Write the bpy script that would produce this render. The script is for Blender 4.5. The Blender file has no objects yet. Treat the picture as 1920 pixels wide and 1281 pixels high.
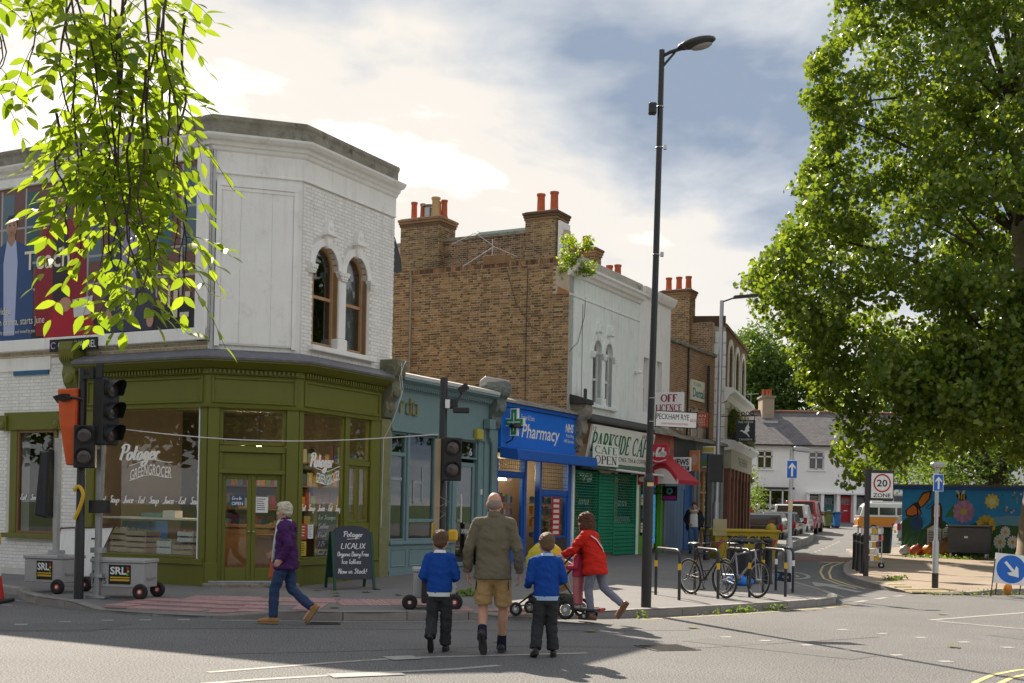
import bpy, bmesh, math, random
import numpy as np
from mathutils import Vector, Matrix
R = math.radians
rnd = random.Random(7)
scene = bpy.context.scene
COL = scene.collection
# ---------------------------------------------------------------- camera
CAMH = 1.63
cam_d = bpy.data.cameras.new('camera')
cam = bpy.data.objects.new('camera', cam_d); COL.objects.link(cam)
cam_d.sensor_width = 36; cam_d.lens = 36*2243/1920
cam_d.shift_y = 314.5/1920                      # rising front: verticals stay nearly parallel
cam_d.clip_start = .1; cam_d.clip_end = 3000
cam.location = (0, 0, CAMH)
cam.rotation_euler = (R(90), R(-1.2), 0)
scene.camera = cam
# ---------------------------------------------------------------- sky and sun
SUN_AZ, SUN_EL = R(-24), R(38.5)
SUN = Vector((math.sin(SUN_AZ)*math.cos(SUN_EL), math.cos(SUN_AZ)*math.cos(SUN_EL), math.sin(SUN_EL)))
world = bpy.data.worlds.new('World'); scene.world = world; world.use_nodes = True
nt = world.node_tree; N = nt.nodes; Lk = nt.links; N.clear()
out = N.new('ShaderNodeOutputWorld'); bg = N.new('ShaderNodeBackground'); Lk.new(bg.outputs[0], out.inputs[0])
bg.inputs[1].default_value = .12
sky = N.new('ShaderNodeTexSky'); sky.sky_type = 'NISHITA'; sky.sun_disc = False
sky.sun_elevation = SUN_EL; sky.sun_rotation = SUN_AZ; sky.air_density = 1.2; sky.dust_density = 2.0
tc = N.new('ShaderNodeTexCoord')
def wm(op, a=None, b=None, c=None):
    n = N.new('ShaderNodeMath'); n.operation = op
    for i, q in enumerate((a, b, c)):
        if q is None: continue
        if isinstance(q, (int, float)): n.inputs[i].default_value = q
        else: Lk.new(q, n.inputs[i])
    return n.outputs[0]
sx = N.new('ShaderNodeSeparateXYZ'); Lk.new(tc.outputs['Generated'], sx.inputs[0])
zz = wm('ADD', wm('MAXIMUM', sx.outputs[2], 0.0), .22)
cx = N.new('ShaderNodeCombineXYZ')
Lk.new(wm('DIVIDE', sx.outputs[0], zz), cx.inputs[0]); Lk.new(wm('DIVIDE', sx.outputs[1], zz), cx.inputs[1])
cx.inputs[2].default_value = 3.7
def wnoise(scale, detail, rough, dist, off):
    mp = N.new('ShaderNodeMapping'); mp.inputs['Location'].default_value = off; Lk.new(cx.outputs[0], mp.inputs[0])
    n = N.new('ShaderNodeTexNoise'); n.inputs['Scale'].default_value = scale; n.inputs['Detail'].default_value = detail
    n.inputs['Roughness'].default_value = rough; n.inputs['Distortion'].default_value = dist
    Lk.new(mp.outputs[0], n.inputs['Vector']); return n.outputs[0]
def wramp(fac, stops):
    r = N.new('ShaderNodeValToRGB'); Lk.new(fac, r.inputs[0]); e = r.color_ramp.elements
    while len(e) < len(stops): e.new(.5)
    for q, (p, c) in zip(e, stops): q.position = p; q.color = (*c, 1)
    return r.outputs[0]
CL_OFF = (.75, 1.2, 0)
big = wnoise(.85, 6, .55, .25, CL_OFF)
fine = wnoise(2.6, 8, .6, .4, (4, 1, 0))
thick = wm('ADD', wm('MULTIPLY', big, .78), wm('MULTIPLY', fine, .22))
# brightness of the cloud: forward scattering round the sun
dotn = N.new('ShaderNodeVectorMath'); dotn.operation = 'DOT_PRODUCT'; Lk.new(tc.outputs['Generated'], dotn.inputs[0]); dotn.inputs[1].default_value = SUN
glow = wm('POWER', wm('MAXIMUM', dotn.outputs['Value'], 0.0), 5.0)
ccol = wramp(thick, [(.36, (.84, .80, .75)), (.475, (.80, .775, .745)), (.525, (.57, .61, .67)), (.60, (.27, .34, .46))])
cover = wramp(thick, [(.30, (.35,)*3), (.43, (1,)*3)])
mulc = N.new('ShaderNodeMix'); mulc.data_type = 'RGBA'; mulc.blend_type = 'MULTIPLY'; mulc.inputs[0].default_value = 1
gcol = wramp(glow, [(0, (.95, .96, .98)), (.35, (1.0, .98, .95)), (1, (1.0, .97, .92))])
Lk.new(ccol, mulc.inputs[6]); Lk.new(gcol, mulc.inputs[7])
sc = N.new('ShaderNodeVectorMath'); sc.operation = 'SCALE'; Lk.new(mulc.outputs[2], sc.inputs[0])
Lk.new(wm('ADD', wm('MULTIPLY', glow, .2), 3.65), sc.inputs['Scale'])
mixs = N.new('ShaderNodeMix'); mixs.data_type = 'RGBA'
Lk.new(cover, mixs.inputs[0]); Lk.new(sky.outputs[0], mixs.inputs[6]); Lk.new(sc.outputs[0], mixs.inputs[7])
Lk.new(mixs.outputs[2], bg.inputs[0])
sd = bpy.data.lights.new('sun', 'SUN'); so = bpy.data.objects.new('sun', sd); COL.objects.link(so)
sd.energy = 3.75; sd.angle = R(.55); sd.color = (1, .89, .74)
so.rotation_euler = SUN.to_track_quat('Z', 'Y').to_euler(); so.location = (-30, 60, 60)
vs = scene.view_settings; vs.view_transform = 'Standard'; vs.look = 'None'; vs.exposure = 1.42; vs.gamma = 1; vs.use_curve_mapping = False
# ---------------------------------------------------------------- helpers
WM = {}; CH = {}
def frame(x, y, z=0., deg=0.): return Matrix.Translation((x, y, z)) @ Matrix.Rotation(R(deg), 4, 'Z')
def tag(o, label=None, cat=None, group=None, kind=None):
    for k, q in (('label', label), ('category', cat), ('group', group), ('kind', kind)):
        if q: o[k] = q
    return o
def thing(name, label, cat, M, group=None):
    o = bpy.data.objects.new(name, None); COL.objects.link(o); o.empty_display_size = .1
    o.matrix_world = M; WM[o] = M.copy(); return tag(o, label, cat, group)
class MB:
    def __init__(s, M=None): s.v = []; s.f = []; s.m = []; s.M = M.copy() if M else Matrix(); s.mi = 0
    def add(s, vs, fs):
        b = len(s.v); M = s.M
        s.v += [M @ Vector(p) for p in vs]; s.f += [tuple(b+i for i in f) for f in fs]; s.m += [s.mi]*len(fs); return s
    def box(s, x0, x1, y0, y1, z0, z1):
        return s.add([(x, y, z) for z in (z0, z1) for y in (y0, y1) for x in (x0, x1)],
                     [(0, 2, 3, 1), (4, 5, 7, 6), (0, 1, 5, 4), (1, 3, 7, 5), (3, 2, 6, 7), (2, 0, 4, 6)])
    def cbox(s, c, d): return s.box(c[0]-d[0]/2, c[0]+d[0]/2, c[1]-d[1]/2, c[1]+d[1]/2, c[2]-d[2]/2, c[2]+d[2]/2)
    def rbox(s, c, d, rot):
        M = s.M; s.M = M @ Matrix.Translation(c) @ rot.to_4x4(); s.cbox((0, 0, 0), d); s.M = M; return s
    def prism(s, poly, y0, y1):          # polygon in x,z pushed along y
        n = len(poly)
        return s.add([(x, y0, z) for x, z in poly]+[(x, y1, z) for x, z in poly],
                     [tuple(range(n)), tuple(range(2*n-1, n-1, -1))]+[(i, n+i, n+(i+1) % n, (i+1) % n) for i in range(n)])
    def prismz(s, poly, z0, z1):
        n = len(poly); f = (lambda q: z0) if not callable(z0) else z0; h = (lambda q: z1) if not callable(z1) else z1
        return s.add([(x, y, f((x, y))) for x, y in poly]+[(x, y, h((x, y))) for x, y in poly],
                     [tuple(range(n-1, -1, -1)), tuple(range(n, 2*n))]+[(i, (i+1) % n, n+(i+1) % n, n+i) for i in range(n)])
    def prismx(s, poly, x0, x1):         # polygon in y,z pushed along x
        n = len(poly)
        return s.add([(x0, y, z) for y, z in poly]+[(x1, y, z) for y, z in poly],
                     [tuple(range(n-1, -1, -1)), tuple(range(n, 2*n))]+[(i, (i+1) % n, n+(i+1) % n, n+i) for i in range(n)])
    def tube(s, pts, r, n=8, caps=True, up=None, asp=1.):
        P = [Vector(p) for p in pts]; k = len(P); rs = r if isinstance(r, (list, tuple)) else [r]*k
        vs = []; ref = Vector(up) if up else None; prev = None
        for i in range(k):
            t = (P[min(i+1, k-1)]-P[max(i-1, 0)])
            if t.length < 1e-9: t = Vector((0, 0, 1))
            t.normalize()
            if prev is None:
                a = ref if ref else (Vector((1, 0, 0)) if abs(t.x) < .8 else Vector((0, 1, 0)))
            else: a = prev
            a = a-t*a.dot(t)
            if a.length < 1e-6: a = Vector((0, 1, 0))-t*t.y
            a.normalize(); b = t.cross(a); prev = a
            ra, rb = rs[i] if isinstance(rs[i], (list, tuple)) else (rs[i], rs[i]*asp)
            for j in range(n):
                w = 2*math.pi*j/n; vs.append(P[i]+a*(ra*math.cos(w))+b*(rb*math.sin(w)))
        fs = [(i*n+j, i*n+(j+1) % n, (i+1)*n+(j+1) % n, (i+1)*n+j) for i in range(k-1) for j in range(n)]
        if caps: fs += [tuple(range(n-1, -1, -1)), tuple(range((k-1)*n, k*n))]
        return s.add(vs, fs)
    def cyl(s, p, q, r0, r1=None, n=12): return s.tube([p, q], [r0, r0 if r1 is None else r1], n)
    def lathe(s, prof, c=(0, 0, 0), n=16):
        k = len(prof); vs = [(c[0]+r*math.cos(2*math.pi*j/n), c[1]+r*math.sin(2*math.pi*j/n), c[2]+z) for r, z in prof for j in range(n)]
        fs = [(i*n+j, i*n+(j+1) % n, (i+1)*n+(j+1) % n, (i+1)*n+j) for i in range(k-1) for j in range(n)]
        return s.add(vs, fs+[tuple(range(n-1, -1, -1)), tuple(range((k-1)*n, k*n))])
    def ball(s, c, rx, ry=None, rz=None, n=12, m=8, rot=None):
        ry = rx if ry is None else ry; rz = rx if rz is None else rz; c = Vector(c)
        vs = [Vector((0, 0, -rz))]
        for i in range(1, m):
            a = math.pi*i/m
            vs += [Vector((rx*math.sin(a)*math.cos(2*math.pi*j/n), ry*math.sin(a)*math.sin(2*math.pi*j/n), -rz*math.cos(a))) for j in range(n)]
        vs.append(Vector((0, 0, rz)))
        if rot: vs = [rot @ q for q in vs]
        e = len(vs)-1
        fs = [(0, 1+(j+1) % n, 1+j) for j in range(n)]
        for i in range(m-2): fs += [(1+i*n+j, 1+i*n+(j+1) % n, 1+(i+1)*n+(j+1) % n, 1+(i+1)*n+j) for j in range(n)]
        fs += [(1+(m-2)*n+j, 1+(m-2)*n+(j+1) % n, e) for j in range(n)]
        return s.add([c+q for q in vs], fs)
    def torus(s, c, axis, Rr, r, n=32, k=8, a0=0, a1=2*math.pi):
        ax = Vector(axis).normalized(); u = ax.orthogonal().normalized() if abs(ax.z) > .9 else ax.cross(Vector((0, 0, 1))).normalized(); w = ax.cross(u)
        full = abs(a1-a0-2*math.pi) < 1e-6; m = n if full else n+1; vs = []
        for i in range(m):
            a = a0+(a1-a0)*i/n; d = u*math.cos(a)+w*math.sin(a)
            for j in range(k):
                b = 2*math.pi*j/k; vs.append(Vector(c)+d*(Rr+r*math.cos(b))+ax*(r*math.sin(b)))
        return s.add(vs, [(i*k+j, i*k+(j+1) % k, ((i+1) % m)*k+(j+1) % k, ((i+1) % m)*k+j) for i in range(n) for j in range(k)])
    def mesh(s, name, inv=None, smooth=None, bevel=0, seg=1):
        me = bpy.data.meshes.new(name); bm = bmesh.new()
        vv = [bm.verts.new(inv @ p if inv else p) for p in s.v]
        for f, m in zip(s.f, s.m):
            try: q = bm.faces.new([vv[i] for i in f]); q.material_index = m
            except ValueError: pass
        bmesh.ops.recalc_face_normals(bm, faces=bm.faces)
        if bevel:
            ed = [e for e in bm.edges if len(e.link_faces) == 2 and e.calc_face_angle(0) > .6]
            bmesh.ops.bevel(bm, geom=ed, offset=bevel, segments=seg, affect='EDGES', profile=.6, clamp_overlap=True)
        bm.to_mesh(me); bm.free()
        if smooth is not None:
            me.polygons.foreach_set('use_smooth', [True]*len(me.polygons)); me.set_sharp_from_angle(angle=R(smooth))
        return me
    def build(s, name, mats, parent=None, smooth=None, bevel=0, seg=1, base=None, **kw):
        W = WM[parent] if parent else (base or Matrix())
        me = s.mesh(name, W.inverted(), smooth, bevel, seg)
        for m in (mats if isinstance(mats, (list, tuple)) else [mats]): me.materials.append(m)
        o = bpy.data.objects.new(name, me); COL.objects.link(o)
        if parent: o.parent = parent; CH.setdefault(parent, []).append(o)
        else: o.matrix_world = W
        WM[o] = W; return tag(o, **kw)
def put(me, name, parent, M, mat=None, **kw):       # one more object on shared mesh data; M is a world matrix
    o = bpy.data.objects.new(name, me); COL.objects.link(o)
    if parent: o.parent = parent; o.matrix_local = WM[parent].inverted() @ M; CH.setdefault(parent, []).append(o)
    else: o.matrix_world = M
    WM[o] = M.copy(); return tag(o, **kw)
def copy_tree(o, M, parent=None, **kw):
    def rec(q, par):
        c = q.copy(); COL.objects.link(c); c.parent = par
        for ch in CH.get(q, []): rec(ch, c)
        return c
    c = rec(o, parent); c.matrix_world = M
    WM[c] = M.copy(); return tag(c, **kw)
# ---------------------------------------------------------------- materials
MATS = {}
def mat(name, col, rough=.6, metal=0., var=.12, vs=2.5, bump=0., bs=60., spec=.4, rand=0., streak=0., scol=None, coat=0., emit=0., speck=0., sps=150., stain=0.):
    if name in MATS: return MATS[name]
    m = bpy.data.materials.new(name); m.use_nodes = True; t = m.node_tree; n = t.nodes; l = t.links
    b = n['Principled BSDF']; b.inputs['Roughness'].default_value = rough; b.inputs['Metallic'].default_value = metal
    b.inputs['Specular IOR Level'].default_value = spec; b.inputs['Coat Weight'].default_value = coat
    co = n.new('ShaderNodeTexCoord').outputs['Object']
    def noise(scale, det=4, ro=.6, vec=None):
        q = n.new('ShaderNodeTexNoise'); q.inputs['Scale'].default_value = scale; q.inputs['Detail'].default_value = det; q.inputs['Roughness'].default_value = ro
        l.new(vec or co, q.inputs['Vector']); return q.outputs[0]
    def math_(op, a, b_, c=None):
        q = n.new('ShaderNodeMath'); q.operation = op
        for i, w in enumerate((a, b_, c)):
            if w is None: continue
            if isinstance(w, (int, float)): q.inputs[i].default_value = w
            else: l.new(w, q.inputs[i])
        return q.outputs[0]
    def mixc(fac, a, b_, bt='MIX'):
        q = n.new('ShaderNodeMix'); q.data_type = 'RGBA'; q.blend_type = bt
        for i, w in ((0, fac), (6, a), (7, b_)):
            if isinstance(w, (int, float)): q.inputs[i].default_value = w
            elif isinstance(w, tuple): q.inputs[i].default_value = (*w, 1)
            else: l.new(w, q.inputs[i])
        return q.outputs[2]
    c = tuple(col)
    val = None
    if var:
        val = math_('ADD', math_('MULTIPLY', math_('SUBTRACT', noise(vs, 5, .65), .5), var*2.6), 1.0)
    if rand:
        g = n.new('ShaderNodeNewGeometry').outputs['Random Per Island']; oi = n.new('ShaderNodeObjectInfo').outputs['Random']
        rr = math_('FRACT', math_('ADD', g, oi), 0); k = math_('ADD', math_('MULTIPLY', rr, rand*2), 1-rand)
        val = math_('MULTIPLY', val, k) if val else k
    cur = c
    if val is not None:
        q = n.new('ShaderNodeVectorMath'); q.operation = 'SCALE'; q.inputs[0].default_value = c; l.new(val, q.inputs['Scale']); cur = q.outputs[0]
    if streak:
        mp = n.new('ShaderNodeMapping'); mp.inputs['Scale'].default_value = (5, 5, .5); l.new(co, mp.inputs[0])
        s_ = noise(1.6, 6, .65, mp.outputs[0]); r_ = n.new('ShaderNodeMapRange'); r_.inputs[1].default_value = .5; r_.inputs[2].default_value = .78; r_.inputs[4].default_value = streak
        l.new(s_, r_.inputs[0]); cur = mixc(r_.outputs[0], cur, scol or (.12, .10, .08))
    if stain:
        r_ = n.new('ShaderNodeMapRange'); r_.inputs[1].default_value = .56; r_.inputs[2].default_value = .66; r_.inputs[4].default_value = stain
        l.new(noise(3.1, 7, .7), r_.inputs[0]); cur = mixc(r_.outputs[0], cur, scol or (.12, .10, .08))
    if speck:
        r_ = n.new('ShaderNodeMapRange'); r_.inputs[1].default_value = .35; r_.inputs[2].default_value = .7; r_.inputs[3].default_value = 1-speck; r_.inputs[4].default_value = 1+speck
        l.new(noise(sps, 2, .7), r_.inputs[0])
        q = n.new('ShaderNodeVectorMath'); q.operation = 'SCALE'; l.new(r_.outputs[0], q.inputs['Scale'])
        if isinstance(cur, tuple): q.inputs[0].default_value = cur
        else: l.new(cur, q.inputs[0])
        cur = q.outputs[0]
    if isinstance(cur, tuple): b.inputs['Base Color'].default_value = (*cur, 1)
    else: l.new(cur, b.inputs['Base Color'])
    if bump:
        q = n.new('ShaderNodeBump'); q.inputs['Strength'].default_value = min(bump, 1); q.inputs['Distance'].default_value = .02 if bs < 80 else .006
        l.new(noise(bs, 3, .6), q.inputs['Height']); l.new(q.outputs[0], b.inputs['Normal'])
    if emit: b.inputs['Emission Color'].default_value = (*col, 1); b.inputs['Emission Strength'].default_value = emit
    MATS[name] = m; return m
def glass_mat(name, tint=(.9, .93, .93), refl=.10, rough=.01, dark=0.):
    m = bpy.data.materials.new(name); m.use_nodes = True; t = m.node_tree; n = t.nodes; l = t.links; n.clear()
    o = n.new('ShaderNodeOutputMaterial'); tr = n.new('ShaderNodeBsdfTransparent'); gl = n.new('ShaderNodeBsdfGlossy'); mx = n.new('ShaderNodeMixShader')
    tr.inputs[0].default_value = (*[q*(1-dark) for q in tint], 1); gl.inputs['Roughness'].default_value = rough
    lw = n.new('ShaderNodeLayerWeight'); lw.inputs[0].default_value = .5          # same from both sides of the pane
    p_ = n.new('ShaderNodeMath'); p_.operation = 'POWER'; l.new(lw.outputs['Facing'], p_.inputs[0]); p_.inputs[1].default_value = 3.2
    a = n.new('ShaderNodeMath'); a.operation = 'MULTIPLY_ADD'; l.new(p_.outputs[0], a.inputs[0]); a.inputs[1].default_value = .75; a.inputs[2].default_value = refl*.5
    l.new(a.outputs[0], mx.inputs[0]); l.new(tr.outputs[0], mx.inputs[1]); l.new(gl.outputs[0], mx.inputs[2]); l.new(mx.outputs[0], o.inputs[0])
    return m
def leaf_mat(name, c1, c2, trans=.45, rough=.45):
    m = bpy.data.materials.new(name); m.use_nodes = True; t = m.node_tree; n = t.nodes; l = t.links; n.clear()
    o = n.new('ShaderNodeOutputMaterial'); p = n.new('ShaderNodeBsdfPrincipled'); tl = n.new('ShaderNodeBsdfTranslucent'); mx = n.new('ShaderNodeMixShader')
    g = n.new('ShaderNodeNewGeometry'); oi = n.new('ShaderNodeObjectInfo'); ad = n.new('ShaderNodeMath'); ad.operation = 'ADD'; fr = n.new('ShaderNodeMath'); fr.operation = 'FRACT'
    l.new(g.outputs['Random Per Island'], ad.inputs[0]); l.new(oi.outputs['Random'], ad.inputs[1]); l.new(ad.outputs[0], fr.inputs[0])
    r = n.new('ShaderNodeMix'); r.data_type = 'RGBA'; l.new(fr.outputs[0], r.inputs[0]); r.inputs[6].default_value = (*c1, 1); r.inputs[7].default_value = (*c2, 1)
    q = n.new('ShaderNodeMix'); q.data_type = 'RGBA'; q.blend_type = 'MULTIPLY'; q.inputs[0].default_value = 1; l.new(r.outputs[2], q.inputs[6]); q.inputs[7].default_value = (1.75, 1.7, .75, 1)
    l.new(r.outputs[2], p.inputs['Base Color']); p.inputs['Roughness'].default_value = rough; l.new(q.outputs[2], tl.inputs[0])
    mx.inputs[0].default_value = trans; l.new(p.outputs[0], mx.inputs[1]); l.new(tl.outputs[0], mx.inputs[2]); l.new(mx.outputs[0], o.inputs[0])
    MATS[name] = m; return m
def plain(name, col, rough=.55, **k): return mat(name, col, rough, var=k.pop('var', .05), **k)
WHITE = plain('white_print', (.78, .78, .76)); BLACK = plain('black_print', (.012, .012, .013)); CREAM = plain('cream_print', (.75, .70, .55))
# ---------------------------------------------------------------- lettering
SCRATCH = bpy.data.scenes.new('scratch')             # conversions happen in an empty scene so they stay quick
def converted(o):
    SCRATCH.collection.objects.link(o)
    with bpy.context.temp_override(scene=SCRATCH, view_layer=SCRATCH.view_layers[0]): dg = bpy.context.evaluated_depsgraph_get()
    me = bpy.data.meshes.new_from_object(o.evaluated_get(dg)); bpy.data.objects.remove(o); return me
def text_mesh(body, shear=0., bold=0., spacing=1.):
    cu = bpy.data.curves.new('lettering', 'FONT'); cu.body = body; cu.shear = shear; cu.offset = bold; cu.extrude = 0; cu.space_character = spacing; cu.resolution_u = 3
    me = converted(bpy.data.objects.new('lettering', cu))
    v = [(p.co.x, p.co.y) for p in me.vertices]; f = [tuple(p.vertices) for p in me.polygons]
    bpy.data.curves.remove(cu); bpy.data.meshes.remove(me)
    return v, f
def flat(M, vs2, fs, y, name, m, parent, **kw):     # x,z outline lying in the plane y of frame M
    b = MB(M); b.add([(x, y, z) for x, z in vs2], fs)
    return b.build(name, m, parent, **kw)
def text(body, M, x0, x1, z0, z1, y, m, parent, shear=0., bold=0., spacing=1., warp=None, name='lettering', **kw):
    v, f = text_mesh(body, shear, bold, spacing)
    a0 = min(p[0] for p in v); a1 = max(p[0] for p in v); b0 = min(p[1] for p in v); b1 = max(p[1] for p in v)
    vv = []
    for a, b in v:
        p, q = (a-a0)/(a1-a0), (b-b0)/(b1-b0)
        x, z = x0+(x1-x0)*p, z0+(z1-z0)*q
        if warp: x, z = warp(p, q, x, z)
        vv.append((x, z))
    return flat(M, vv, f, y, name, m, parent, **kw)
def cr(pts, k=6):                                    # smooth curve through points
    P = [np.array(p, float) for p in pts]; P = [2*P[0]-P[1]]+P+[2*P[-1]-P[-2]]; o = []
    for i in range(1, len(P)-2):
        for j in range(k):
            t = j/k; o.append(.5*(2*P[i]+(P[i+1]-P[i-1])*t+(2*P[i-1]-5*P[i]+4*P[i+1]-P[i+2])*t*t+(3*P[i]-P[i-1]-3*P[i+1]+P[i+2])*t**3))
    o.append(P[-2]); return [tuple(p) for p in o]
GL = {  # pen strokes: x to the right, z up, x-height .5, cap height 1
 'a': (.5, [[(.42, .42), (.25, .5), (.06, .32), (.1, .05), (.28, .03), (.42, .4), (.42, .08), (.55, .06)]]),
 'b': (.5, [[(.05, 1), (.05, .1), (.25, 0), (.42, .2), (.3, .48), (.06, .35)]]),
 'c': (.42, [[(.38, .42), (.22, .5), (.06, .25), (.2, .02), (.42, .1)]]),
 'd': (.5, [[(.42, .38), (.25, .5), (.06, .28), (.15, .02), (.4, .2), (.45, 1), (.42, .1), (.55, .06)]]),
 'e': (.44, [[(.05, .22), (.3, .3), (.32, .48), (.14, .48), (.06, .2), (.22, .0), (.46, .14)]]),
 'f': (.35, [[(.38, .9), (.22, 1), (.14, .7), (.12, -.1)], [(.0, .48), (.34, .5)]]),
 'g': (.5, [[(.4, .42), (.22, .5), (.06, .28), (.18, .05), (.4, .4), (.4, -.2), (.22, -.42), (.04, -.25), (.5, .1)]]),
 'h': (.5, [[(.06, 1), (.06, 0)], [(.06, .3), (.25, .5), (.38, .35), (.38, .05), (.5, .06)]]),
 'i': (.22, [[(.06, .48), (.08, .08), (.22, .06)], [(.08, .68), (.1, .7)]]),
 'k': (.45, [[(.06, 1), (.06, 0)], [(.36, .5), (.08, .24), (.4, 0)]]),
 'l': (.22, [[(.06, 1), (.06, .12), (.2, .04)]]),
 'n': (.5, [[(.05, .5), (.06, 0)], [(.06, .3), (.25, .5), (.38, .35), (.38, .05), (.5, .06)]]),
 'o': (.48, [[(.25, .5), (.07, .35), (.1, .05), (.3, .02), (.42, .3), (.25, .5), (.5, .42)]]),
 'p': (.5, [[(.06, .5), (.04, -.4)], [(.05, .35), (.25, .5), (.42, .3), (.28, .02), (.06, .12)]]),
 'r': (.36, [[(.05, .5), (.08, 0)], [(.07, .3), (.2, .5), (.36, .44)]]),
 's': (.38, [[(.32, .45), (.15, .5), (.08, .35), (.3, .18), (.2, .0), (.02, .06)]]),
 't': (.36, [[(.16, .9), (.14, .1), (.34, .06)], [(0, .55), (.36, .6)]]),
 'u': (.5, [[(.05, .5), (.08, .1), (.25, .02), (.4, .4), (.4, .08), (.54, .06)]]),
 'w': (.6, [[(.03, .5), (.12, .02), (.28, .4), (.42, .02), (.56, .5)]]),
 'y': (.48, [[(.05, .5), (.1, .15), (.25, .08), (.4, .5), (.38, -.2), (.2, -.4), (.03, -.25)]]),
 'P': (.55, [[(.16, .9), (.08, 0)], [(-.05, .78), (.2, 1.02), (.52, .92), (.5, .58), (.14, .45)]]),
 'E': (.52, [[(.46, .92), (.25, 1), (.12, .78), (.28, .56), (.08, .35), (.12, .05), (.5, .12)]]),
 'S': (.5, [[(.46, .88), (.28, 1), (.12, .8), (.38, .45), (.28, .03), (0, .14)]]),
 'J': (.5, [[(.12, .9), (.5, 1)], [(.36, .97), (.3, .1), (.1, -.05), (-.02, .14)]]),
 'L': (.48, [[(.08, 1), (.06, .02), (.45, .04)]]), 'I': (.2, [[(.08, 1), (.08, 0)]]),
 'C': (.52, [[(.48, .86), (.26, 1), (.06, .5), (.24, 0), (.5, .14)]]),
 'A': (.55, [[(0, 0), (.27, 1), (.52, 0)], [(.1, .36), (.44, .36)]]), 'X': (.5, [[(.03, 1), (.47, 0)], [(.46, 1), (.02, 0)]]),
 'O': (.6, [[(.3, 1), (.06, .6), (.16, .03), (.45, .1), (.5, .7), (.28, 1)]]), 'D': (.55, [[(.08, 1), (.06, 0), (.4, .1), (.5, .6), (.3, .95), (.04, .98)]]),
 'N': (.55, [[(.05, 0), (.08, 1), (.44, 0), (.46, 1)]]), 'F': (.45, [[(.06, 0), (.08, 1), (.44, 1)], [(.07, .52), (.36, .54)]]),
 'Q': (.1, []), '!': (.2, [[(.08, 1), (.08, .3)], [(.08, .06), (.09, .02)]]), '-': (.4, [[(.05, .3), (.35, .32)]]), '.': (.3, [[(.12, .3), (.15, .32)]]), ' ': (.3, []),
 '2': (.5, [[(.06, .8), (.25, 1), (.4, .75), (.05, .03), (.45, .04)]]), '5': (.5, [[(.42, 1), (.1, .97), (.08, .58), (.35, .55), (.38, .1), (.05, .05)]])}
def script(body, M, x0, x1, z0, h, y, m, parent, w=.06, slant=.25, name='lettering', rise=0., flow=True, calli=.5, **kw):
    st = []; cxp = 0
    for ch in body:
        adv, ss = GL.get(ch, GL[' '])
        for s_ in ss: st.append([(cxp+a+slant*b, b) for a, b in s_])
        cxp += adv+(.06 if not flow else .02)
    if flow and not st: return
    L = max(p[0] for s_ in st for p in s_); kx = (x1-x0)/L; b = MB(M); wz = w*h
    for s_ in st:
        P = cr(s_, 5) if len(s_) > 2 else s_
        P = [(x0+a*kx, z0+c*h+rise*a/L) for a, c in P]
        vs = []; fs = []
        for i, p in enumerate(P):
            q0, q1 = P[max(i-1, 0)], P[min(i+1, len(P)-1)]; dx, dz = q1[0]-q0[0], q1[1]-q0[1]; ln = math.hypot(dx, dz) or 1; dx /= ln; dz /= ln
            ww = wz*(1-calli+calli*2*abs(dz)**1.5)*.5
            vs += [(p[0]-dz*ww, y, p[1]+dx*ww), (p[0]+dz*ww, y, p[1]-dx*ww)]
            if i: fs.append((2*i-2, 2*i-1, 2*i+1, 2*i))
        b.add(vs, fs)
    return b.build(name, m, parent, **kw)
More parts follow.
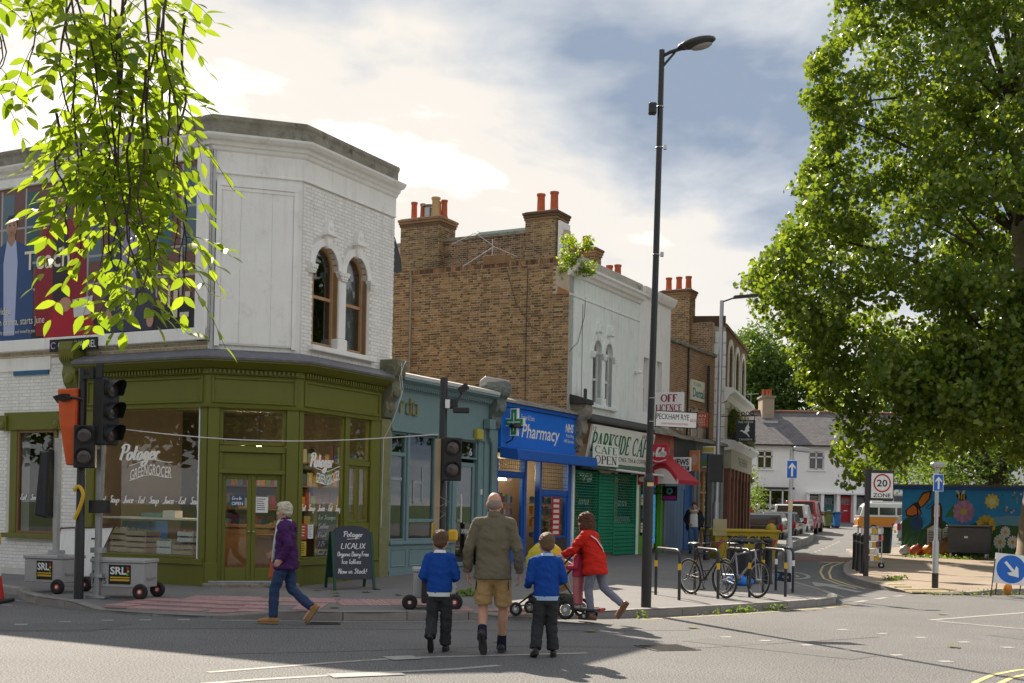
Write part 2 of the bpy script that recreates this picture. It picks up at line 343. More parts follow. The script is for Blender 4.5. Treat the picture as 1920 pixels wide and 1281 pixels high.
def serif(body, M, x0, x1, z0, z1, y, m, parent, thick=.16, thin=.06, name='lettering', **kw):   # roman capitals with serifs
    T, t = thick, thin
    def bar(a, c, w): return ('b', a, c, w)
    G = {'P': (.62, [bar((.16, 0), (.16, 1), T), ('a', .3, .74, .26, .26, -90, 90, T), bar((.12, 1), (.32, 1), t), bar((.12, .48), (.32, .48), t)], [(.16, 0)]),
     'A': (.78, [bar((.1, 0), (.38, 1), t), bar((.38, 1), (.66, 0), T), bar((.2, .34), (.56, .34), t)], [(.1, 0), (.66, 0)]),
     'R': (.72, [bar((.16, 0), (.16, 1), T), ('a', .3, .75, .24, .25, -90, 90, T), bar((.12, 1), (.32, 1), t), bar((.12, .5), (.32, .5), t), bar((.32, .5), (.64, 0), T)], [(.16, 0), (.62, 0)]),
     'K': (.74, [bar((.16, 0), (.16, 1), T), bar((.2, .42), (.6, 1), t), bar((.3, .56), (.64, 0), T)], [(.16, 0), (.16, 1), (.62, 0), (.58, 1)]),
     'S': (.56, [('a', .28, .75, .2, .25, 60, 270, T*.8), ('a', .28, .25, .2, .25, -120, 90, T*.8)], []),
     'I': (.34, [bar((.17, 0), (.17, 1), T)], [(.17, 0), (.17, 1)]),
     'D': (.74, [bar((.16, 0), (.16, 1), T), ('a', .28, .5, .34, .5, -90, 90, T), bar((.1, 1), (.3, 1), t), bar((.1, 0), (.3, 0), t)], []),
     'E': (.62, [bar((.16, 0), (.16, 1), T), bar((.1, 1), (.52, 1), t), bar((.1, 0), (.54, 0), t), bar((.18, .52), (.42, .52), t), bar((.52, .86), (.52, 1), t), bar((.54, .16), (.54, 0), t)], []),
     'F': (.58, [bar((.16, 0), (.16, 1), T), bar((.1, 1), (.52, 1), t), bar((.18, .5), (.42, .5), t), bar((.52, .84), (.52, 1), t)], [(.16, 0)]),
     'C': (.7, [('a', .38, .5, .3, .5, 50, 310, T*.85), bar((.58, .74), (.58, .98), t)], []), 'O': (.76, [('a', .38, .5, .31, .5, 0, 360, T*.8)], []),
     'N': (.76, [bar((.16, 0), (.16, 1), t), bar((.16, 1), (.6, 0), T), bar((.6, 0), (.6, 1), t)], [(.16, 0), (.14, 1), (.6, 1)]),
     'L': (.58, [bar((.16, 0), (.16, 1), T), bar((.1, 0), (.5, 0), t), bar((.5, .2), (.5, 0), t)], [(.16, 1)]), ' ': (.4, [], [])}
    tot = sum(G[c][0] for c in body); kx = (x1-x0)/tot; kz = z1-z0; b = MB(M); cx_ = 0
    def ribbon(P, ws):
        vs = []; fs = []
        for i, p in enumerate(P):
            q0, q1 = P[max(i-1, 0)], P[min(i+1, len(P)-1)]; dx, dz = q1[0]-q0[0], q1[1]-q0[1]; ln = math.hypot(dx, dz) or 1
            vs += [(x0+(p[0]-dz/ln*ws[i]/2)*kx, y, z0+(p[1]+dx/ln*ws[i]/2)*kz), (x0+(p[0]+dz/ln*ws[i]/2)*kx, y, z0+(p[1]-dx/ln*ws[i]/2)*kz)]
            if i: fs.append((2*i-2, 2*i-1, 2*i+1, 2*i))
        b.add(vs, fs)
    for ch in body:
        adv, ops, sf = G[ch]
        for o in ops:
            if o[0] == 'b': ribbon([(cx_+o[1][0], o[1][1]), (cx_+o[2][0], o[2][1])], [o[3]]*2)
            else:
                _, ax, az, ra, rb, a0, a1, w = o; k = 14
                A = [R(a0+(a1-a0)*i/k) for i in range(k+1)]
                ribbon([(cx_+ax+ra*math.cos(a), az+rb*math.sin(a)) for a in A], [t+(w-t)*abs(math.cos(a)) for a in A])
        for a, c in sf: ribbon([(cx_+a-.14, c), (cx_+a+.14, c)], [t, t])
        cx_ += adv
    return b.build(name, m, parent, **kw)
# ================================================================ THE GROUND
S28, C28 = math.sin(R(28.3)), math.cos(R(28.3))
def clip(a, l, h): return max(l, min(h, a))
def zr(y): return .00035*max(0, min(y, 110)-30)**2
def zp(x, y):
    t = (x+3.97)*C28-(y-22.07)*S28; s = (x+3.97)*S28+(y-22.07)*C28
    return zr(y)+.12+.22*clip(1-t/5, 0, 1)*clip(s/8, 0, 1)
def RW(s, t=0., z=0.): return Vector((-3.97+s*S28+t*C28, 22.07+s*C28-t*S28, z))    # along the parade, out from it
ASPH = mat('asphalt', (.166, .163, .160), .85, var=.22, vs=.45, bump=1.0, bs=90, speck=.85, sps=52, stain=.3, scol=(.10, .10, .10), spec=.25)
PAVE = mat('footway_tarmac', (.19, .183, .18), .85, var=.16, vs=.8, bump=.5, bs=120, speck=.25, sps=90, spec=.25)
PAVE2 = mat('worn_slab_paving', (.30, .235, .175), .9, var=.22, vs=.9, bump=.5, bs=60, speck=.2, sps=60, stain=.35, scol=(.16, .12, .09))
KERB = mat('granite_kerb', (.27, .25, .23), .8, var=.2, vs=6, bump=.5, bs=90, rand=.18, speck=.2)
PAINT = mat('road_paint', (.34, .33, .31), .85, var=.25, vs=7, stain=.85, scol=(.2, .19, .18), bump=.3, bs=120)
YPAINT = mat('yellow_road_paint', (.62, .50, .22), .7, var=.15, vs=9, stain=.5, scol=(.2, .19, .18))
PINK = mat('pink_tactile', (.40, .245, .235), .85, var=.18, vs=4, rand=.12, bump=.3, bs=90)
BUFF = mat('buff_tactile', (.50, .42, .27), .85, var=.18, vs=4, rand=.12, bump=.3, bs=90)
GRASS_G = mat('park_grass', (.06, .09, .03), .9, var=.3, vs=.3)
def sheet(name, xs, ys, zf, m, **kw):
    b = MB(); n = len(xs)
    b.add([(x, y, zf(x, y)) for y in ys for x in xs], [(j*n+i, j*n+i+1, (j+1)*n+i+1, (j+1)*n+i) for j in range(len(ys)-1) for i in range(n-1)])
    return b.build(name, m, smooth=60, **kw)
sheet('ground', [-900, -300, -80, 0, 80, 300, 900], [-900, -200, -60, 0, 30, 45, 60, 75, 90, 110, 300, 900], lambda x, y: zr(y)-.35, GRASS_G, kind='structure')
sheet('road', [-60+4*i for i in range(31)], [-14+2*i for i in range(63)], lambda x, y: zr(y), ASPH, kind='structure')
KERBL = [(-15, 25.2), (-12, 23.2), (-9.6, 21.4), (-8.3, 20.2), (-7.8, 19.2), (-7.3, 18.55), (-6.3, 17.7), (-5.4, 17.2), (-4.4, 16.9), (-3.6, 16.95), (-2.3, 17.0), (-1.5, 17.25), (-.8, 17.5), (0, 17.65), (1, 18.0), (1.85, 18.42), (2.5, 18.85), (3.3, 19.5), (4.2, 20.3), (5.2, 21.2), (5.8, 21.85), (6.15, 22.5), (6.35, 23.6), (6.45, 26), (6.5, 28), (6.7, 30.8), (7.5, 34.5), (9, 40.2), (10.3, 45), (11.3, 49), (13.1, 54), (15.1, 60), (16.6, 66), (17.6, 72), (17.8, 80)]
BLDL = [(-13, 30), (-10.5, 28), (-8.6, 26.5), (-7, 25), (-6.2, 24.2), (-5.8, 24), (-5.4, 23.8), (-5.2, 23.6), (-4.9, 23.5), (-4.7, 23.4), (-4.4, 23.8), (-4.2, 24.5), (-4, 25.5), (-3.6, 27), (-3, 28.5), (-2.4, 30), (-1.7, 31.5), (-1, 33), (0, 35), (.8, 36.5), (1.5, 38), (2.2, 39.5), (3, 41), (4, 42.5), (4.6, 43.5), (5.2, 44.5), (6, 46), (6.6, 47.5), (7.2, 49), (8, 52), (9, 56), (10.5, 62), (12, 68), (13, 74), (14, 82)]
def kdrop(x, y): return .085*(clip((x+6.6)/.5, 0, 1)*clip((-3.2-x)/.6, 0, 1)+clip((x+.7)/.6, 0, 1)*clip((1.5-x)/.7, 0, 1)) if y < 19.5 else 0.
def densify(P, Q, d):
    A, B = [], []
    for i in range(len(P)-1):
        n = max(1, int(math.dist(P[i], P[i+1])/d))
        for j in range(n):
            t = j/n; A.append(tuple(np.array(P[i])*(1-t)+np.array(P[i+1])*t)); B.append(tuple(np.array(Q[i])*(1-t)+np.array(Q[i+1])*t))
    A.append(P[-1]); B.append(Q[-1]); return A, B
def smooth2(P, k=4): return cr(P, k)
def pavement(name, K, B, zfun, m, dropf, rows=14):
    K, B = smooth2(K), smooth2(B); b = MB(); n = len(K); vs = []
    for j in range(rows+1):
        for i in range(n):
            w = j/rows; p = np.array(K[i])*(1-w)+np.array(B[i])*w; dd = math.dist(p, K[i])
            vs.append((p[0], p[1], zfun(*p)-dropf(*K[i])*clip(1-dd/1.3, 0, 1)))
    b.add(vs, [(j*n+i, j*n+i+1, (j+1)*n+i+1, (j+1)*n+i) for j in range(rows) for i in range(n-1)])
    o = b.build(name, m, smooth=50, kind='structure')
    # kerb stones, each a piece of its own
    L = [0]
    for i in range(1, n): L.append(L[-1]+math.dist(K[i], K[i-1]))
    tot = L[-1]; k = int(tot/.92)
    def pt(d):
        d = clip(d, 0, tot); i = max(1, min(n-1, int(np.searchsorted(L, d)))); w = (d-L[i-1])/max(1e-6, L[i]-L[i-1]); return np.array(K[i-1])*(1-w)+np.array(K[i])*w
    inn = np.array(B[n//2])
    for q in range(k):
        a, c = pt(q*tot/k+.006), pt((q+1)*tot/k-.006); mid = (a+c)/2
        if mid[1] > 62 or mid[0] > 24 or mid[1] < 0: continue
        t = (c-a)/np.linalg.norm(c-a); nn = np.array((-t[1], t[0]))
        i = min(range(n), key=lambda i: math.dist(K[i], mid))
        if np.dot(nn, np.array(B[i])-mid) < 0: nn = -nn
        kb = MB(); ztop = [zfun(*p)-dropf(*p)+.006+rnd.uniform(-.003, .004) for p in (a, c)]
        lo = [zr(p[1])-.08 for p in (a, c)]; ba = .018
        vv = []
        for p, zt, zl in ((a, ztop[0], lo[0]), (c, ztop[1], lo[1])):
            for off, z in ((-.01, zl), (-.002, zt-ba), (.016, zt), (.15, zt), (.15, zl)): vv.append((p[0]+nn[0]*off, p[1]+nn[1]*off, z))
        kb.add(vv, [(0, 1, 2, 3, 4), (9, 8, 7, 6, 5)]+[(j, 5+j, 5+(j+1) % 5, (j+1) % 5) for j in range(5)])
        kb.build('kerb_stone', KERB, o)
    return o
PVL = pavement('pavement_corner', KERBL, BLDL, zp, PAVE, kdrop)
KR = [(14, 50), (13, 45.5), (12.0, 41.9), (10.6, 37.9), (9.5, 34.2), (8.7, 31), (8.35, 28.5), (8.3, 26.9), (8.6, 25.75), (9.3, 25.45), (10.2, 25.75), (11.5, 26.3), (13, 26.9), (16, 28), (24, 31)]
BR = [(24, 60), (24, 55), (24, 52), (24, 50), (24, 48), (24, 46), (24, 44), (24, 42), (24, 40.5), (24, 39.5), (24, 38.5), (24, 37.5), (24, 36.5), (25, 36), (28, 36)]
PVR = pavement('pavement_far', KR, BR, lambda x, y: zr(y)+.12, PAVE2, lambda x, y: .09*clip((x-8.2)/.4, 0, 1)*clip((10.4-x)/.5, 0, 1) if y < 27.5 else 0.)
KN = [(6.6, 3), (6.1, 8), (5.75, 10.6), (5.62, 11.7), (5.8, 12.45), (6.3, 12.8), (7.4, 13.3), (10, 14.4), (16, 17)]
BN = [(14, 3), (14, 6), (14, 7), (14, 8), (14, 9), (14.5, 9.5), (15, 10), (16, 10.5), (18, 12)]
pavement('pavement_near', KN, BN, lambda x, y: .12, PAVE2, lambda x, y: 0., 8)
# tactile slabs
def tactile(pts, m, parent, zf):
    t = MB(); t.box(-.196, .196, -.196, .196, -.03, .006)
    for i in range(6):
        for j in range(6): t.tube([(-.165+.066*i, -.165+.066*j, .004), (-.165+.066*i, -.165+.066*j, .011)], [.016, .011], 6)
    me = t.mesh('tactile_slab'); me.materials.append(m)
    for x, y, a in pts: put(me, 'tactile_slab', parent, frame(x, y, zf(x, y), a))
def tz(x, y):
    K = min(KERBL, key=lambda p: math.dist(p, (x, y))); dd = min(math.dist(p, (x, y)) for p in cr(KERBL, 4)); return zp(x, y)-kdrop(*K)*clip(1-dd/1.3, 0, 1)+.004
pts = []
def rowgrid(x0, y0, ang, nx, ny):
    c, s = math.cos(R(ang)), math.sin(R(ang)); return [(x0+c*.4*i-s*.4*j, y0+s*.4*i+c*.4*j, ang) for j in range(ny) for i in range(nx)]
pts = rowgrid(-5.75, 17.78, -17, 4, 3)+rowgrid(-4.15, 17.32, 2, 4, 3)+rowgrid(-4.9, 18.75, 0, 6, 2)+rowgrid(-2.4, 18.3, 14, 4, 3)+rowgrid(-.75, 17.78, 12, 4, 2)
tactile(pts, PINK, PVL, tz)
tactile(rowgrid(.9, 18.35, 20, 2, 2)+rowgrid(.3, 18.1, 14, 2, 1), BUFF, PVL, tz)
tactile(rowgrid(8.75, 25.75, 5, 3, 2)+rowgrid(8.65, 26.55, 90, 4, 1), BUFF, PVR, lambda x, y: zr(y)+.12-.09*clip(1-(y-25.5)/1.3, 0, 1)+.004)
# painted markings
def stripe(name, pts, w, m=PAINT, label=None, z=.004):
    b = MB(); vs = []; fs = []
    for i, p in enumerate(pts):
        q0, q1 = pts[max(i-1, 0)], pts[min(i+1, len(pts)-1)]; dx, dy = q1[0]-q0[0], q1[1]-q0[1]; l = math.hypot(dx, dy)
        for s in (-.5, .5):
            x, y = p[0]-dy/l*w*s, p[1]+dx/l*w*s; vs.append((x, y, zr(y)+z))
        if i: fs.append((2*i-2, 2*i-1, 2*i+1, 2*i))
    b.add(vs, fs); return b.build(name, m, kind='structure')
stripe('crossing_line', [(-2.89, 11.49), (-2.5, 11.82), (-1.8, 12.42), (-1.1, 12.92), (0, 13.35), (.9, 13.7)], .10)
stripe('crossing_line', [(-2.75, 10.75), (-2.34, 11.08), (-1.54, 11.56), (-.53, 12.1), (-.1, 12.45)], .11)
stripe('crossing_line', [(-1.7, 11.4), (-1.05, 11.7)], .26, z=.009)
stripe('crossing_line', [(-1.3, 12.8), (-1.0, 12.96)], .3, z=.009)
stripe('edge_line', [(-9, 20.3), (-8.31, 19.49), (-6.94, 18.4)], .06)
stripe('edge_line', [(-4.0, 16.6), (-3.2, 16.72), (-2.24, 16.78), (-1.4, 16.98), (-.5, 17.3)], .06)
stripe('edge_line', [(2.0, 18.1), (3.3, 19.1), (4.4, 20.05), (5.6, 21.15), (6.4, 22.1)], .05, YPAINT)
for i, (x, y) in enumerate([(-7.68, 18.3), (-7.16, 18.42), (-6.34, 15.53), (-5.94, 15.98), (-5.48, 16.3), (-5.01, 16.45), (-4.52, 16.6), (2.86, 15.79), (3.3, 15.44), (3.74, 15.02), (4.16, 14.57), (4.59, 14.14), (4.97, 13.61), (4.78, 17.16), (5.2, 16.69), (5.6, 16.28), (6.0, 15.79), (6.35, 15.24)]):
    stripe('crossing_stud', [(x-.075, y-.02), (x+.075, y+.02)], .12)
stripe('hatch_line', [(6.7, 19.08), (9.02, 21.0), (12, 23.5)], .1); stripe('hatch_line', [(6.75, 18.95), (7.67, 17.85), (9, 16.2)], .1)
for a, c in (((6.49, 22.6), (6.9, 23.2)), ((7.25, 23.7), (7.6, 24.2)), ((7.9, 24.6), (8.2, 24.95)), ((8.5, 25.1), (9.0, 25.3))): stripe('give_way_dash', [a, c], .12)
stripe('yellow_line', [(4.3, 11.3), (4.67, 11.95), (5.05, 12.5), (5.5, 12.95), (6.3, 13.4), (8, 14.1)], .06, YPAINT); stripe('yellow_line', [(4.55, 11.25), (4.86, 11.85), (5.2, 12.35), (5.65, 12.8), (6.4, 13.2), (8, 13.9)], .06, YPAINT)
stripe('yellow_line', [(12, 42.6), (10.2, 38), (9.1, 34.2), (8.3, 31), (8.05, 28.6), (8.0, 27)], .06, YPAINT); stripe('yellow_line', [(11.7, 42.7), (9.95, 38.1), (8.9, 34.4), (8.12, 31), (7.87, 28.7), (7.8, 27)], .06, YPAINT)
def paint_poly(name, P):
    b = MB(); b.add([(x, y, zr(y)+.005) for x, y in P], [tuple(range(len(P)))]); b.build(name, PAINT, kind='structure')
paint_poly('road_arrow', [(7.38, 29.3), (7.0, 27.5), (7.28, 27.6), (7.42, 25.7), (7.62, 25.75), (7.52, 27.7), (7.8, 27.8)])
def ringp(cx_, cy_, rx, ry, w, z=.005):
    b = MB(); n = 40; vs = []
    for i in range(n):
        a = 2*math.pi*i/n
        for k in (1, 1-w): y = cy_+ry*k*math.sin(a); vs.append((cx_+rx*k*math.cos(a)+.12*(y-cy_), y, zr(y)+z))
    b.add(vs, [(2*i, 2*i+1, (2*i+3) % (2*n), (2*i+2) % (2*n)) for i in range(n)]); return b
ringp(7.4, 32.6, .72, 2.3, .16).build('speed_roundel', PAINT, kind='structure')
v, f = text_mesh('20'); b = MB(); b.add([(6.95+p[0]*.75+.12*p[1]*2, 31.4+p[1]*3.0, zr(32)+.005) for p in v], f); b.build('speed_roundel_figures', PAINT, kind='structure')
HUMP = mat('red_hump', (.22, .12, .10), .9, var=.15, bump=.4, bs=90, speck=.3)
b = MB(); hv = []
for j in range(9):
    y = 41.2+.45*j
    for i in range(2): x = 9.5+.27*(y-41)+(i*2.9); hv.append((x, y, zr(y)+.006+.075*math.sin(math.pi*j/8)))
b.add(hv, [(2*j, 2*j+1, 2*j+3, 2*j+2) for j in range(8)]); b.build('speed_hump', HUMP, smooth=60, kind='structure')
paint_poly('hump_triangle', [(10.4, 40.6), (11.4, 40.5), (11.15, 42.0)])
for i in range(9): stripe('bay_dash', [(11.9+.36*i*1.55-.0, 47.5+1.55*i), (11.9+.36*i*1.55+.22, 47.5+1.55*i+.7)], .1)
stripe('edge_line', [(6.7, 24), (6.85, 27), (7.0, 30)], .07)

# repairs, seams and ironwork in the carriageway
PATCH = mat('asphalt_patch', (.13, .128, .125), .9, var=.15, vs=1.2, bump=.9, bs=100, speck=.5, sps=70); TAR = mat('tar_seam', (.05, .05, .05), .6, var=.3)
def road_poly(name, P, m, z):
    b = MB(); b.add([(x, y, zr(y)+z) for x, y in P], [tuple(range(len(P)))]); return b.build(name, m, kind='structure')
road_poly('road_patch', [(-6.8, 14.6), (-5.2, 14.9), (-5.0, 15.9), (-6.7, 15.6)], PATCH, .003); road_poly('road_patch', [(2.2, 15.2), (3.9, 13.6), (4.3, 14.0), (2.6, 15.6)], PATCH, .003); road_poly('road_patch', [(7.0, 16.2), (9.5, 17.8), (9.2, 18.4), (6.7, 16.8)], PATCH, .003)
stripe('tar_seam', [(-6.5, 14.6), (-5.0, 15.2), (-3.3, 15.7), (-1.5, 15.9), (.4, 16.1), (2.5, 16.6)], .025, TAR, z=.0035); stripe('tar_seam', [(-4, 12.6), (-2, 13.3), (0, 14.2), (2.4, 14.5), (5, 16.2)], .02, TAR, z=.0035)
IRON = mat('cast_iron', (.06, .055, .05), .5, .6, var=.3, vs=20, bump=.5, bs=50)
def cover(x, y, w, d, a):
    M = frame(x, y, zr(y)+.004, a); o = MB(M).box(-w/2, w/2, -d/2, d/2, -.03, .004).build('drain_cover', IRON, None, base=M, kind='structure')
    for i in range(6): MB(M).box(-w*.42, w*.42, -d*.42+i*d*.15, -d*.42+i*d*.15+d*.06, .004, .010).build('grate_bar', IRON, o)
cover(-2.55, 16.45, .45, .3, 4); cover(4.7, 20.35, .45, .3, 42); cover(1.9, 14.4, .6, .6, 20)
# ================================================================ BUILDINGS: shared pieces
PWHITE = mat('white_painted_brick', (.84, .83, .80), .65, var=.07, vs=3, bump=.35, bs=50, rand=.05, streak=.28, scol=(.40, .36, .31), stain=.2)
PWALL = mat('white_render', (.84, .83, .80), .7, var=.07, vs=2, bump=.25, bs=45, streak=.28, scol=(.40, .36, .31), stain=.22)
MINT = mat('pale_mint_render', (.78, .83, .80), .7, var=.07, vs=2, bump=.2, bs=45, streak=.45, scol=(.32, .30, .25), stain=.22)
PANELM = mat('weathered_white_board', (.84, .83, .80), .6, var=.08, vs=2, streak=.25, scol=(.44, .39, .33), stain=.2, bump=.15, bs=40)
GREENP = mat('olive_green_paint', (.135, .140, .016), .45, var=.10, vs=2.5, bump=.12, bs=30, streak=.12, scol=(.05, .055, .02))
TEALP = mat('grey_teal_paint', (.17, .26, .27), .45, var=.09, vs=2.5, bump=.1, bs=30, streak=.12, scol=(.07, .09, .09))
BLUEP = mat('pharmacy_blue_paint', (.014, .10, .42), .4, var=.1, vs=3, streak=.1, scol=(.02, .04, .12))
LEAD = mat('lead_flashing', (.13, .13, .145), .5, var=.22, vs=5, bump=.4, bs=14, streak=.3, scol=(.35, .34, .33))
STONE = mat('lichened_stone', (.25, .23, .185), .9, var=.6, vs=4, bump=1.0, bs=18, stain=.9, scol=(.05, .046, .038))
COPING = mat('grey_coping', (.33, .33, .33), .7, var=.2, vs=4, bump=.4, bs=30, stain=.4, scol=(.14, .13, .12))
BRICKM = mat('london_stock_brick', (.245, .155, .068), .9, var=.4, vs=1.1, bump=.5, bs=70, rand=.55, stain=.75, scol=(.075, .052, .034))
BRICKD = mat('sooty_stock_brick', (.21, .125, .065), .9, var=.3, vs=1.4, bump=.5, bs=70, rand=.6, stain=.65, scol=(.06, .042, .032))
BRICKT = mat('tan_brick', (.33, .185, .10), .9, var=.2, vs=1.2, bump=.4, bs=70, rand=.25, stain=.25, scol=(.16, .09, .06))
BRICKR = mat('red_brown_brick', (.20, .085, .055), .85, var=.25, vs=2, bump=.4, bs=70, rand=.3)
MORT = mat('mortar', (.50, .43, .33), .95, var=.25, vs=3, bump=.4, bs=80)
MORTW = mat('painted_mortar', (.62, .60, .56), .7, var=.1, vs=3)
SASH = mat('tan_sash_timber', (.42, .25, .12), .6, var=.25, vs=5, bump=.3, bs=40, streak=.4, scol=(.55, .45, .34))
WSASH = mat('white_sash_timber', (.68, .67, .64), .6, var=.12, vs=5, streak=.2)
TERRA = mat('terracotta_pot', (.42, .10, .04), .8, var=.25, vs=6, bump=.3, bs=40)
BUFFPOT = mat('buff_pot', (.48, .33, .15), .8, var=.2, vs=6)
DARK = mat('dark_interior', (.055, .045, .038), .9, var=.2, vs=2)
INTW = mat('interior_wall', (.12, .095, .072), .9, var=.3, vs=1.5)
WOODI = mat('interior_wood', (.26, .15, .07), .6, var=.3, vs=6)
SLATE = mat('slate_roof', (.13, .12, .125), .8, var=.3, vs=3, bump=.5, bs=20)
ROOFG = mat('felt_roof', (.14, .14, .14), .9, var=.2)
GLASS = glass_mat('window_glass', refl=.10)
GLASSD = glass_mat('upper_glass', tint=(.78, .80, .82), refl=.13)
CURT = mat('net_curtain', (.42, .43, .44), .9, var=.3, vs=9)
METALG = mat('galvanised_metal', (.42, .43, .44), .45, .7, var=.15, vs=8, bump=.1, bs=30)
METALB = mat('black_painted_metal', (.016, .016, .018), .38, var=.2, vs=8, spec=.5)
METALS = mat('stainless', (.5, .5, .5), .3, .9, var=.08)
UNIT = MB().box(-.5, .5, -.5, .5, -.5, .5).mesh('brick_unit'); UNITM = {}
BUDGET = {}
def sweep(name, path, prof, m, parent, closed=False, **kw):
    P = [Vector((p[0], p[1])) for p in path]; n = len(P); nor = []
    for i in range(n):
        ds = []
        if i > 0: ds.append((P[i]-P[i-1]).normalized())
        if i < n-1: ds.append((P[i+1]-P[i]).normalized())
        ns = [Vector((d.y, -d.x)) for d in ds]
        if len(ns) == 2: q = (ns[0]+ns[1]).normalized(); q = q/max(.3, q.dot(ns[0]))
        else: q = ns[0]
        nor.append(q)
    b = MB(); k = len(prof)
    b.add([(P[i].x+nor[i].x*o, P[i].y+nor[i].y*o, z) for i in range(n) for o, z in prof],
          [(i*k+j, i*k+(j+1) % k, (i+1)*k+(j+1) % k, (i+1)*k+j) for i in range(n-1) for j in range(k)]+[tuple(range(k)), tuple(range((n-1)*k, n*k))[::-1]])
    return b.build(name, m, parent, **kw)
def wallgrid(b, x0, x1, z0, z1, holes, y0, y1):
    xs = sorted({x0, x1, *[clip(q, x0, x1) for h in holes for q in h[:2]]}); zs = sorted({z0, z1, *[clip(q, z0, z1) for h in holes for q in h[2:]]})
    for i in range(len(xs)-1):
        j = 0
        while j < len(zs)-1:
            cx_ = (xs[i]+xs[i+1])/2
            inh = lambda k: any(h[0] < cx_ < h[1] and h[2] < (zs[k]+zs[k+1])/2 < h[3] for h in holes)
            if inh(j): j += 1; continue
            k = j
            while k+1 < len(zs)-1 and not inh(k+1): k += 1
            b.box(xs[i], xs[i+1], y0, y1, zs[j], zs[k+1]); j = k+1
    return b
def bricks(parent, M, x0, x1, z0, z1, m, skip=None, n_ind=120, proud=.007, bw=.20, hw=.094, bh=.053, jt=.014, mort=MORT, back=True, wob=.003, y=0.):
    """Flemish bond: every brick its own solid; the first n_ind are objects, the others joined"""
    root = parent
    while root.parent: root = root.parent
    left = min(n_ind, 290-BUDGET.get(root, 0)); L = []
    nz = int(round((z1-z0)/(bh+jt))); ph = (z1-z0)/nz
    for j in range(nz):
        x = x0; k = j % 2; z = z0+j*ph
        first = True
        while x < x1-.02:
            w = (bw if k % 2 == 0 else hw)
            if first and j % 2: w = hw*.5+.02
            first = False; k += 1
            e = min(x+w, x1)
            if e-x > .03 and not (skip and skip((x+e)/2, z+ph/2, x, e)): L.append((x, e, z, z+ph-jt))
            x = e+jt
    if not L: return
    step = max(1, len(L)//max(left, 1)); ind = set(range(0, len(L), step)) if left > 0 else set()
    if len(ind) > left: ind = set(list(sorted(ind))[:max(left, 0)])
    key = m.name
    if key not in UNITM: q = UNIT.copy(); q.materials.append(m); UNITM[key] = q
    b = MB(M)
    for i, (a, e, c, d) in enumerate(L):
        p = proud+rnd.uniform(-wob, wob)
        if i in ind:
            put(UNITM[key], 'brick', parent, M @ Matrix.Translation(((a+e)/2, y+.02-p, (c+d)/2)) @ Matrix.Diagonal((e-a, .04, d-c, 1)))
        else: b.box(a, e, y-p, y+.04-p, c, d)
    BUDGET[root] = BUDGET.get(root, 0)+len(ind)
    if len(L) > len(ind): b.build('brickwork', m, parent, kind='stuff')
def arch_fill(b, x0, x1, zs, zt, ztop, y0, y1, n=10):     # wall above a round-headed opening
    cx_, rx, rz = (x0+x1)/2, (x1-x0)/2, zt-zs
    P = [(cx_+rx*math.cos(math.pi*i/n), zs+rz*math.sin(math.pi*i/n)) for i in range(n+1)]
    for i in range(n):
        b.prism([P[i], (P[i][0], ztop), (P[i+1][0], ztop), P[i+1]], y0, y1)
def arch_band(b, x0, x1, zs, zt, w, y0, y1, n=14):
    cx_, rx, rz = (x0+x1)/2, (x1-x0)/2, zt-zs
    for i in range(n):
        a, c = math.pi*i/n, math.pi*(i+1)/n; q = lambda t, e: (cx_+(rx+e)*math.cos(t), zs+(rz+e)*math.sin(t))
        b.prism([q(a, 0), q(a, w), q(c, w), q(c, 0)], y0, y1)
def arch_pane(b, x0, x1, z0, zs, zt, y, n=12):
    cx_, rx, rz = (x0+x1)/2, (x1-x0)/2, zt-zs
    P = [(x0, z0), (x1, z0)]+[(cx_+rx*math.cos(math.pi*i/n), zs+rz*math.sin(math.pi*i/n)) for i in range(n+1)]
    b.prism(P, y, y+.006)
def framebox(b, x0, x1, z0, z1, w, y0, y1):
    b.box(x0, x0+w, y0, y1, z0, z1); b.box(x1-w, x1, y0, y1, z0, z1); b.box(x0+w, x1-w, y0, y1, z1-w, z1); b.box(x0+w, x1-w, y0, y1, z0, z0+w); return b
def chimney_pot(parent, M, x, y, z, h, m=TERRA, r=.11):
    b = MB(M); b.lathe([(r*1.12, 0), (r*1.1, .05), (r*.95, .1), (r*.86, h*.8), (r*.9, h-.07), (r*1.03, h-.06), (r*1.03, h), (r*.8, h), (r*.78, h-.1)], (x, y, z), 12)
    return b.build('chimney_pot', m, parent, smooth=40)
def chimney(parent, M, x0, x1, y0, y1, z0, z1, pots, m=BRICKM, n_ind=30):
    b = MB(M); b.box(x0+.012, x1-.012, y0+.012, y1-.012, z0, z1-.02); b.box(x0-.01, x1+.01, y0-.01, y1+.01, z1-.03, z1)
    c = b.build('chimney_stack', MORT, parent)
    bricks(c, M @ Matrix.Translation((0, y0+.012, 0)), x0, x1, z0, z1-.28, m, n_ind=n_ind)
    bricks(c, M @ Matrix.Translation((x1-.012, 0, 0)) @ Matrix.Rotation(R(90), 4, 'Z'), y0, y1, z0, z1-.28, m, n_ind=4)
    for k in range(3):
        e = .025*(k+1); q = MB(M); q.box(x0-e, x1+e, y0-e, y1+e, z1-.28+.085*k, z1-.28+.085*k+.074); q.build('corbel_course', BRICKD, c)
    for x, y, h, *mm in pots: chimney_pot(c, M, x, y, z1, h, *(mm or []))
    return c
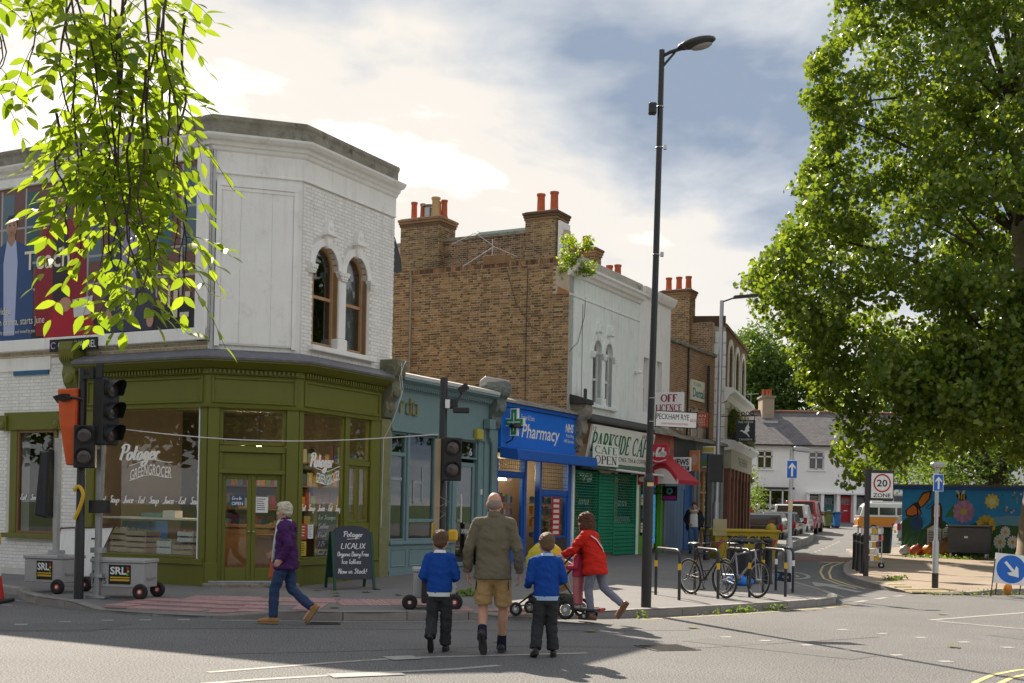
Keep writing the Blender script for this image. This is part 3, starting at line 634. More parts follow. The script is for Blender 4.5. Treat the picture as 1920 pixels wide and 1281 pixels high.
def corbel(parent, M, x0, x1, z0, z1, d, m, name='console_bracket'):   # scrolled console at the end of a shop fascia
    h = z1-z0; b = MB(M)
    P = [(0, z1), (-d, z1), (-d*1.05, z1-.12*h), (-d*.95, z1-.26*h), (-d*.7, z1-.36*h), (-d*.78, z1-.48*h), (-d*.66, z1-.62*h), (-d*.4, z1-.72*h), (-d*.46, z1-.84*h), (-d*.3, z1-.97*h), (0, z0)]
    b.prismx([(y, z) for y, z in P], x0, x1); o = b.build(name, m, parent, bevel=.012)
    q = MB(M); w = x1-x0
    for k in range(5): q.box(x0+w*.16+w*.15*k, x0+w*.22+w*.15*k, -d*1.0, -d*.6, z1-.30*h, z1-.06*h)
    q.ball(((x0+x1)/2, -d*.74, z1-.55*h), w*.34, d*.1, h*.09); q.ball(((x0+x1)/2, -d*.42, z1-.8*h), w*.3, d*.12, h*.09)
    q.torus((x1, -d*.55, z1-.22*h), (1, 0, 0), h*.11, .014, 14, 6); q.torus((x0, -d*.55, z1-.22*h), (1, 0, 0), h*.11, .014, 14, 6)
    q.build('carving', m, o, smooth=40); return o
def dentils(parent, M, x0, x1, z0, z1, y0, y1, w, gap, m):
    b = MB(M); n = int((x1-x0)/(w+gap)); st = (x1-x0)/n
    for i in range(n): b.box(x0+st*i, x0+st*i+st*w/(w+gap), y0, y1, z0, z1)
    return b.build('dentil_course', m, parent, kind='stuff')
def capital(b, x0, x1, z0, z1, d):
    cx_ = (x0+x1)/2; w = (x1-x0)/2; h = z1-z0
    b.box(x0, x1, -d, .02, z1-.2*h, z1); b.prism([(cx_-w*.55, z0), (cx_+w*.55, z0), (x1, z1-.2*h), (x0, z1-.2*h)], -d*.8, .02)
    for k in (-.6, 0, .6):
        b.ball((cx_+w*k, -d*.85, z0+.62*h), w*.3, d*.3, h*.2, 8, 6); b.ball((cx_+w*k*.7, -d*.75, z0+.28*h), w*.24, d*.28, h*.17, 8, 6)
def keystone(b, cx_, z0, z1):
    h = z1-z0
    b.prism([(cx_-.05, z0), (cx_+.05, z0), (cx_+.1, z0+.42*h), (cx_-.1, z0+.42*h)], -.09, .02); b.box(cx_-.15, cx_+.15, -.15, .02, z0+.42*h, z0+.50*h); b.box(cx_-.12, cx_+.12, -.12, .02, z0+.50*h, z0+.56*h)
    b.prism([(cx_-.11, z0+.56*h), (cx_+.11, z0+.56*h), (cx_+.07, z0+.88*h), (cx_, z1), (cx_-.07, z0+.88*h)], -.1, .02)
    b.ball((cx_, -.1, z0+.72*h), .06, .04, .07, 8, 6); b.ball((cx_, -.08, z0+.2*h), .045, .04, .1, 8, 6)
def twin_arch_windows(parent, M, wins, zs0, zs, zt, sash, wallm, meet, shelves=False, caps=True, key=True, glass=GLASSD):
    for i, (a, c) in enumerate(wins):
        g = MB(M); arch_band(g, a+.05, c-.05, zs, zt-.05, .05, .10, .16); g.box(a, a+.05, .10, .16, zs0, zs); g.box(c-.05, c, .10, .16, zs0, zs); g.box(a+.05, c-.05, .10, .16, zs0, zs0+.09)
        g.box(a+.05, c-.05, .12, .17, meet-.03, meet+.03); f = g.build('sash_frame', sash, parent)
        g = MB(M); arch_pane(g, a+.04, c-.04, zs0+.05, zs, zt-.04, .145); g.build('pane', glass, f)
        g = MB(M); arch_fill(g, a, c, zs, zt, zt+.05, .16, .30); g.box(a-.02, a, .0, .30, zs0, zs); g.box(c, c+.02, .0, .30, zs0, zs); arch_band(g, a, c, zs, zt, .015, .0, .30); g.build('reveal', sash if sash is SASH else wallm, parent)
        g = MB(M); arch_band(g, a, c, zs, zt, .14, -.03, .02); g.build('arch_band', wallm, parent)
        if key: g = MB(M); keystone(g, (a+c)/2, zt-.04, zt+.52); g.build('keystone', wallm, parent, smooth=30)
    if caps:
        ed = [(wins[0][0]-.19, wins[0][0]+.01), (wins[0][1]-.04, wins[1][0]+.04), (wins[1][1]-.01, wins[1][1]+.19)]
        for a, c in ed:
            g = MB(M); capital(g, a, c, zs-.16, zs+.01, .10); g.build('capital', wallm, parent, smooth=40)
    a, c = wins[0][1], wins[1][0]
    g = MB(M); g.box(a+.01, c-.01, -.05, .25, zs0+.22, zs-.16); g.box(a-.03, c+.03, -.07, .25, zs0, zs0+.22); g.build('column', wallm, parent, bevel=.02)
    g = MB(M); g.box(wins[0][0]-.12, wins[1][1]+.24, -.12, .1, zs0-.1, zs0); g.build('sill', wallm, parent, bevel=.012)
# ================================================================ THE CORNER SHOP
CLx, CLy = -5.522, 21.604
FR = frame(-3.97, 22.07, 0, 61.7); FC = frame(CLx, CLy, 0, 16.7); FL = frame(CLx, CLy, 0, -28.3)
LEND = 10.0
pA = FL @ Vector((-LEND, 0, 0)); pL = Vector((CLx, CLy, 0)); pR = Vector((-3.97, 22.07, 0)); pB = FR @ Vector((3.02, 0, 0))
pS = FL @ Vector((-3.1, 0, 0))                      # left end of the shopfront
PATH = [pA, pL, pR, pB]; SPATH = [pS, pL, pR, FR @ Vector((2.56, 0, 0))]
CB = thing('corner_shop', 'white two-storey corner building with olive green greengrocer shopfront and canted corner', 'building', frame(-4.8, 21.9, 0, 0))
# upper walls
w = MB(FL); w.box(-LEND, .0, .0, .3, 4.3, 8.1); w.build('side_wall', PWALL, CB)
w = MB(FC); w.box(.0, 1.62, .012, .3, 4.3, 8.1); w.build('corner_wall', PWALL, CB)
W1, W2 = (.36, 1.10), (1.34, 2.06)
w = MB(FR); wallgrid(w, 0, 3.02, 4.3, 8.1, [(W1[0], W1[1], 4.62, 6.6), (W2[0], W2[1], 4.62, 6.6)], .012, .3)
for a, c in (W1, W2): arch_fill(w, a, c, 6.12, 6.54, 6.601, .012, .3)
w.build('front_wall', MORTW, CB)
def sk(xm, zm, a, e):
    for p, q in (W1, W2):
        if a < q+.15 and e > p-.15:
            if zm < 6.12 and zm > 4.5 and a < q+.02 and e > p-.02: return True
            if zm >= 6.0 and ((xm-(p+q)/2)/((q-p)/2+.16))**2+(max(0, zm-6.12)/.6)**2 < 1: return True
    return False
bricks(CB, FR, 0.03, 3.02, 4.42, 7.58, PWHITE, sk, n_ind=110, proud=.005, mort=MORTW, wob=.0022, y=.012)
twin_arch_windows(CB, FR, (W1, W2), 4.62, 6.12, 6.54, SASH, PWALL, 5.57)
b = MB(FR)
for zc in (4.95, 5.3): b.box(.3, 1.2, .55, .9, zc, zc+.02)
b.build('stock_shelf', WOODI, CB)
b = MB(FR); b.box(.1, 1.15, .9, .95, 4.4, 6.5); b.box(1.3, 2.2, .3, .33, 4.4, 6.5); b.build('window_blind', CURT, CB)
b = MB(FR)
for k in range(9): b.ball((.42+.08*k, .7, 5.0+.35*(k % 2)), .07, .06, .04, 8, 6)
b.build('stored_shoes', METALB, CB)
sweep('frieze', PATH, [(.012, 7.6), (.03, 7.6), (.03, 7.63), (.014, 7.64), (.014, 8.0), (.03, 8.02), (-.02, 8.05), (-.02, 7.6)], PWALL, CB)
sweep('main_cornice', PATH, [(.0, 7.98), (.05, 8.02), (.07, 8.07), (.11, 8.09), (.13, 8.15), (.21, 8.17), (.26, 8.22), (.27, 8.26), (.0, 8.30), (-.1, 8.3), (-.1, 7.98)], PANELM, CB)
sweep('blocking_course', PATH, [(.06, 8.28), (.07, 8.52), (.10, 8.55), (.10, 8.63), (-.35, 8.65), (-.35, 8.28)], STONE, CB, bevel=.015)
b = MB(); q = [FL @ Vector((-LEND, .3, 0)), FL @ Vector((0, .3, 0)), FR @ Vector((0.1, .3, 0)), FR @ Vector((3.0, .3, 0)), FR @ Vector((3.0, 1.2, 0)), FL @ Vector((.2, 4.1, 0)), FL @ Vector((-LEND, 4.1, 0))]
b.prismz([(p.x, p.y) for p in q], 7.9, 8.0); b.build('roof', ROOFG, CB)
b = MB(FR); b.box(2.72, 3.02, .3, 1.6, 3.2, 8.25); b.build('party_wall', BRICKM, CB)
b = MB(FL); b.box(-LEND, -LEND+.3, .3, 4.1, 0, 8.2); b.box(-LEND, .3, 4.1, 4.25, 0, 8.2); b.build('rear_wall', BRICKM, CB)
# big white board on the cant
b = MB(FC); b.box(.10, 1.50, -.05, .01, 4.5, 7.42); b.build('blank_board', PANELM, CB, bevel=.006)
for x0, x1 in ((.17, .50), (.504, 1.06), (1.064, 1.44)):
    b = MB(FC); b.box(x0, x1, -.062, -.045, 4.53, 7.3); b.build('board_sheet', PANELM, CB)
b = MB(FC); b.box(.07, .16, -.085, .0, 4.47, 7.44); b.box(1.45, 1.53, -.085, 0, 4.47, 7.44); b.box(.07, 1.53, -.09, 0, 7.36, 7.47); b.box(.07, 1.53, -.075, 0, 7.29, 7.355); b.build('board_frame', PANELM, CB)
b = MB(FC); b.box(.0, .05, -.06, .0, 4.35, 8.0); b.build('corner_pipe', METALG, CB)
# lead apron over the shop cornice
sweep('lead_apron', SPATH, [(.0, 4.42), (.10, 4.40), (.36, 4.28), (.40, 4.24), (.39, 4.20), (.30, 4.20), (.0, 4.3)], LEAD, CB, smooth=35)
sweep('shop_cornice', SPATH, [(.0, 4.22), (.36, 4.22), (.37, 4.17), (.30, 4.13), (.24, 4.08), (.20, 4.06), (.12, 4.05), (.12, 3.96), (.08, 3.94), (.0, 3.94)], GREENP, CB, smooth=25)
for M, a, c in ((FL, -3.1, -.02), (FC, .0, 1.62), (FR, .02, 2.55)): dentils(CB, M, a, c, 3.975, 4.045, -.165, -.1, .042, .036, GREENP)
sweep('fascia', SPATH, [(.055, 3.40), (.075, 3.40), (.075, 3.95), (.0, 3.95), (.0, 3.40)], GREENP, CB)
for M, a, c in ((FL, -3.0, -.06), (FC, .05, 1.57), (FR, .06, 2.5)):
    b = MB(M); framebox(b, a, c, 3.44, 3.92, .05, -.105, -.07); b.build('fascia_moulding', GREENP, CB, bevel=.012)
sweep('fascia_lip', SPATH, [(.05, 3.36), (.10, 3.36), (.11, 3.40), (.08, 3.425), (.0, 3.425), (.0, 3.36)], GREENP, CB)
sweep('stall_riser', [pS, pL], [(.02, .0), (.05, .0), (.05, .5), (.09, .51), (.09, .60), (-.06, .62), (-.06, 0)], GREENP, CB)
sweep('stall_riser', [pR, FR @ Vector((2.56, 0, 0))], [(.02, .0), (.05, .0), (.05, .5), (.09, .51), (.09, .60), (-.06, .62), (-.06, 0)], GREENP, CB)
def jamb(M, x0, x1, z0=0., z1=3.4, y0=-.07, y1=.1): b = MB(M); b.box(x0, x1, y0, y1, z0, z1); b.box(x0-.015, x1+.015, y0-.02, y1-.02, z0, .55); return b.build('pilaster', GREENP, CB, bevel=.008)
jamb(FL, -3.1, -2.82); jamb(FL, -.13, .02, y0=-.05); jamb(FC, .0, .2); jamb(FC, 1.4, 1.62); jamb(FR, -.02, .1, y0=-.05); jamb(FR, 2.24, 2.56)
def shopwin(M, x0, x1, z0, z1, parent, m, bars=(), name='window', glass=None, fw=.045, y=.02):
    b = MB(M); framebox(b, x0, x1, z0, z1, fw, y-.035, y+.05)
    for k in bars: b.box(*([k[0], k[1]] if len(k) == 4 else [x0, x1]), y-.03, y+.045, *(k[2:] if len(k) == 4 else k))
    f = b.build(name, m, parent, bevel=.006); g = MB(M); g.box(x0+fw*.6, x1-fw*.6, y+.004, y+.012, z0+fw*.6, z1-fw*.6); g.build('pane', glass or GLASS, f); return f
shopwin(FL, -2.82, -.13, .61, 3.38, CB, GREENP)
b = MB(FL); b.box(-.175, -.15, -.045, .0, .61, 3.38); b.build('sun_bleached_stop', WHITE, CB)
shopwin(FR, .1, 1.40, .61, 3.38, CB, GREENP)
b = MB(FR); b.box(1.40, 1.54, -.05, .08, .0, 3.4); b.build('mullion', GREENP, CB, bevel=.008)
shopwin(FR, 1.54, 2.24, 2.52, 3.38, CB, GREENP)
for z0, z1 in ((2.42, 2.52), (1.12, 1.30)): b = MB(FR); b.box(1.54, 2.24, -.05, .08, z0, z1); b.build('transom', GREENP, CB, bevel=.006)
shopwin(FR, 1.55, 1.875, 1.30, 2.42, CB, GREENP, fw=.05); shopwin(FR, 1.885, 2.23, 1.30, 2.42, CB, GREENP, fw=.05); shopwin(FR, 1.55, 2.23, .61, 1.12, CB, GREENP)
# door on the cant
b = MB(FC); b.box(.2, 1.4, -.04, .1, 2.56, 2.68); b.box(.2, 1.4, .02, .1, 2.22, 2.56); b.box(.2, .27, -.03, .1, .2, 2.56); b.box(1.33, 1.4, -.03, .1, .2, 2.56); b.box(.2, 1.4, -.055, .05, 2.17, 2.25); b.build('door_frame', GREENP, CB, bevel=.01)
shopwin(FC, .2, 1.4, 2.69, 3.38, CB, GREENP, fw=.07)
for a, c, hx in ((.27, .80, .76), (.805, 1.33, .845)):
    b = MB(FC); b.box(a, a+.075, .03, .08, .22, 2.17); b.box(c-.075, c, .03, .08, .22, 2.17); b.box(a+.075, c-.075, .03, .08, 2.07, 2.17); b.box(a+.075, c-.075, .03, .08, .22, .46); d = b.build('door', GREENP, CB, bevel=.008)
    b = MB(FC); b.box(a+.06, c-.06, .05, .056, .44, 2.09); b.build('pane', GLASS, d)
    b = MB(FC); b.ball((hx, .015, 1.12), .022, .022, .022, 10, 8); b.build('handle', METALS, d)
b = MB(FC); b.box(-.05, 1.67, -.3, .3, .0, .19); b.build('doorstep', STONE, CB, bevel=.02)
b = MB(FC); b.box(.05, 1.57, -.16, .3, .19, .225); b.build('threshold', COPING, CB, bevel=.01)
# interior of the shop
b = MB(); q = [FL @ Vector((-9.6, .31, 0)), FL @ Vector((-.1, .31, 0)), FC @ Vector((.1, .31, 0)), FC @ Vector((1.5, .31, 0)), FR @ Vector((.12, .31, 0)), FR @ Vector((2.6, .31, 0)), FR @ Vector((2.6, 2.0, 0)), FL @ Vector((.8, 4.05, 0)), FL @ Vector((-9.6, 4.05, 0))]
qq = [(p.x, p.y) for p in q]; b.prismz(qq, .1, .2); b.build('shop_floor', WOODI, CB); b = MB(); b.prismz(qq, 3.55, 3.65); b.build('shop_ceiling', INTW, CB)
b = MB(FL); b.box(-9.6, .8, 4.0, 4.08, .2, 3.6); b.box(-3.3, -3.1, .3, 2.6, .2, 3.6); b.build('interior_wall', INTW, CB)
b = MB(FR); b.box(2.55, 2.65, .3, 1.6, .2, 3.6); b.build('interior_wall', INTW, CB)
b = MB(FL)
for z in (1.0, 1.5, 2.0, 2.5): b.box(-3, .7, 3.65, 4.0, z, z+.03)
b.box(-2.0, .6, 2.4, 3.0, .2, 1.15); b.box(-2.1, .7, 2.35, 3.05, 1.15, 1.2); b.build('shelving', WOODI, CB)
b = MB(FL); b.box(-2.76, -.2, .12, .7, 1.30, 1.335); b.build('window_shelf', WSASH, CB)
b = MB(FR); b.box(.15, 1.3, .5, 1.1, .2, 1.0); b.box(.1, 2.2, .45, 1.2, 1.0, 1.05); b.build('counter', WOODI, CB)
PRODS = [mat('produce_%d' % i, c, .6, var=.2, vs=8) for i, c in enumerate([(.60, .24, .02), (.30, .05, .03), (.14, .24, .05), (.38, .30, .09), (.06, .11, .20), (.42, .40, .34), (.16, .06, .10), (.16, .26, .27)])]
b2 = [MB(FL) for _ in PRODS]
for z in (1.03, 1.53, 2.03, 2.53):
    x = -2.95
    while x < .5: wd = rnd.uniform(.06, .16); b2[rnd.randrange(8)].box(x, x+wd, 3.68, 3.9, z, z+rnd.uniform(.12, .38)); x += wd+.015
for q, m in zip(b2, PRODS): q.build('stocked_goods', m, CB)
CRATE = mat('pale_crate_wood', (.48, .36, .22), .7, var=.25, vs=8, bump=.2, bs=40)
def crate(M, x, y, z, w, d, h, fill, lab, slats=3, col=CRATE, loc='behind the big left shop window'):
    t = thing('produce_crate', lab, 'crate', M @ Matrix.Translation((x, y, z)), 'crates in the greengrocer window'); T = M @ Matrix.Translation((x, y, z))
    sh = h/slats
    for k in range(slats):
        for yy in (0, d-.012):
            b = MB(T); b.box(0, w, yy, yy+.012, k*sh+.01, (k+1)*sh-.02); b.build('slat', col, t)
        for xx in (0, w-.012):
            b = MB(T); b.box(xx, xx+.012, .013, d-.013, k*sh+.01, (k+1)*sh-.02); b.build('slat', col, t)
    b = MB(T)
    for xx in (.014, w-.034):
        for yy in (.014, d-.034): b.box(xx, xx+.02, yy, yy+.02, 0, h)
    b.build('corner_posts', col, t); b = MB(T); b.box(.013, w-.013, .013, d-.013, .0, .012); b.build('base', col, t)
    b = MB(T); r = .038
    for i in range(int(w/.085)):
        for j in range(int(d/.085)): b.ball((.05+i*.083, .05+j*.083, h-.03+rnd.uniform(-.01, .02)), r, r, r, 8, 6)
    b.build('produce', fill, t, smooth=60)
crate(FL, -2.55, .15, .66, .42, .36, .46, PRODS[5], 'slatted crate leftmost inside the big left shop window, half hidden by trolley post', 4)
crate(FL, -2.12, .13, .66, .52, .38, .42, PRODS[2], 'deep slatted crate of green apples in the big left shop window', 4)
crate(FL, -1.32, .13, .66, .36, .34, .26, PRODS[2], 'small pale crate left of the stacked pair in the shop window', 2, WSASH)
crate(FL, -.92, .12, .66, .5, .36, .2, PRODS[6], 'low crate at the bottom of the stacked pair in the shop window', 2)
crate(FL, -.82, .14, .90, .38, .32, .2, PRODS[0], 'pale crate of oranges on top of the stacked pair in the shop window', 2, WSASH)
t = thing('orange_net', 'tall column of oranges hanging in the left shop window', 'oranges', FL @ Matrix.Translation((-.36, .3, 1.45)))
b = MB(FL)
for k in range(13):
    for j in range(4): a = j*1.57+k*.7; b.ball((-.36+.075*math.cos(a), .3+.075*math.sin(a), 1.46+.062*k+rnd.uniform(-.01, .01)), .043, .043, .043, 10, 7)
b.build('oranges', PRODS[0], t, smooth=60); b = MB(FL); b.cyl((-.36, .3, 2.3), (-.36, .3, 3.5), .004); b.build('cord', METALB, t)
BULB = mat('bulb_glow', (1, .62, .22), emit=14.)
for i, (M, x, y, z, l) in enumerate(((FL, -.8, .9, 2.35, 'lit pendant bulb in the big left window of the greengrocer'), (FR, .8, 1.6, 2.75, 'lit pendant bulb behind the right-hand window of the greengrocer'), (FC, .8, 2.6, 2.7, 'lit pendant bulb behind the doors of the greengrocer'))):
    t = thing('pendant_lamp', l, 'lamp', M @ Matrix.Translation((x, y, z)), 'pendant bulbs in the greengrocer'); b = MB(M); b.ball((x, y, z), .05, .05, .065, 12, 8); b.build('bulb', BULB, t, smooth=60)
    b = MB(M); b.cyl((x, y, z+.06), (x, y, z+.14), .022); b.cyl((x, y, z+.14), (x, y, 3.54), .004); b.build('flex', METALB, t)
    ld = bpy.data.lights.new('pendant_light', 'POINT'); ld.energy = (16, 6, 7)[i]; ld.color = (1, .72, .42); ld.shadow_soft_size = .06; lo = bpy.data.objects.new('pendant_light', ld); COL.objects.link(lo); lo.parent = t; lo.location = (0, -.0, -.12)
b = MB(FL); b.box(-1.25, -.95, .2, .4, 1.34, 1.47); b.build('shelf_box', WSASH, CB); b = MB(FL); b.box(-1.8, -1.3, .2, .45, 1.34, 1.42); b.build('shelf_tray', PRODS[7], CB)
b = MB(FL); b.box(-2.6, -1.9, .5, 1.0, .66, 1.25); b.build('blue_tub', mat('blue_plastic', (.03, .12, .38), .5), CB)
# window lettering
WL = plain('window_lettering', (.85, .85, .83), emit=0)
def sign_potager(M, x0, x1, zb, h, y, wob):
    script('Potager', M, x0, x0+(x1-x0)*.78, zb+h*.48, h*.42, y, WL, CB, w=.16, slant=.3, rise=h*.02, name='window_script')
    L = x1-x0
    text('GREENGROCER', M, x0+L*.22, x1, zb-.02, zb+h*.26, y, WL, CB, shear=.15, bold=.005, warp=lambda p, q, x, z: (x, z+wob*math.sin(p*6.0-1.2)*h*.06+p*h*.10), name='window_lettering')
    vs = []
    b = MB(M); n = 24
    for dz in (-.055, .36):
        P = [(x0+L*(.20+.82*i/n), zb+h*(dz+.02)+wob*math.sin(i/n*6.0-1.2)*h*.06+i/n*h*.10) for i in range(n+1)]
        b.add([(p[0], y, p[1]+s) for p in P for s in (-.006, .006)], [(2*i, 2*i+2, 2*i+3, 2*i+1) for i in range(n)])
    b.build('lettering_underline', WL, CB)
sign_potager(FL, -2.2, -.88, 2.08, .68, .012, 1); sign_potager(FR, .38, 1.3, 2.06, .6, .012, -1)
script('Eat . Soup . Juice - Eat . Soup . Juice - Eat . Soup', FL, -2.72, -.16, 1.60, .13, .012, WL, CB, w=.14, slant=.35, name='window_script')
script('Eat . Soup . Juice - Eat . Soup', FR, .13, 1.38, 1.52, .12, .012, WL, CB, w=.14, slant=.35, name='window_script')
# small papers in the doors and window
def paper(M, x0, x1, z0, z1, y, m, parent, name='notice', lines=0, lm=BLACK):
    b = MB(M); b.box(x0, x1, y-.002, y, z0, z1); o = b.build(name, m, parent)
    if lines:
        b = MB(M); h = (z1-z0)/(lines+1.5)
        for k in range(lines): a = rnd.uniform(.6, .9); b.box(x0+(x1-x0)*.12, x0+(x1-x0)*(.1+.8*a), y-.0035, y-.0025, z1-h*(k+1.2), z1-h*(k+1.2)+h*.3)
        b.build('print', lm, o)
    return o
paper(FC, .87, 1.10, 1.47, 1.76, .045, WHITE, CB, lines=6)
paper(FC, .42, .68, 1.58, 1.78, .045, plain('open_card', (.05, .09, .16)), CB, 'open_card'); script('Come In', FC, .45, .62, 1.70, .06, .041, WHITE, CB, w=.14); text('OPEN', FC, .45, .65, 1.60, 1.66, .041, WHITE, CB, bold=.02)
paper(FR, .12, .30, .98, 1.28, .0, plain('red_leaflet', (.5, .05, .03)), CB, lines=4, lm=CREAM); paper(FR, .34, .5, 1.0, 1.26, .0, WHITE, CB, lines=7, lm=plain('blue_ink', (.1, .2, .3))); paper(FR, .12, .3, .68, .95, .0, plain('yellow_leaflet', (.6, .42, .04)), CB, lines=5)
# chalk menu in the right window
t = thing('chalk_menu', 'wood-framed chalk price board inside the right greengrocer window', 'chalkboard', FR @ Matrix.Translation((.95, .06, .62)))
b = MB(FR); b.box(.66, 1.3, .06, .08, .64, 1.52); b.build('slate_panel', plain('chalk_slate', (.03, .035, .05)), t); b = MB(FR); framebox(b, .64, 1.32, .62, 1.54, .03, .05, .085); b.build('frame', WOODI, t)
CHALK = plain('chalk', (.7, .7, .7), .9)
for k, s_ in enumerate(('Ice Scoops', 'Coffee', 'Fruit', '2.25', 'Ices 2')): script(s_, FR, .72, .72+.1*len(s_)*.55, 1.36-.17*k, .09, .057, CHALK, t, w=.12)
# console brackets at each end
corbel(CB, FR, 2.58, 2.92, 3.42, 4.62, .42, mat('mossy_green_console', (.17, .17, .11), .8, var=.4, vs=8, bump=.6, bs=40, stain=.6, scol=(.5, .48, .4)))
b = MB(FR); b.box(2.58, 2.92, -.08, .1, 0, 3.42); b.build('end_pilaster', mat('faded_green_pilaster', (.20, .20, .09), .7, var=.25, vs=5, stain=.4, scol=(.4, .38, .28)), CB, bevel=.01)
corbel(CB, FL, -3.48, -3.12, 3.4, 4.66, .36, GREENP)
b = MB(FR); b.tube([(2.7, -.45, 4.55), (2.62, -.5, 4.3), (2.72, -.48, 4.0), (2.6, -.46, 3.7), (2.66, -.3, 3.4), (2.62, -.1, 3.0), (2.6, -.09, 1.2)], .007, 5); b.tube([(2.85, -.45, 4.6), (2.7, -.5, 4.5), (2.6, -.47, 4.25), (2.7, -.46, 3.9)], .006, 5); b.build('loose_cable', WSASH, CB)
# side wall below the billboard, painted brick with a small window
b = MB(FL); wallgrid(b, -LEND, -3.1, 0, 4.31, [(-5.0, -3.92, .95, 3.0)], .012, .3); b.build('lower_side_wall', MORTW, CB)
bricks(CB, FL, -6.6, -3.12, .25, 4.29, PWHITE, lambda x, z, a, e: (e > -5.32 and a < -3.78 and .82 < z < 3.36) or (e > -3.5 and z > 3.4), n_ind=110, proud=.005, wob=.002, y=.012)
bricks(CB, FL, -5.9, -.05, 4.42, 4.62, mat('bare_cream_brick', (.45, .36, .24), .9, var=.3, vs=4, rand=.15, stain=.4, scol=(.65, .62, .55)), lambda x, z, a, e: False, n_ind=40, proud=.008)
b = MB(FL); b.box(-5.36, -3.8, -.06, .1, 3.0, 3.36); b.build('window_hood', GREENP, CB, bevel=.01)
for a in (-5.44, -3.9):
    b = MB(FL); b.box(a, a+.2, -.11, .05, 3.0, 3.3); b.ball((a+.1, -.11, 3.1), .07, .04, .09); b.build('hood_bracket', GREENP, CB, bevel=.008)
b = MB(FL); b.box(-5.2, -5.0, -.03, .08, .9, 3.0); b.box(-3.92, -3.86, -.03, .08, .9, 3.0); b.build('window_surround', GREENP, CB, bevel=.006)
b = MB(FL); b.box(-5.3, -3.8, -.14, .08, .86, .95); b.build('window_sill', GREENP, CB, bevel=.008)
shopwin(FL, -5.0, -3.92, .95, 3.0, CB, mat('brown_window_frame', (.22, .11, .05), .5), fw=.05)
script('Eat . Soup . Juice', FL, -4.92, -3.98, 1.62, .11, .012, WL, CB, w=.14, slant=.35, name='window_script')
b = MB(FL); b.box(-5.15, -4.15, -.03, .01, 4.1, 4.18); b.build('blue_trim', mat('blue_strip', (.02, .12, .25), .5), CB); b = MB(FL); b.box(-6.2, -4.1, -.02, .011, 4.19, 4.45); b.build('wall_board', PANELM, CB)
# back of roof: far chimney hint on the left
chimney(CB, FL, -5.6, -4.9, 2.6, 3.2, 8.0, 9.0, [], BRICKD, 0)
# ---- billboard
BBt = thing('billboard', 'large advertising billboard with people on the upper side wall', 'billboard', FL @ Matrix.Translation((-3, 0, 4.7)))
b = MB(FL); b.box(-6.6, .02, -.10, -.012, 4.72, 7.98); b.build('backing_panel', METALG, BBt)
b = MB(FL); b.box(-6.6, .02, -.16, -.012, 4.56, 4.79); b.build('frame_bar', PANELM, BBt, bevel=.015)
b = MB(FL); b.box(-6.6, .02, -.16, -.012, 7.84, 8.02); b.build('frame_bar', PANELM, BBt, bevel=.015)
b = MB(FL); b.box(-.24, .02, -.165, -.012, 4.56, 8.02); b.build('frame_bar', PANELM, BBt, bevel=.015)
def px(name, P, c, y, rough=.35): return flat(FL, P, [tuple(range(len(P)))], y, name, plain('print_%.2f_%.2f_%.2f' % c, c, rough), BBt)
def ell(cx_, cz, rx, rz, n=20, a0=0, a1=360): return [(cx_+rx*math.cos(R(a0+(a1-a0)*i/n)), cz+rz*math.sin(R(a0+(a1-a0)*i/n))) for i in range(n)]
Y0 = -.104
px('poster_sheet', [(-6.6, 4.79), (-.24, 4.79), (-.24, 7.84), (-6.6, 7.84)], (.16, .075, .06), Y0)
for k, x in enumerate((-5.95, -5.45, -4.75, -3.9, -3.0, -2.1, -1.2, -.6)):
    px('poster_window', [(x, 6.2+.0*k), (x+.33, 6.2), (x+.33, 7.72), (x, 7.72)], ((.05, .13, .16), (.10, .16, .20), (.04, .10, .13))[k % 3], Y0-.002)
    px('poster_window_bar', [(x-.05, 5.4), (x, 5.4), (x, 7.8), (x-.05, 7.8)], (.38, .36, .36), Y0-.003)
for z in (7.0, 6.28, 5.75): px('poster_window_bar', [(-6.6, z), (-.24, z), (-.24, z+.045), (-6.6, z+.045)], (.36, .34, .34), Y0-.0035)
px('poster_shade', [(-6.6, 4.79), (-.24, 4.79), (-.24, 5.35), (-2, 5.1), (-4, 5.2), (-6.6, 5.3)], (.025, .025, .035), Y0-.004)
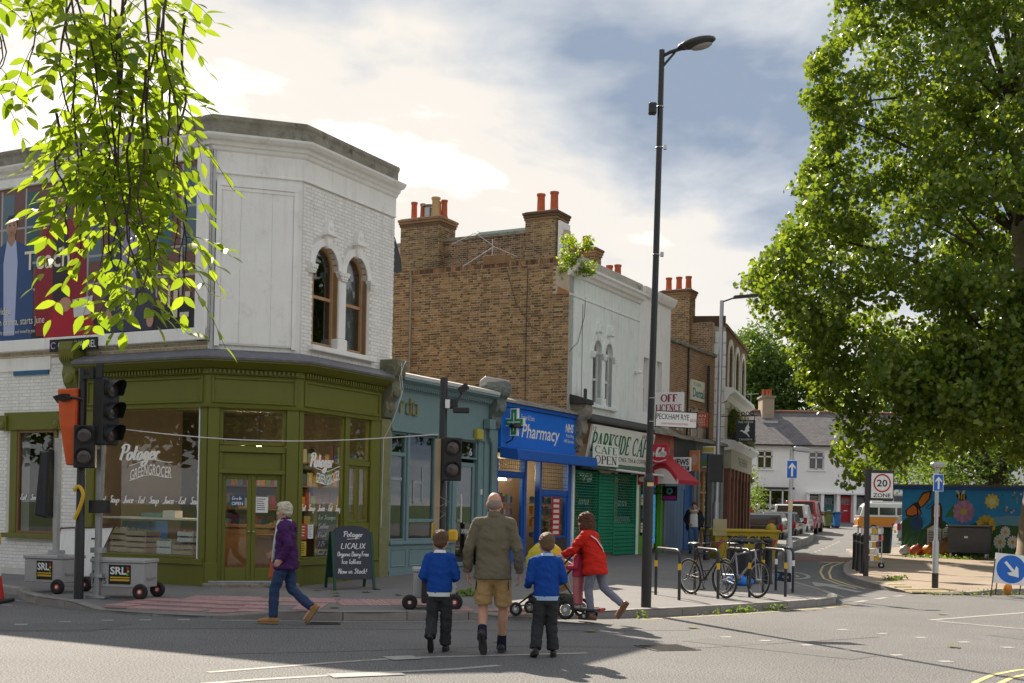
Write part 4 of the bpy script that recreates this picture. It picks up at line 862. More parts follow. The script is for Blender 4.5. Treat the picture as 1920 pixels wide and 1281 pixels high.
def pman(cx_, ztop, s, suit, shirt, skin, hair, y, head=True):
    P = lambda pts: [(cx_+a*s, ztop+b*s) for a, b in pts]
    px('printed_suit', P([(-.12, -.42), (-.42, -.55), (-.56, -.9), (-.6, -1.6), (-.55, -2.3), (.55, -2.3), (.6, -1.6), (.55, -.85), (.4, -.53), (.12, -.42)]), suit, y)
    px('printed_shirt', P([(-.12, -.4), (-.2, -.8), (-.16, -2.1), (.12, -2.1), (.17, -.8), (.12, -.4)]), shirt, y-.001)
    if head:
        px('printed_neck', P([(-.09, -.25), (.09, -.25), (.1, -.42), (0, -.52), (-.1, -.42)]), tuple(q*.8 for q in skin), y-.0015)
        px('printed_face', [(cx_+a*s, ztop+b*s) for a, b in ell(0, -.16, .135, .19)], skin, y-.002)
        px('printed_hair', P([(-.14, -.16), (-.145, -.05), (-.09, .04), (.06, .05), (.14, -.04), (.14, -.15), (.11, -.06), (-.1, -.06)]), hair, y-.0025)
        for e in (-.05, .06): px('printed_cheek', [(cx_+(e*1.3+a)*s, ztop+b*s) for a, b in ell(0, -.2, .04, .08, 10)], tuple(q*.82 for q in skin), y-.0027); px('printed_eye', [(cx_+(e+a)*s, ztop+b*s) for a, b in ell(0, -.13, .028, .014, 10)], (.03, .02, .02), y-.003); px('printed_brow', P([(e-.035, -.105), (e+.035, -.1), (e+.035, -.088), (e-.035, -.092)]), (.04, .025, .02), y-.003)
        px('printed_stubble', [(cx_+a*s, ztop+b*s) for a, b in ell(0, -.28, .10, .065, 14)], tuple(q*.68 for q in skin), y-.0026); px('printed_mouth', [(cx_+a*s, ztop+b*s) for a, b in ell(.005, -.26, .045, .012, 10)], (.22, .07, .06), y-.003); px('printed_nose', P([(0, -.13), (.025, -.205), (-.02, -.21)]), tuple(q*.75 for q in skin), y-.003)
pman(-5.18, 7.25, 1.12, (.03, .07, .20), (.42, .46, .68), (.46, .25, .16), (.035, .025, .02), Y0-.006)
pman(-3.75, 7.6, 1.2, (.26, .012, .03), (.03, .02, .03), (.5, .3, .2), (.12, .06, .03), Y0-.012)
px('printed_skirt', [(-4.2, 4.8), (-2.75, 4.8), (-2.95, 5.5), (-3.9, 5.5)], (.40, .012, .03), Y0-.0155); px('printed_papers', [(-3.35, 5.15), (-2.9, 5.2), (-2.85, 5.55), (-3.4, 5.5)], (.6, .6, .6), Y0-.017)
px('printed_hand', ell(-3.6, 5.42, .17, .14), (.5, .28, .19), Y0-.018); px('printed_hand', ell(-2.45, 5.1, .11, .16), (.5, .28, .19), Y0-.018); px('printed_hand', ell(-1.36, 5.0, .09, .14), (.5, .28, .19), Y0-.018)
pman(-1.9, 7.35, 1.1, (.05, .05, .09), (.30, .26, .42), (.45, .27, .2), (.1, .05, .03), Y0-.010)
for x0, x1, z0, z1 in ((-1.1, -1.0, 5.3, 5.38), (-.98, -.86, 4.98, 5.1), (-.78, -.68, 5.0, 5.5), (-.62, -.4, 5.0, 5.09), (-.5, -.38, 5.36, 5.46), (-.92, -.86, 5.2, 5.6)): px('printed_logo_block', [(x0, z0), (x1, z0), (x1, z1), (x0, z1)], (.62, .56, .42), Y0-.019)
text('Teach', FL, -4.77, -3.5, 6.16, 6.54, Y0-.02, CREAM, BBt, bold=.01)
text('Bridge', FL, -5.62, -5.14, 5.28, 5.46, Y0-.02, CREAM, BBt); text('om drama, starts June', FL, -5.62, -4.17, 5.05, 5.24, Y0-.02, CREAM, BBt); text('d for by advertising and owned by you.', FL, -5.62, -4.42, 4.90, 5.0, Y0-.02, CREAM, BBt)
b = MB(FL); b.box(-3.94, -2.64, -.18, -.15, 4.5, 4.74); pl = b.build('owner_plate', BLACK, BBt)
text('CLEARCHANNEL', FL, -3.70, -2.68, 4.55, 4.69, -.183, WHITE, pl); b = MB(FL); b.torus((-3.83, -.183, 4.62), (0, 1, 0), .06, .012, 20, 6, .6, 5.8); b.build('plate_emblem', plain('mauve_print', (.4, .35, .6)), pl)
# ================================================================ THE PARADE
def FP(s, t=0., z=0.): v = RW(s, t, z); return frame(v.x, v.y, v.z, -28.3)      # looks back along the parade: x outwards
def zrow(s): v = RW(s); return zp(v.x, v.y)
# ---- grey-teal single-storey shop
RD = thing('salon_shop', 'single-storey grey-teal shopfront with etched windows beside the greengrocer', 'shop', FR @ Matrix.Translation((5, 0, .2)))
def box(M, parent, name, m, *a, **k): b = MB(M); b.box(*a); return b.build(name, m, parent, **k)
S0, S1 = 2.93, 7.42
b = MB(FR); b.prismx([(-.34, 4.34), (-.38, 4.28), (-.38, 4.24), (-.22, 4.18), (-.18, 4.12), (-.1, 4.1), (-.1, 4.06), (0, 4.06), (.3, 4.3), (.3, 4.5)], S0, 6.95); b.build('cornice', TEALP, RD)
b = MB(FR); b.prismx([(-.39, 4.29), (-.40, 4.36), (.3, 4.52), (.3, 4.46)], S0, 6.95); b.build('pale_coping', mat('pale_zinc_coping', (.55, .55, .54), .45, var=.15, vs=4), RD)
dentils(RD, FR, S0+.05, 6.9, 4.09, 4.14, -.2, -.11, .045, .04, TEALP)
box(FR, RD, 'fascia', TEALP, S0, S1, -.08, .1, 3.24, 4.07); b = MB(FR); b.box(S0, 6.95, -.11, -.08, 3.19, 3.26); b.build('fascia_moulding', TEALP, RD, bevel=.01)
for a, c in ((S0, 2.99), (3.60, 3.68), (4.76, 4.86), (5.46, 5.62), (6.58, 6.8)): box(FR, RD, 'mullion', TEALP, a, c, -.06, .1, .82, 3.24, bevel=.008)
box(FR, RD, 'stall_riser', TEALP, S0, 5.5, -.06, .1, .1, .84, bevel=.008); box(FR, RD, 'sill', TEALP, S0, 5.5, -.12, .1, .84, .92, bevel=.012); box(FR, RD, 'plinth', TEALP, S0, 5.5, -.09, .1, .05, .3)
for a, c in ((3.02, 3.6), (3.7, 4.74), (4.84, 5.42)): b = MB(FR); framebox(b, a, c, .38, .76, .03, -.078, -.05); b.build('riser_panel', TEALP, RD, bevel=.008)
for a, c, bars in ((2.99, 3.6, [(2.69, 2.77)]), (3.68, 4.76, [(1.31, 1.38)]), (4.86, 5.46, [(2.69, 2.77)])): shopwin(FR, a, c, .92, 3.19, RD, TEALP, bars)
shopwin(FR, 5.62, 6.58, 2.76, 3.2, RD, TEALP); text('6', FR, 6.28, 6.40, 2.85, 3.02, .018, WHITE, RD)
b = MB(FR); framebox(b, 5.64, 6.56, .3, 2.68, .1, .02, .07); dr = b.build('door', TEALP, RD, bevel=.008); box(FR, dr, 'pane', GLASS, 5.72, 6.48, .04, .046, .4, 2.6); box(FR, dr, 'pull_handle', WSASH, 5.83, 5.87, -.06, -.03, 1.3, 1.95, bevel=.01); box(FR, dr, 'handle_arm', WSASH, 5.83, 5.87, -.03, .04, 1.33, 1.37); text('0000', FR, 6.0, 6.3, 1.05, 1.15, .035, WHITE, dr)
box(FR, RD, 'end_pilaster', TEALP, 6.8, 7.42, -.1, .1, .1, 3.5, bevel=.012); box(FR, RD, 'letter_slot', WSASH, 6.68, 6.75, -.08, -.06, 1.95, 2.08)
b = MB(FR); b.box(6.72, 7.0, -.26, -.1, 3.5, 3.72); b.tube([(6.88, -.18, 3.5), (6.88, -.18, 3.3), (7.05, -.16, 3.12), (7.05, -.16, .2)], .045, 10); b.build('downpipe', TEALP, RD, smooth=40)
corbel(RD, FR, 6.97, 7.42, 3.5, 4.62, .42, mat('weathered_teal_console', (.14, .17, .16), .8, var=.4, vs=8, bump=.6, bs=40, stain=.5, scol=(.3, .3, .28)))
b = MB(FR); b.prismx([(-.42, 4.62), (-.40, 4.68), (.05, 4.76), (.2, 4.66), (.2, 4.5), (-.3, 4.6)], 6.98, 7.40); b.build('lead_cap', mat('zinc_cap', (.30, .30, .31), .5, var=.2, vs=6), RD, bevel=.02)
box(FR, RD, 'alarm_box', mat('alarm_yellow', (.45, .38, .06), .5), 6.28, 6.56, -.2, -.08, 3.22, 3.46, bevel=.02)
GOLD = mat('brass_letters', (.34, .28, .08), .35, .6, var=.3, vs=10)
def rdo(M, x0, z0, w, h, y, m, tw, name, parent, d=.03):
    b = MB(M); u = w/3.3
    b.tube([(x0, y, z0), (x0, y, z0+h*.62), (x0+u*.1, y, z0+h*.68), (x0+u*.7, y, z0+h*.68)], tw, 6)
    a = x0+u*1.15; b.tube([(a+u*.8, y, z0+h), (a+u*.8, y, z0+.02*h), (a+.08*u, y, z0), (a, y, z0+h*.08), (a, y, z0+h*.55), (a+.1*u, y, z0+h*.65), (a+u*.8, y, z0+h*.68)], tw, 6)
    a = x0+u*2.35; b.tube([(a, y, z0), (a, y, z0+h*.62), (a+.1*u, y, z0+h*.68), (a+u*.75, y, z0+h*.68), (a+u*.85, y, z0+h*.6), (a+u*.85, y, z0+.08*h), (a+u*.75, y, z0), (a, y, z0)], tw, 6)
    return b.build(name, m, parent)
rdo(FR, 3.2, 3.58, .66, .34, -.11, GOLD, .018, 'raised_letters', RD)
ETCH = mat('etched_film', (.30, .34, .36), .7)
b = MB(FR); b.box(3.05, 3.1, .018, .02, 1.75, 2.25); b.box(3.1, 3.5, .018, .02, 2.19, 2.25); b.box(3.95, 4.3, .018, .02, 1.70, 1.76); b.box(3.93, 3.98, .018, .02, 1.7, 2.2); b.box(3.98, 4.3, .018, .02, 2.14, 2.2); b.box(4.27, 4.32, .018, .02, 1.7, 2.5); b.build('etched_letters', ETCH, RD)
box(FR, RD, 'room_wall', INTW, S0, 7.3, 3.6, 3.7, .2, 3.5); box(FR, RD, 'room_floor', PAVE, S0, 7.3, .1, 3.6, .15, .24); box(FR, RD, 'room_ceiling', DARK, S0, 7.3, .1, 3.6, 3.5, 3.6)
box(FR, RD, 'party_wall', INTW, 7.3, 7.42, .1, 3.7, 0, 4.3); box(FR, RD, 'mirror', METALB, 3.2, 3.9, 3.5, 3.58, 1.2, 2.4); box(FR, RD, 'reception_desk', WOODI, 4.0, 5.3, 2.2, 2.7, .24, 1.2)
b = MB(FR); b.prismx([(.2, 4.42), (4, 4.55), (4, 4.3), (.2, 4.2)], S0, S1); b.build('roof', LEAD, RD)
# ---- pharmacy
PH = thing('pharmacy_shop', 'single-storey bright blue pharmacy with sign and blue canopy', 'shop', FR @ Matrix.Translation((9.5, 0, .3)))
P0, P1 = 7.44, 11.62
SIGNB = mat('sign_blue', (.01, .16, .66), .35, var=.08, vs=2)
box(FR, PH, 'sign_board', SIGNB, 7.5, 11.66, -.14, 0, 3.10, 4.1, bevel=.01); box(FR, PH, 'sign_head', BLUEP, 7.46, 11.7, -.2, .1, 4.1, 4.2); b = MB(FR); b.prismx([(-.26, 4.2), (-.22, 4.27), (.3, 4.42), (4, 4.5), (4, 4.3), (.1, 4.2)], P0, P1); b.build('roof', STONE, PH)
b = MB(FR); b.prismx([(-.14, 3.12), (-.62, 3.06), (-.66, 2.82), (-.62, 2.8), (-.14, 2.86)], P0, 12.0); b.build('canopy_box', BLUEP, PH, bevel=.01)
SY = -.145
text('Foster & Sons', FR, 8.5, 9.2, 3.85, 3.98, SY, WHITE, PH); text('Pharmacy', FR, 8.52, 10.66, 3.30, 3.76, SY, WHITE, PH, shear=.22, bold=.012); text('NHS', FR, 11.0, 11.5, 3.70, 3.93, SY, WHITE, PH, shear=.2, bold=.03); text('Providing', FR, 11.05, 11.52, 3.54, 3.66, SY, WHITE, PH, shear=.1); text('NHS Services', FR, 10.92, 11.52, 3.42, 3.52, SY, WHITE, PH, shear=.1)
CRG = mat('cross_green', (.02, .30, .12), .4); FX = FR
def cross(M, cx_, cz, s, w, y0, y1): b = MB(M); b.box(cx_-w, cx_+w, y0, y1, cz-s, cz+s); b.box(cx_-s*.8, cx_-w, y0, y1, cz-w, cz+w); b.box(cx_+w, cx_+s*.8, y0, y1, cz-w, cz+w); return b
c_ = cross(FP(7.75, .36), .0, 3.72, .33, .095, -.05, .05).build('cross_sign', WHITE, PH); cross(FP(7.75, .36), .0, 3.72, .305, .07, -.054, .054).build('cross_face', CRG, c_)
cross(FP(7.75, .36), .0, 3.72, .22, .014, -.057, .057).build('cross_tubes', WHITE, c_)
box(FP(7.75), PH, 'cross_bracket', METALB, 0, .3, -.015, .015, 3.7, 3.74)
b = MB(FR); b.lathe([(.02, .1), (.17, .06), (.18, .0), (.15, -.02)], (7.75, -.4, 3.6), 14); b.tube([(7.75, -.1, 3.2), (7.75, -.3, 3.3), (7.76, -.4, 3.6)], .02, 6); b.build('sign_lamp', METALB, PH, smooth=40)
for a, c in ((7.44, 7.54), (8.92, 9.03), (9.76, 9.86), (11.42, 11.62)): box(FR, PH, 'mullion', BLUEP, a, c, -.06, .1, .3, 2.86, bevel=.008)
box(FR, PH, 'transom', BLUEP, 7.54, 8.92, -.04, .08, 2.44, 2.56); box(FR, PH, 'transom', BLUEP, 9.86, 11.42, -.04, .08, 2.02, 2.16)
shopwin(FR, 7.54, 8.92, .9, 2.44, PH, BLUEP); shopwin(FR, 9.86, 11.42, .9, 2.02, PH, BLUEP); box(FR, PH, 'stall_riser', BLUEP, 7.54, 8.92, -.05, .1, .2, .9); box(FR, PH, 'stall_riser', DARK, 9.86, 11.42, -.05, .1, .2, .9)
b = MB(FR)
for i in range(14): b.box(9.9+.11*i, 9.908+.11*i, -.03, -.02, 2.18, 2.84)
for j in range(7): b.box(9.88, 11.4, -.034, -.024, 2.2+.1*j, 2.208+.1*j)
b.build('window_grille', METALB, PH); b = MB(FR)
for i in range(13): b.box(7.58+.11*i, 7.588+.11*i, -.03, -.02, 2.58, 2.84)
for j in range(3): b.box(7.55, 8.9, -.034, -.024, 2.62+.1*j, 2.628+.1*j)
b.build('window_grille', METALB, PH)
box(FR, PH, 'room_wall', mat('pharmacy_wall', (.30, .20, .10), .8, var=.3, vs=2), P0, P1, 4, 4.1, .2, 3.2); box(FR, PH, 'room_floor', WOODI, P0, P1, .1, 4, .2, .32); box(FR, PH, 'room_ceiling', INTW, P0, P1, .1, 4, 3.0, 3.1); box(FR, PH, 'party_wall', INTW, 11.5, 11.62, .1, 4, 0, 4.2)
b = MB(FR); b.box(9.06, 9.1, .1, .9, .32, 2.4); b.build('open_door', mat('brown_door_wood', (.14, .07, .03), .5), PH); b = MB(FR); b.box(9.4, 9.75, 1.2, 1.24, .35, 2.3); b.build('yellow_display_frame', mat('yellow_display', (.50, .33, .04), .5), PH)
LAMPY = mat('warm_tube', (1, .75, .35), emit=5.); box(FR, PH, 'strip_light', LAMPY, 7.65, 8.6, .3, .36, 2.34, 2.40)
for k, (x, y) in enumerate(((8.3, 1.2), (10.5, 1.5))):
    ld = bpy.data.lights.new('pharmacy_light', 'POINT'); ld.energy = 30; ld.color = (1, .8, .5); ld.shadow_soft_size = .2; lo = bpy.data.objects.new('pharmacy_light', ld); COL.objects.link(lo); lo.parent = PH; lo.matrix_world = FR @ Matrix.Translation((x, y, 2.6))
RED = plain('red_print', (.50, .02, .05)); box(FR, PH, 'price_poster', RED, 10.6, 11.1, .012, .016, .95, 2.0); b = MB(FR)
for k in range(7): b.box(10.68, 11.02, .004, .008, 1.0+.14*k, 1.08+.14*k)
b.build('poster_slips', CREAM, PH)
b2 = [MB(FR) for _ in PRODS]
for z in (.92, 1.2, 1.5, 1.8):
    for x0, x1 in ((7.65, 8.8), (9.95, 11.3)):
        x = x0
        while x < x1: wd = rnd.uniform(.05, .13); b2[rnd.randrange(8)].box(x, x+wd, .25, .34, z, z+rnd.uniform(.1, .24)); x += wd+rnd.uniform(.01, .05)
for q, m in zip(b2, PRODS): q.build('display_goods', m, PH)
for z in (.9, 1.18, 1.48, 1.78):
    for x0, x1 in ((7.6, 8.85), (9.9, 11.35)): b = MB(FR); b.box(x0, x1, .2, .4, z, z+.012); b.build('display_shelf', METALS, PH)
# ---- white two-storey cafe building with the stock-brick flank wall
CF = thing('cafe_building', 'white rendered two-storey building with brown brick flank wall over the green-shuttered cafe', 'building', FR @ Matrix.Translation((13.5, 0, .3)))
C0, C1 = 11.37, 16.3
V1, V2 = (12.98, 13.52), (13.76, 14.3)
b = MB(FR); wallgrid(b, C0, C1, 4.2, 8.0, [(V1[0], V1[1], 4.62, 6.5), (V2[0], V2[1], 4.62, 6.5)], .0, .3)
for a, c in (V1, V2): arch_fill(b, a, c, 6.08, 6.46, 6.501, .0, .3)
b.build('front_wall', MINT, CF); twin_arch_windows(CF, FR, (V1, V2), 4.62, 6.08, 6.46, WSASH, MINT, 5.35)
box(FR, CF, 'window_blind', CURT, 12.8, 14.5, .4, .45, 4.4, 6.6); box(FR, CF, 'dark_room', DARK, 12.6, 14.7, 1.5, 1.6, 4.3, 6.8)
b = MB(FR); b.prismx([(.0, 7.40), (-.03, 7.42), (-.03, 7.46), (0, 7.48)], C0, C1); b.build('string_course', MINT, CF)
b = MB(FR); b.prismx([(.05, 7.93), (-.06, 7.96), (-.09, 8.03), (-.18, 8.06), (-.22, 8.14), (-.28, 8.18), (-.28, 8.24), (.05, 8.28)], C0-.05, C1); b.build('main_cornice', PANELM, CF); b = MB(FR); b.box(C0, C1, -.10, .25, 8.24, 8.55); b.build('blocking_course', mat('flaking_parapet', (.46, .43, .37), .9, var=.3, vs=5, stain=.7, scol=(.10, .09, .07), bump=.6, bs=30), CF, bevel=.02)
FB = FP(C0-.03)                                       # flank wall faces back along the parade: x = out, so the wall runs to negative x
b = MB(FB); b.box(-9.6, .0, .012, .3, 3.9, 8.3); b.build('flank_wall', MORT, CF)
bricks(CF, FB, -6.6, -.005, 4.25, 8.22, BRICKM, lambda x, z, a, e: (e > -.33 and z > 7.45), n_ind=230, y=.012, wob=.006)
b = MB(FB); b.box(-9.6, -.33, -.02, .32, 8.22, 8.40); b.build('flank_coping', MORT, CF); b = MB(FB)
for i in range(86): x = -6.75+.0745*i; b.box(x, x+.065, -.035+rnd.uniform(-.006, .006), .3, 8.30, 8.425+rnd.uniform(-.006, .006))
b.build('brick_on_edge_coping', BRICKD, CF, kind='stuff'); bricks(CF, FB, -6.6, -.34, 8.225, 8.295, BRICKD, None, n_ind=8, y=-.02); b = MB(FB); b.prism([(-.34, 7.45), (-.0, 7.42), (-.02, 7.5), (-.33, 7.66)], -.03, .3); b.build('sloped_coping', mat('tile_coping', (.33, .16, .07), .85, var=.3), CF)
b = MB(FB); b.box(-5.55, -5.03, -.12, .0, 3.9, 8.36); pr = b.build('flank_pier', MORT, CF); bricks(pr, FB, -5.55, -5.03, 4.25, 8.36, BRICKM, None, n_ind=20, y=-.12)
b = MB(FB); b.box(-2.65, -1.95, -.06, .3, 8.40, 8.66); vb = b.build('flue_block', BRICKD, CF, bevel=.01); b = MB(FB); b.torus((-2.3, .1, 8.66), (0, 1, 0), .2, .03, 10, 6, 0, math.pi); b.build('ridge_tile', STONE, vb)
b = MB(FB)
for x in (-1.25,): b.tube([(x, -.02, 8.2), (x-.02, -.02, 6.5), (x, -.02, 4.3)], .010, 5)
b.tube([(-1.9, -.02, 8.2), (-1.6, -.03, 7.3), (-1.1, -.03, 6.6), (-.55, -.03, 6.35)], .006, 5); b.build('wall_cable', METALB, CF)
b = MB(FR); b.tube([(11.4, -.02, 5.9), (11.9, -.03, 6.2), (12.3, -.03, 7.0), (12.35, -.02, 7.5)], .007, 5); b.tube([(12.2, -.015, 7.3), (12.22, -.015, 4.7)], .006, 5); b.build('wall_cable', METALB, CF)
b = MB(FR); b.prismx([(.3, 8.2), (9, 8.3), (9, 8.1), (.3, 8.0)], C0+.3, 18.9); b.build('roof', ROOFG, CF)
# rear aerial, bracket and dish
b = MB(FB); b.tube([(-2.5, .2, 8.6), (-2.5, .2, 9.15)], .015, 6); b.tube([(-3.6, .3, 8.45), (-2.45, .2, 8.95), (-1.7, .15, 8.6)], .012, 6); b.tube([(-3.9, .3, 9.15), (-3.1, .25, 9.4), (-2.5, .2, 9.0)], .01, 6)
for k in range(6): b.tube([(-3.8+.16*k, .2, 9.18+.05*k), (-3.8+.16*k, .45, 9.18+.05*k)], .006, 4)
b.build('tv_aerial', METALG, CF)
# rear range: higher wall and two stacks
FQ = FP(16.2)
b = MB(FQ); b.box(-9.4, -2.5, .05, .35, 7.9, 10.45); b.build('upper_party_wall', MORT, CF); bricks(CF, FQ, -7.0, -3.8, 7.9, 10.45, BRICKD, None, n_ind=20, y=.05)
b = MB(FQ); b.box(-9.4, -3.75, .0, .4, 10.45, 10.55); b.build('upper_coping', STONE, CF); b = MB(FQ); b.prism([(-5.9, 10.55), (-5.7, 10.66), (-3.75, 10.66), (-3.75, 10.55)], .1, .5); b.build('green_gutter', mat('verdigris', (.36, .45, .40), .6, var=.2), CF)
chimney(CF, FQ, -8.55, -7.0, -.25, .75, 7.9, 11.28, [(-8.25, .1, .62), (-7.82, .0, .5), (-7.45, .35, .62), (-7.32, -.02, .66, BUFFPOT, .15), (-7.12, .2, .6)], BRICKM, 20)
chimney(CF, FQ, -3.82, -2.72, -.25, .6, 7.9, 11.05, [(-3.45, .1, .62, TERRA, .14), (-2.98, .1, .64, TERRA, .14)], BRICKM, 20)
b = MB(FQ); b.cyl((-7.6, -.05, 11.28), (-7.6, -.05, 11.62), .12); b.lathe([(.2, .0), (.22, .04), (.03, .1)], (-7.6, -.05, 11.66), 12); b.build('steel_cowl', METALG, CF, smooth=40)
b = MB(FP(14.4)); b.tube([(-7.5, -.3, 8.3), (-7.5, -.3, 9.0), (-7.55, -.3, 9.4), (-7.85, -.3, 10.1)], [.28, .28, .3, .36], 4, up=(1, 0, 0)); b.build('kitchen_extract_duct', mat('dark_duct', (.05, .05, .055), .4, .4, var=.2), CF, bevel=.02)
box(FQ, CF, 'white_render_return', PWALL, -2.68, -2.62, -.2, .55, 8.3, 10.7)
chimney(CF, FP(18.0), -3.5, -2.3, 0, .5, 8.1, 10.25, [(-3.28, .25, .42, TERRA, .12), (-2.75, .25, .42, TERRA, .12)], BRICKD, 6)
chimney(CF, FP(18.7), -2.4, -1.7, 0, .5, 8.1, 9.35, [(-2.2, .25, .45, TERRA, .12), (-1.9, .25, .45, TERRA, .12)], BRICKD, 4)
box(FP(19.2), CF, 'roof_hatch', LEAD, -1.9, -1.0, .1, .9, 8.2, 9.0, bevel=.02)
# plant growing out of the gutter comes with the vegetation
# -- cafe shopfront
CS = mat('cafe_sign_cream', (.76, .77, .70), .5, var=.08, vs=2, streak=.15, scol=(.4, .38, .3)); SGN = mat('shutter_green', (.008, .20, .10), .45, var=.2, vs=4, streak=.2, scol=(.05, .09, .06))
b = MB(FR); b.prismx([(.0, 4.35), (-.25, 4.3), (-.5, 4.12), (-.5, 4.06), (-.1, 4.06)], 11.9, 16.5); b.build('fascia_hood', mat('sooty_hood', (.06, .06, .058), .8, var=.4, vs=5, stain=.4, scol=(.2, .18, .15)), CF)
b = MB(FR); b.add([(12.15, -.42, 4.0), (16.75, -.42, 4.0), (16.75, -.24, 2.98), (12.15, -.24, 2.98), (12.15, -.36, 4.0), (16.75, -.36, 4.0), (16.75, -.18, 2.98), (12.15, -.18, 2.98)], [(0, 1, 2, 3), (7, 6, 5, 4), (0, 4, 5, 1), (1, 5, 6, 2), (2, 6, 7, 3), (3, 7, 4, 0)]); SB = b.build('cafe_sign_board', CS, CF)
SGT = FR @ Matrix.Translation((0, -.24, 2.98)) @ Matrix.Rotation(math.atan2(.18, 1.02), 4, 'X')
CG = plain('sign_green_letters', (.02, .17, .09)); serif('PARKSIDE CAFE', SGT, 12.25, 16.6, .32, .82, -.004, CG, SB, thick=.2, thin=.09)
text('12', SGT, 12.2, 12.42, .86, .97, -.004, BLACK, SB); text('693-9218', SGT, 15.75, 16.68, .84, .97, -.004, BLACK, SB); text('LUNCHES, TEA & COFFEE', SGT, 13.85, 16.45, .08, .22, -.004, BLACK, SB)
OB = FR @ Matrix.Translation((0, -.46, 0)); t = thing('cafe_open_board', 'white CAFE OPEN board hung on the cafe sign', 'sign', OB @ Matrix.Translation((13, 0, 2.9)))
box(OB, t, 'panel', CS, 12.12, 13.85, 0, .03, 2.88, 3.47, bevel=.005); serif('CAFE', OB, 12.2, 13.75, 3.22, 3.42, -.004, CG, t, thick=.15); serif('OPEN', OB, 12.2, 13.75, 2.94, 3.16, -.004, BLACK, t, thick=.13)
box(FR, CF, 'awning_cassette', mat('grubby_awning', (.10, .16, .11), .7, var=.3), 12.2, 16.6, -.4, -.05, 2.78, 2.95, bevel=.03); b = MB(FR); b.cyl((13.1, -.75, 2.78), (16.7, -.75, 2.74), .035); b.build('awning_bar', WSASH, CF)
for x in (13.2, 15.9): b = MB(FR); b.cyl((x, -.1, 2.85), (x+.2, -.75, 2.76), .015); b.build('awning_arm', METALG, CF)
box(FR, CF, 'white_pilaster', PWALL, 11.62, 11.74, -.1, .1, .2, 2.86); box(FR, CF, 'white_pilaster', PWALL, 16.14, 16.32, -.1, .1, .1, 2.86)
corbel(CF, FR, 11.6, 12.0, 3.2, 4.5, .45, STONE); b = MB(FR); b.prismx([(-.5, 4.5), (-.48, 4.62), (.05, 4.78), (.05, 4.5)], 11.5, 12.0); b.build('corbel_cap', mat('black_cap', (.03, .03, .032), .6), CF); b = MB(FR); b.box(11.85, 12.0, -.3, -.24, 4.62, 4.95); b.build('bell_stay', METALB, CF, bevel=.03)
def lattice(x0, x1, z0, z1):
    b = MB(FR); n = int((z1-z0)/.075); ph = (z1-z0)/n
    for j in range(n+1): b.box(x0, x1, -.062, -.05, z0+j*ph-.011, z0+j*ph+.011)
    for j in range(n):
        x = x0+(.075 if j % 2 else 0)
        while x < x1: b.box(x, min(x+.016, x1), -.06, -.052, z0+j*ph, z0+(j+1)*ph); x += .15
    return b.build('shutter_lattice', SGN, CF, kind='stuff')
lattice(11.78, 13.38, .95, 2.72); lattice(14.5, 16.1, 1.25, 2.72)
for x0, x1, z0, n, ph in ((13.44, 14.44, .42, 24, .0958), (14.5, 16.1, .35, 8, .115), (11.78, 13.38, .3, 6, .108)):
    q = MB(FR); q.prismx([(-.05, 0), (-.075, .02), (-.075, ph-.02), (-.05, ph-.002)], x0, x1); q = q.mesh('shutter_slat', FR.inverted()); q.materials.append(SGN)
    sh = box(FR, CF, 'roller_shutter', SGN, x0, x1, -.05, -.04, z0, z0+n*ph)
    for j in range(n): put(q, 'shutter_slat', sh, FR @ Matrix.Translation((0, 0, z0+ph*j)))
for a in (11.74, 13.38, 14.44, 16.1): box(FR, CF, 'shutter_guide', SGN, a, a+.06, -.09, .02, .2, 2.76)
box(FR, CF, 'base_kerb', BRICKR, 13.4, 14.5, -.04, .1, .1, .42); shopwin(FR, 11.8, 13.38, .95, 2.72, CF, SGN); shopwin(FR, 14.5, 16.1, 1.25, 2.72, CF, SGN); box(FR, CF, 'room_wall', DARK, 11.7, 16.2, 2.5, 2.6, .2, 3); box(FR, CF, 'rear_room', DARK, 11.7, 16.2, .1, 2.5, 2.9, 2.95)
TILEW = mat('white_glazed_tile', (.62, .63, .6), .3, rand=.08); tm = MB().box(-.06, .06, -.008, .008, -.03, .03).mesh('wall_tile'); tm.materials.append(TILEW)
for x0, nn, z0 in ((11.9, 10, 1.0), (14.6, 10, 1.3)):
    for j in range(3):
        for i in range(nn): put(tm, 'wall_tile', CF, FR @ Matrix.Translation((x0+.145*i+(.07 if j % 2 else 0), .06, z0+.075*j)))
for x in (12.6, 15.3): text('693-9218', FR, x-.33, x+.33, 1.80, 1.94, .018, WHITE, CF)
# ---- second white building: off-licence below
OL = thing('off_licence_building', 'plain white upper storey over the lime green off-licence with red canopy', 'building', FR @ Matrix.Translation((17.5, 0, .3)))
D0, D1 = 16.302, 18.95
b = MB(FR); wallgrid(b, D0, D1, 4.0, 8.35, [(16.72, 17.2, 4.7, 6.4), (17.82, 18.28, 4.7, 6.4)], .0, .3); b.build('front_wall', PWALL, OL)
b = MB(FR); b.prismx([(.05, 8.2), (-.10, 8.24), (-.16, 8.34), (-.2, 8.44), (-.2, 8.5), (.25, 8.55), (.3, 8.2)], D0, D1+.05); b.build('parapet_cornice', PANELM, OL)
for a, c in ((16.72, 17.2), (17.82, 18.28)):
    b = MB(FR); framebox(b, a, c, 4.7, 6.4, .05, .15, .2); b.box(a, c, .15, .19, 5.5, 5.56); f = b.build('sash_frame', WSASH, OL); box(FR, f, 'pane', GLASSD, a, c, .17, .176, 4.72, 6.38); box(FR, OL, 'blind', CURT, a-.1, c+.1, .35, .38, 4.6, 6.5)
b = MB(FR); b.ball((16.05, -.1, 5.85), .06, .14, .06); b.cyl((15.9, -.15, 5.85), (16.1, -.1, 5.92), .03); b.build('security_camera', PWALL, OL)
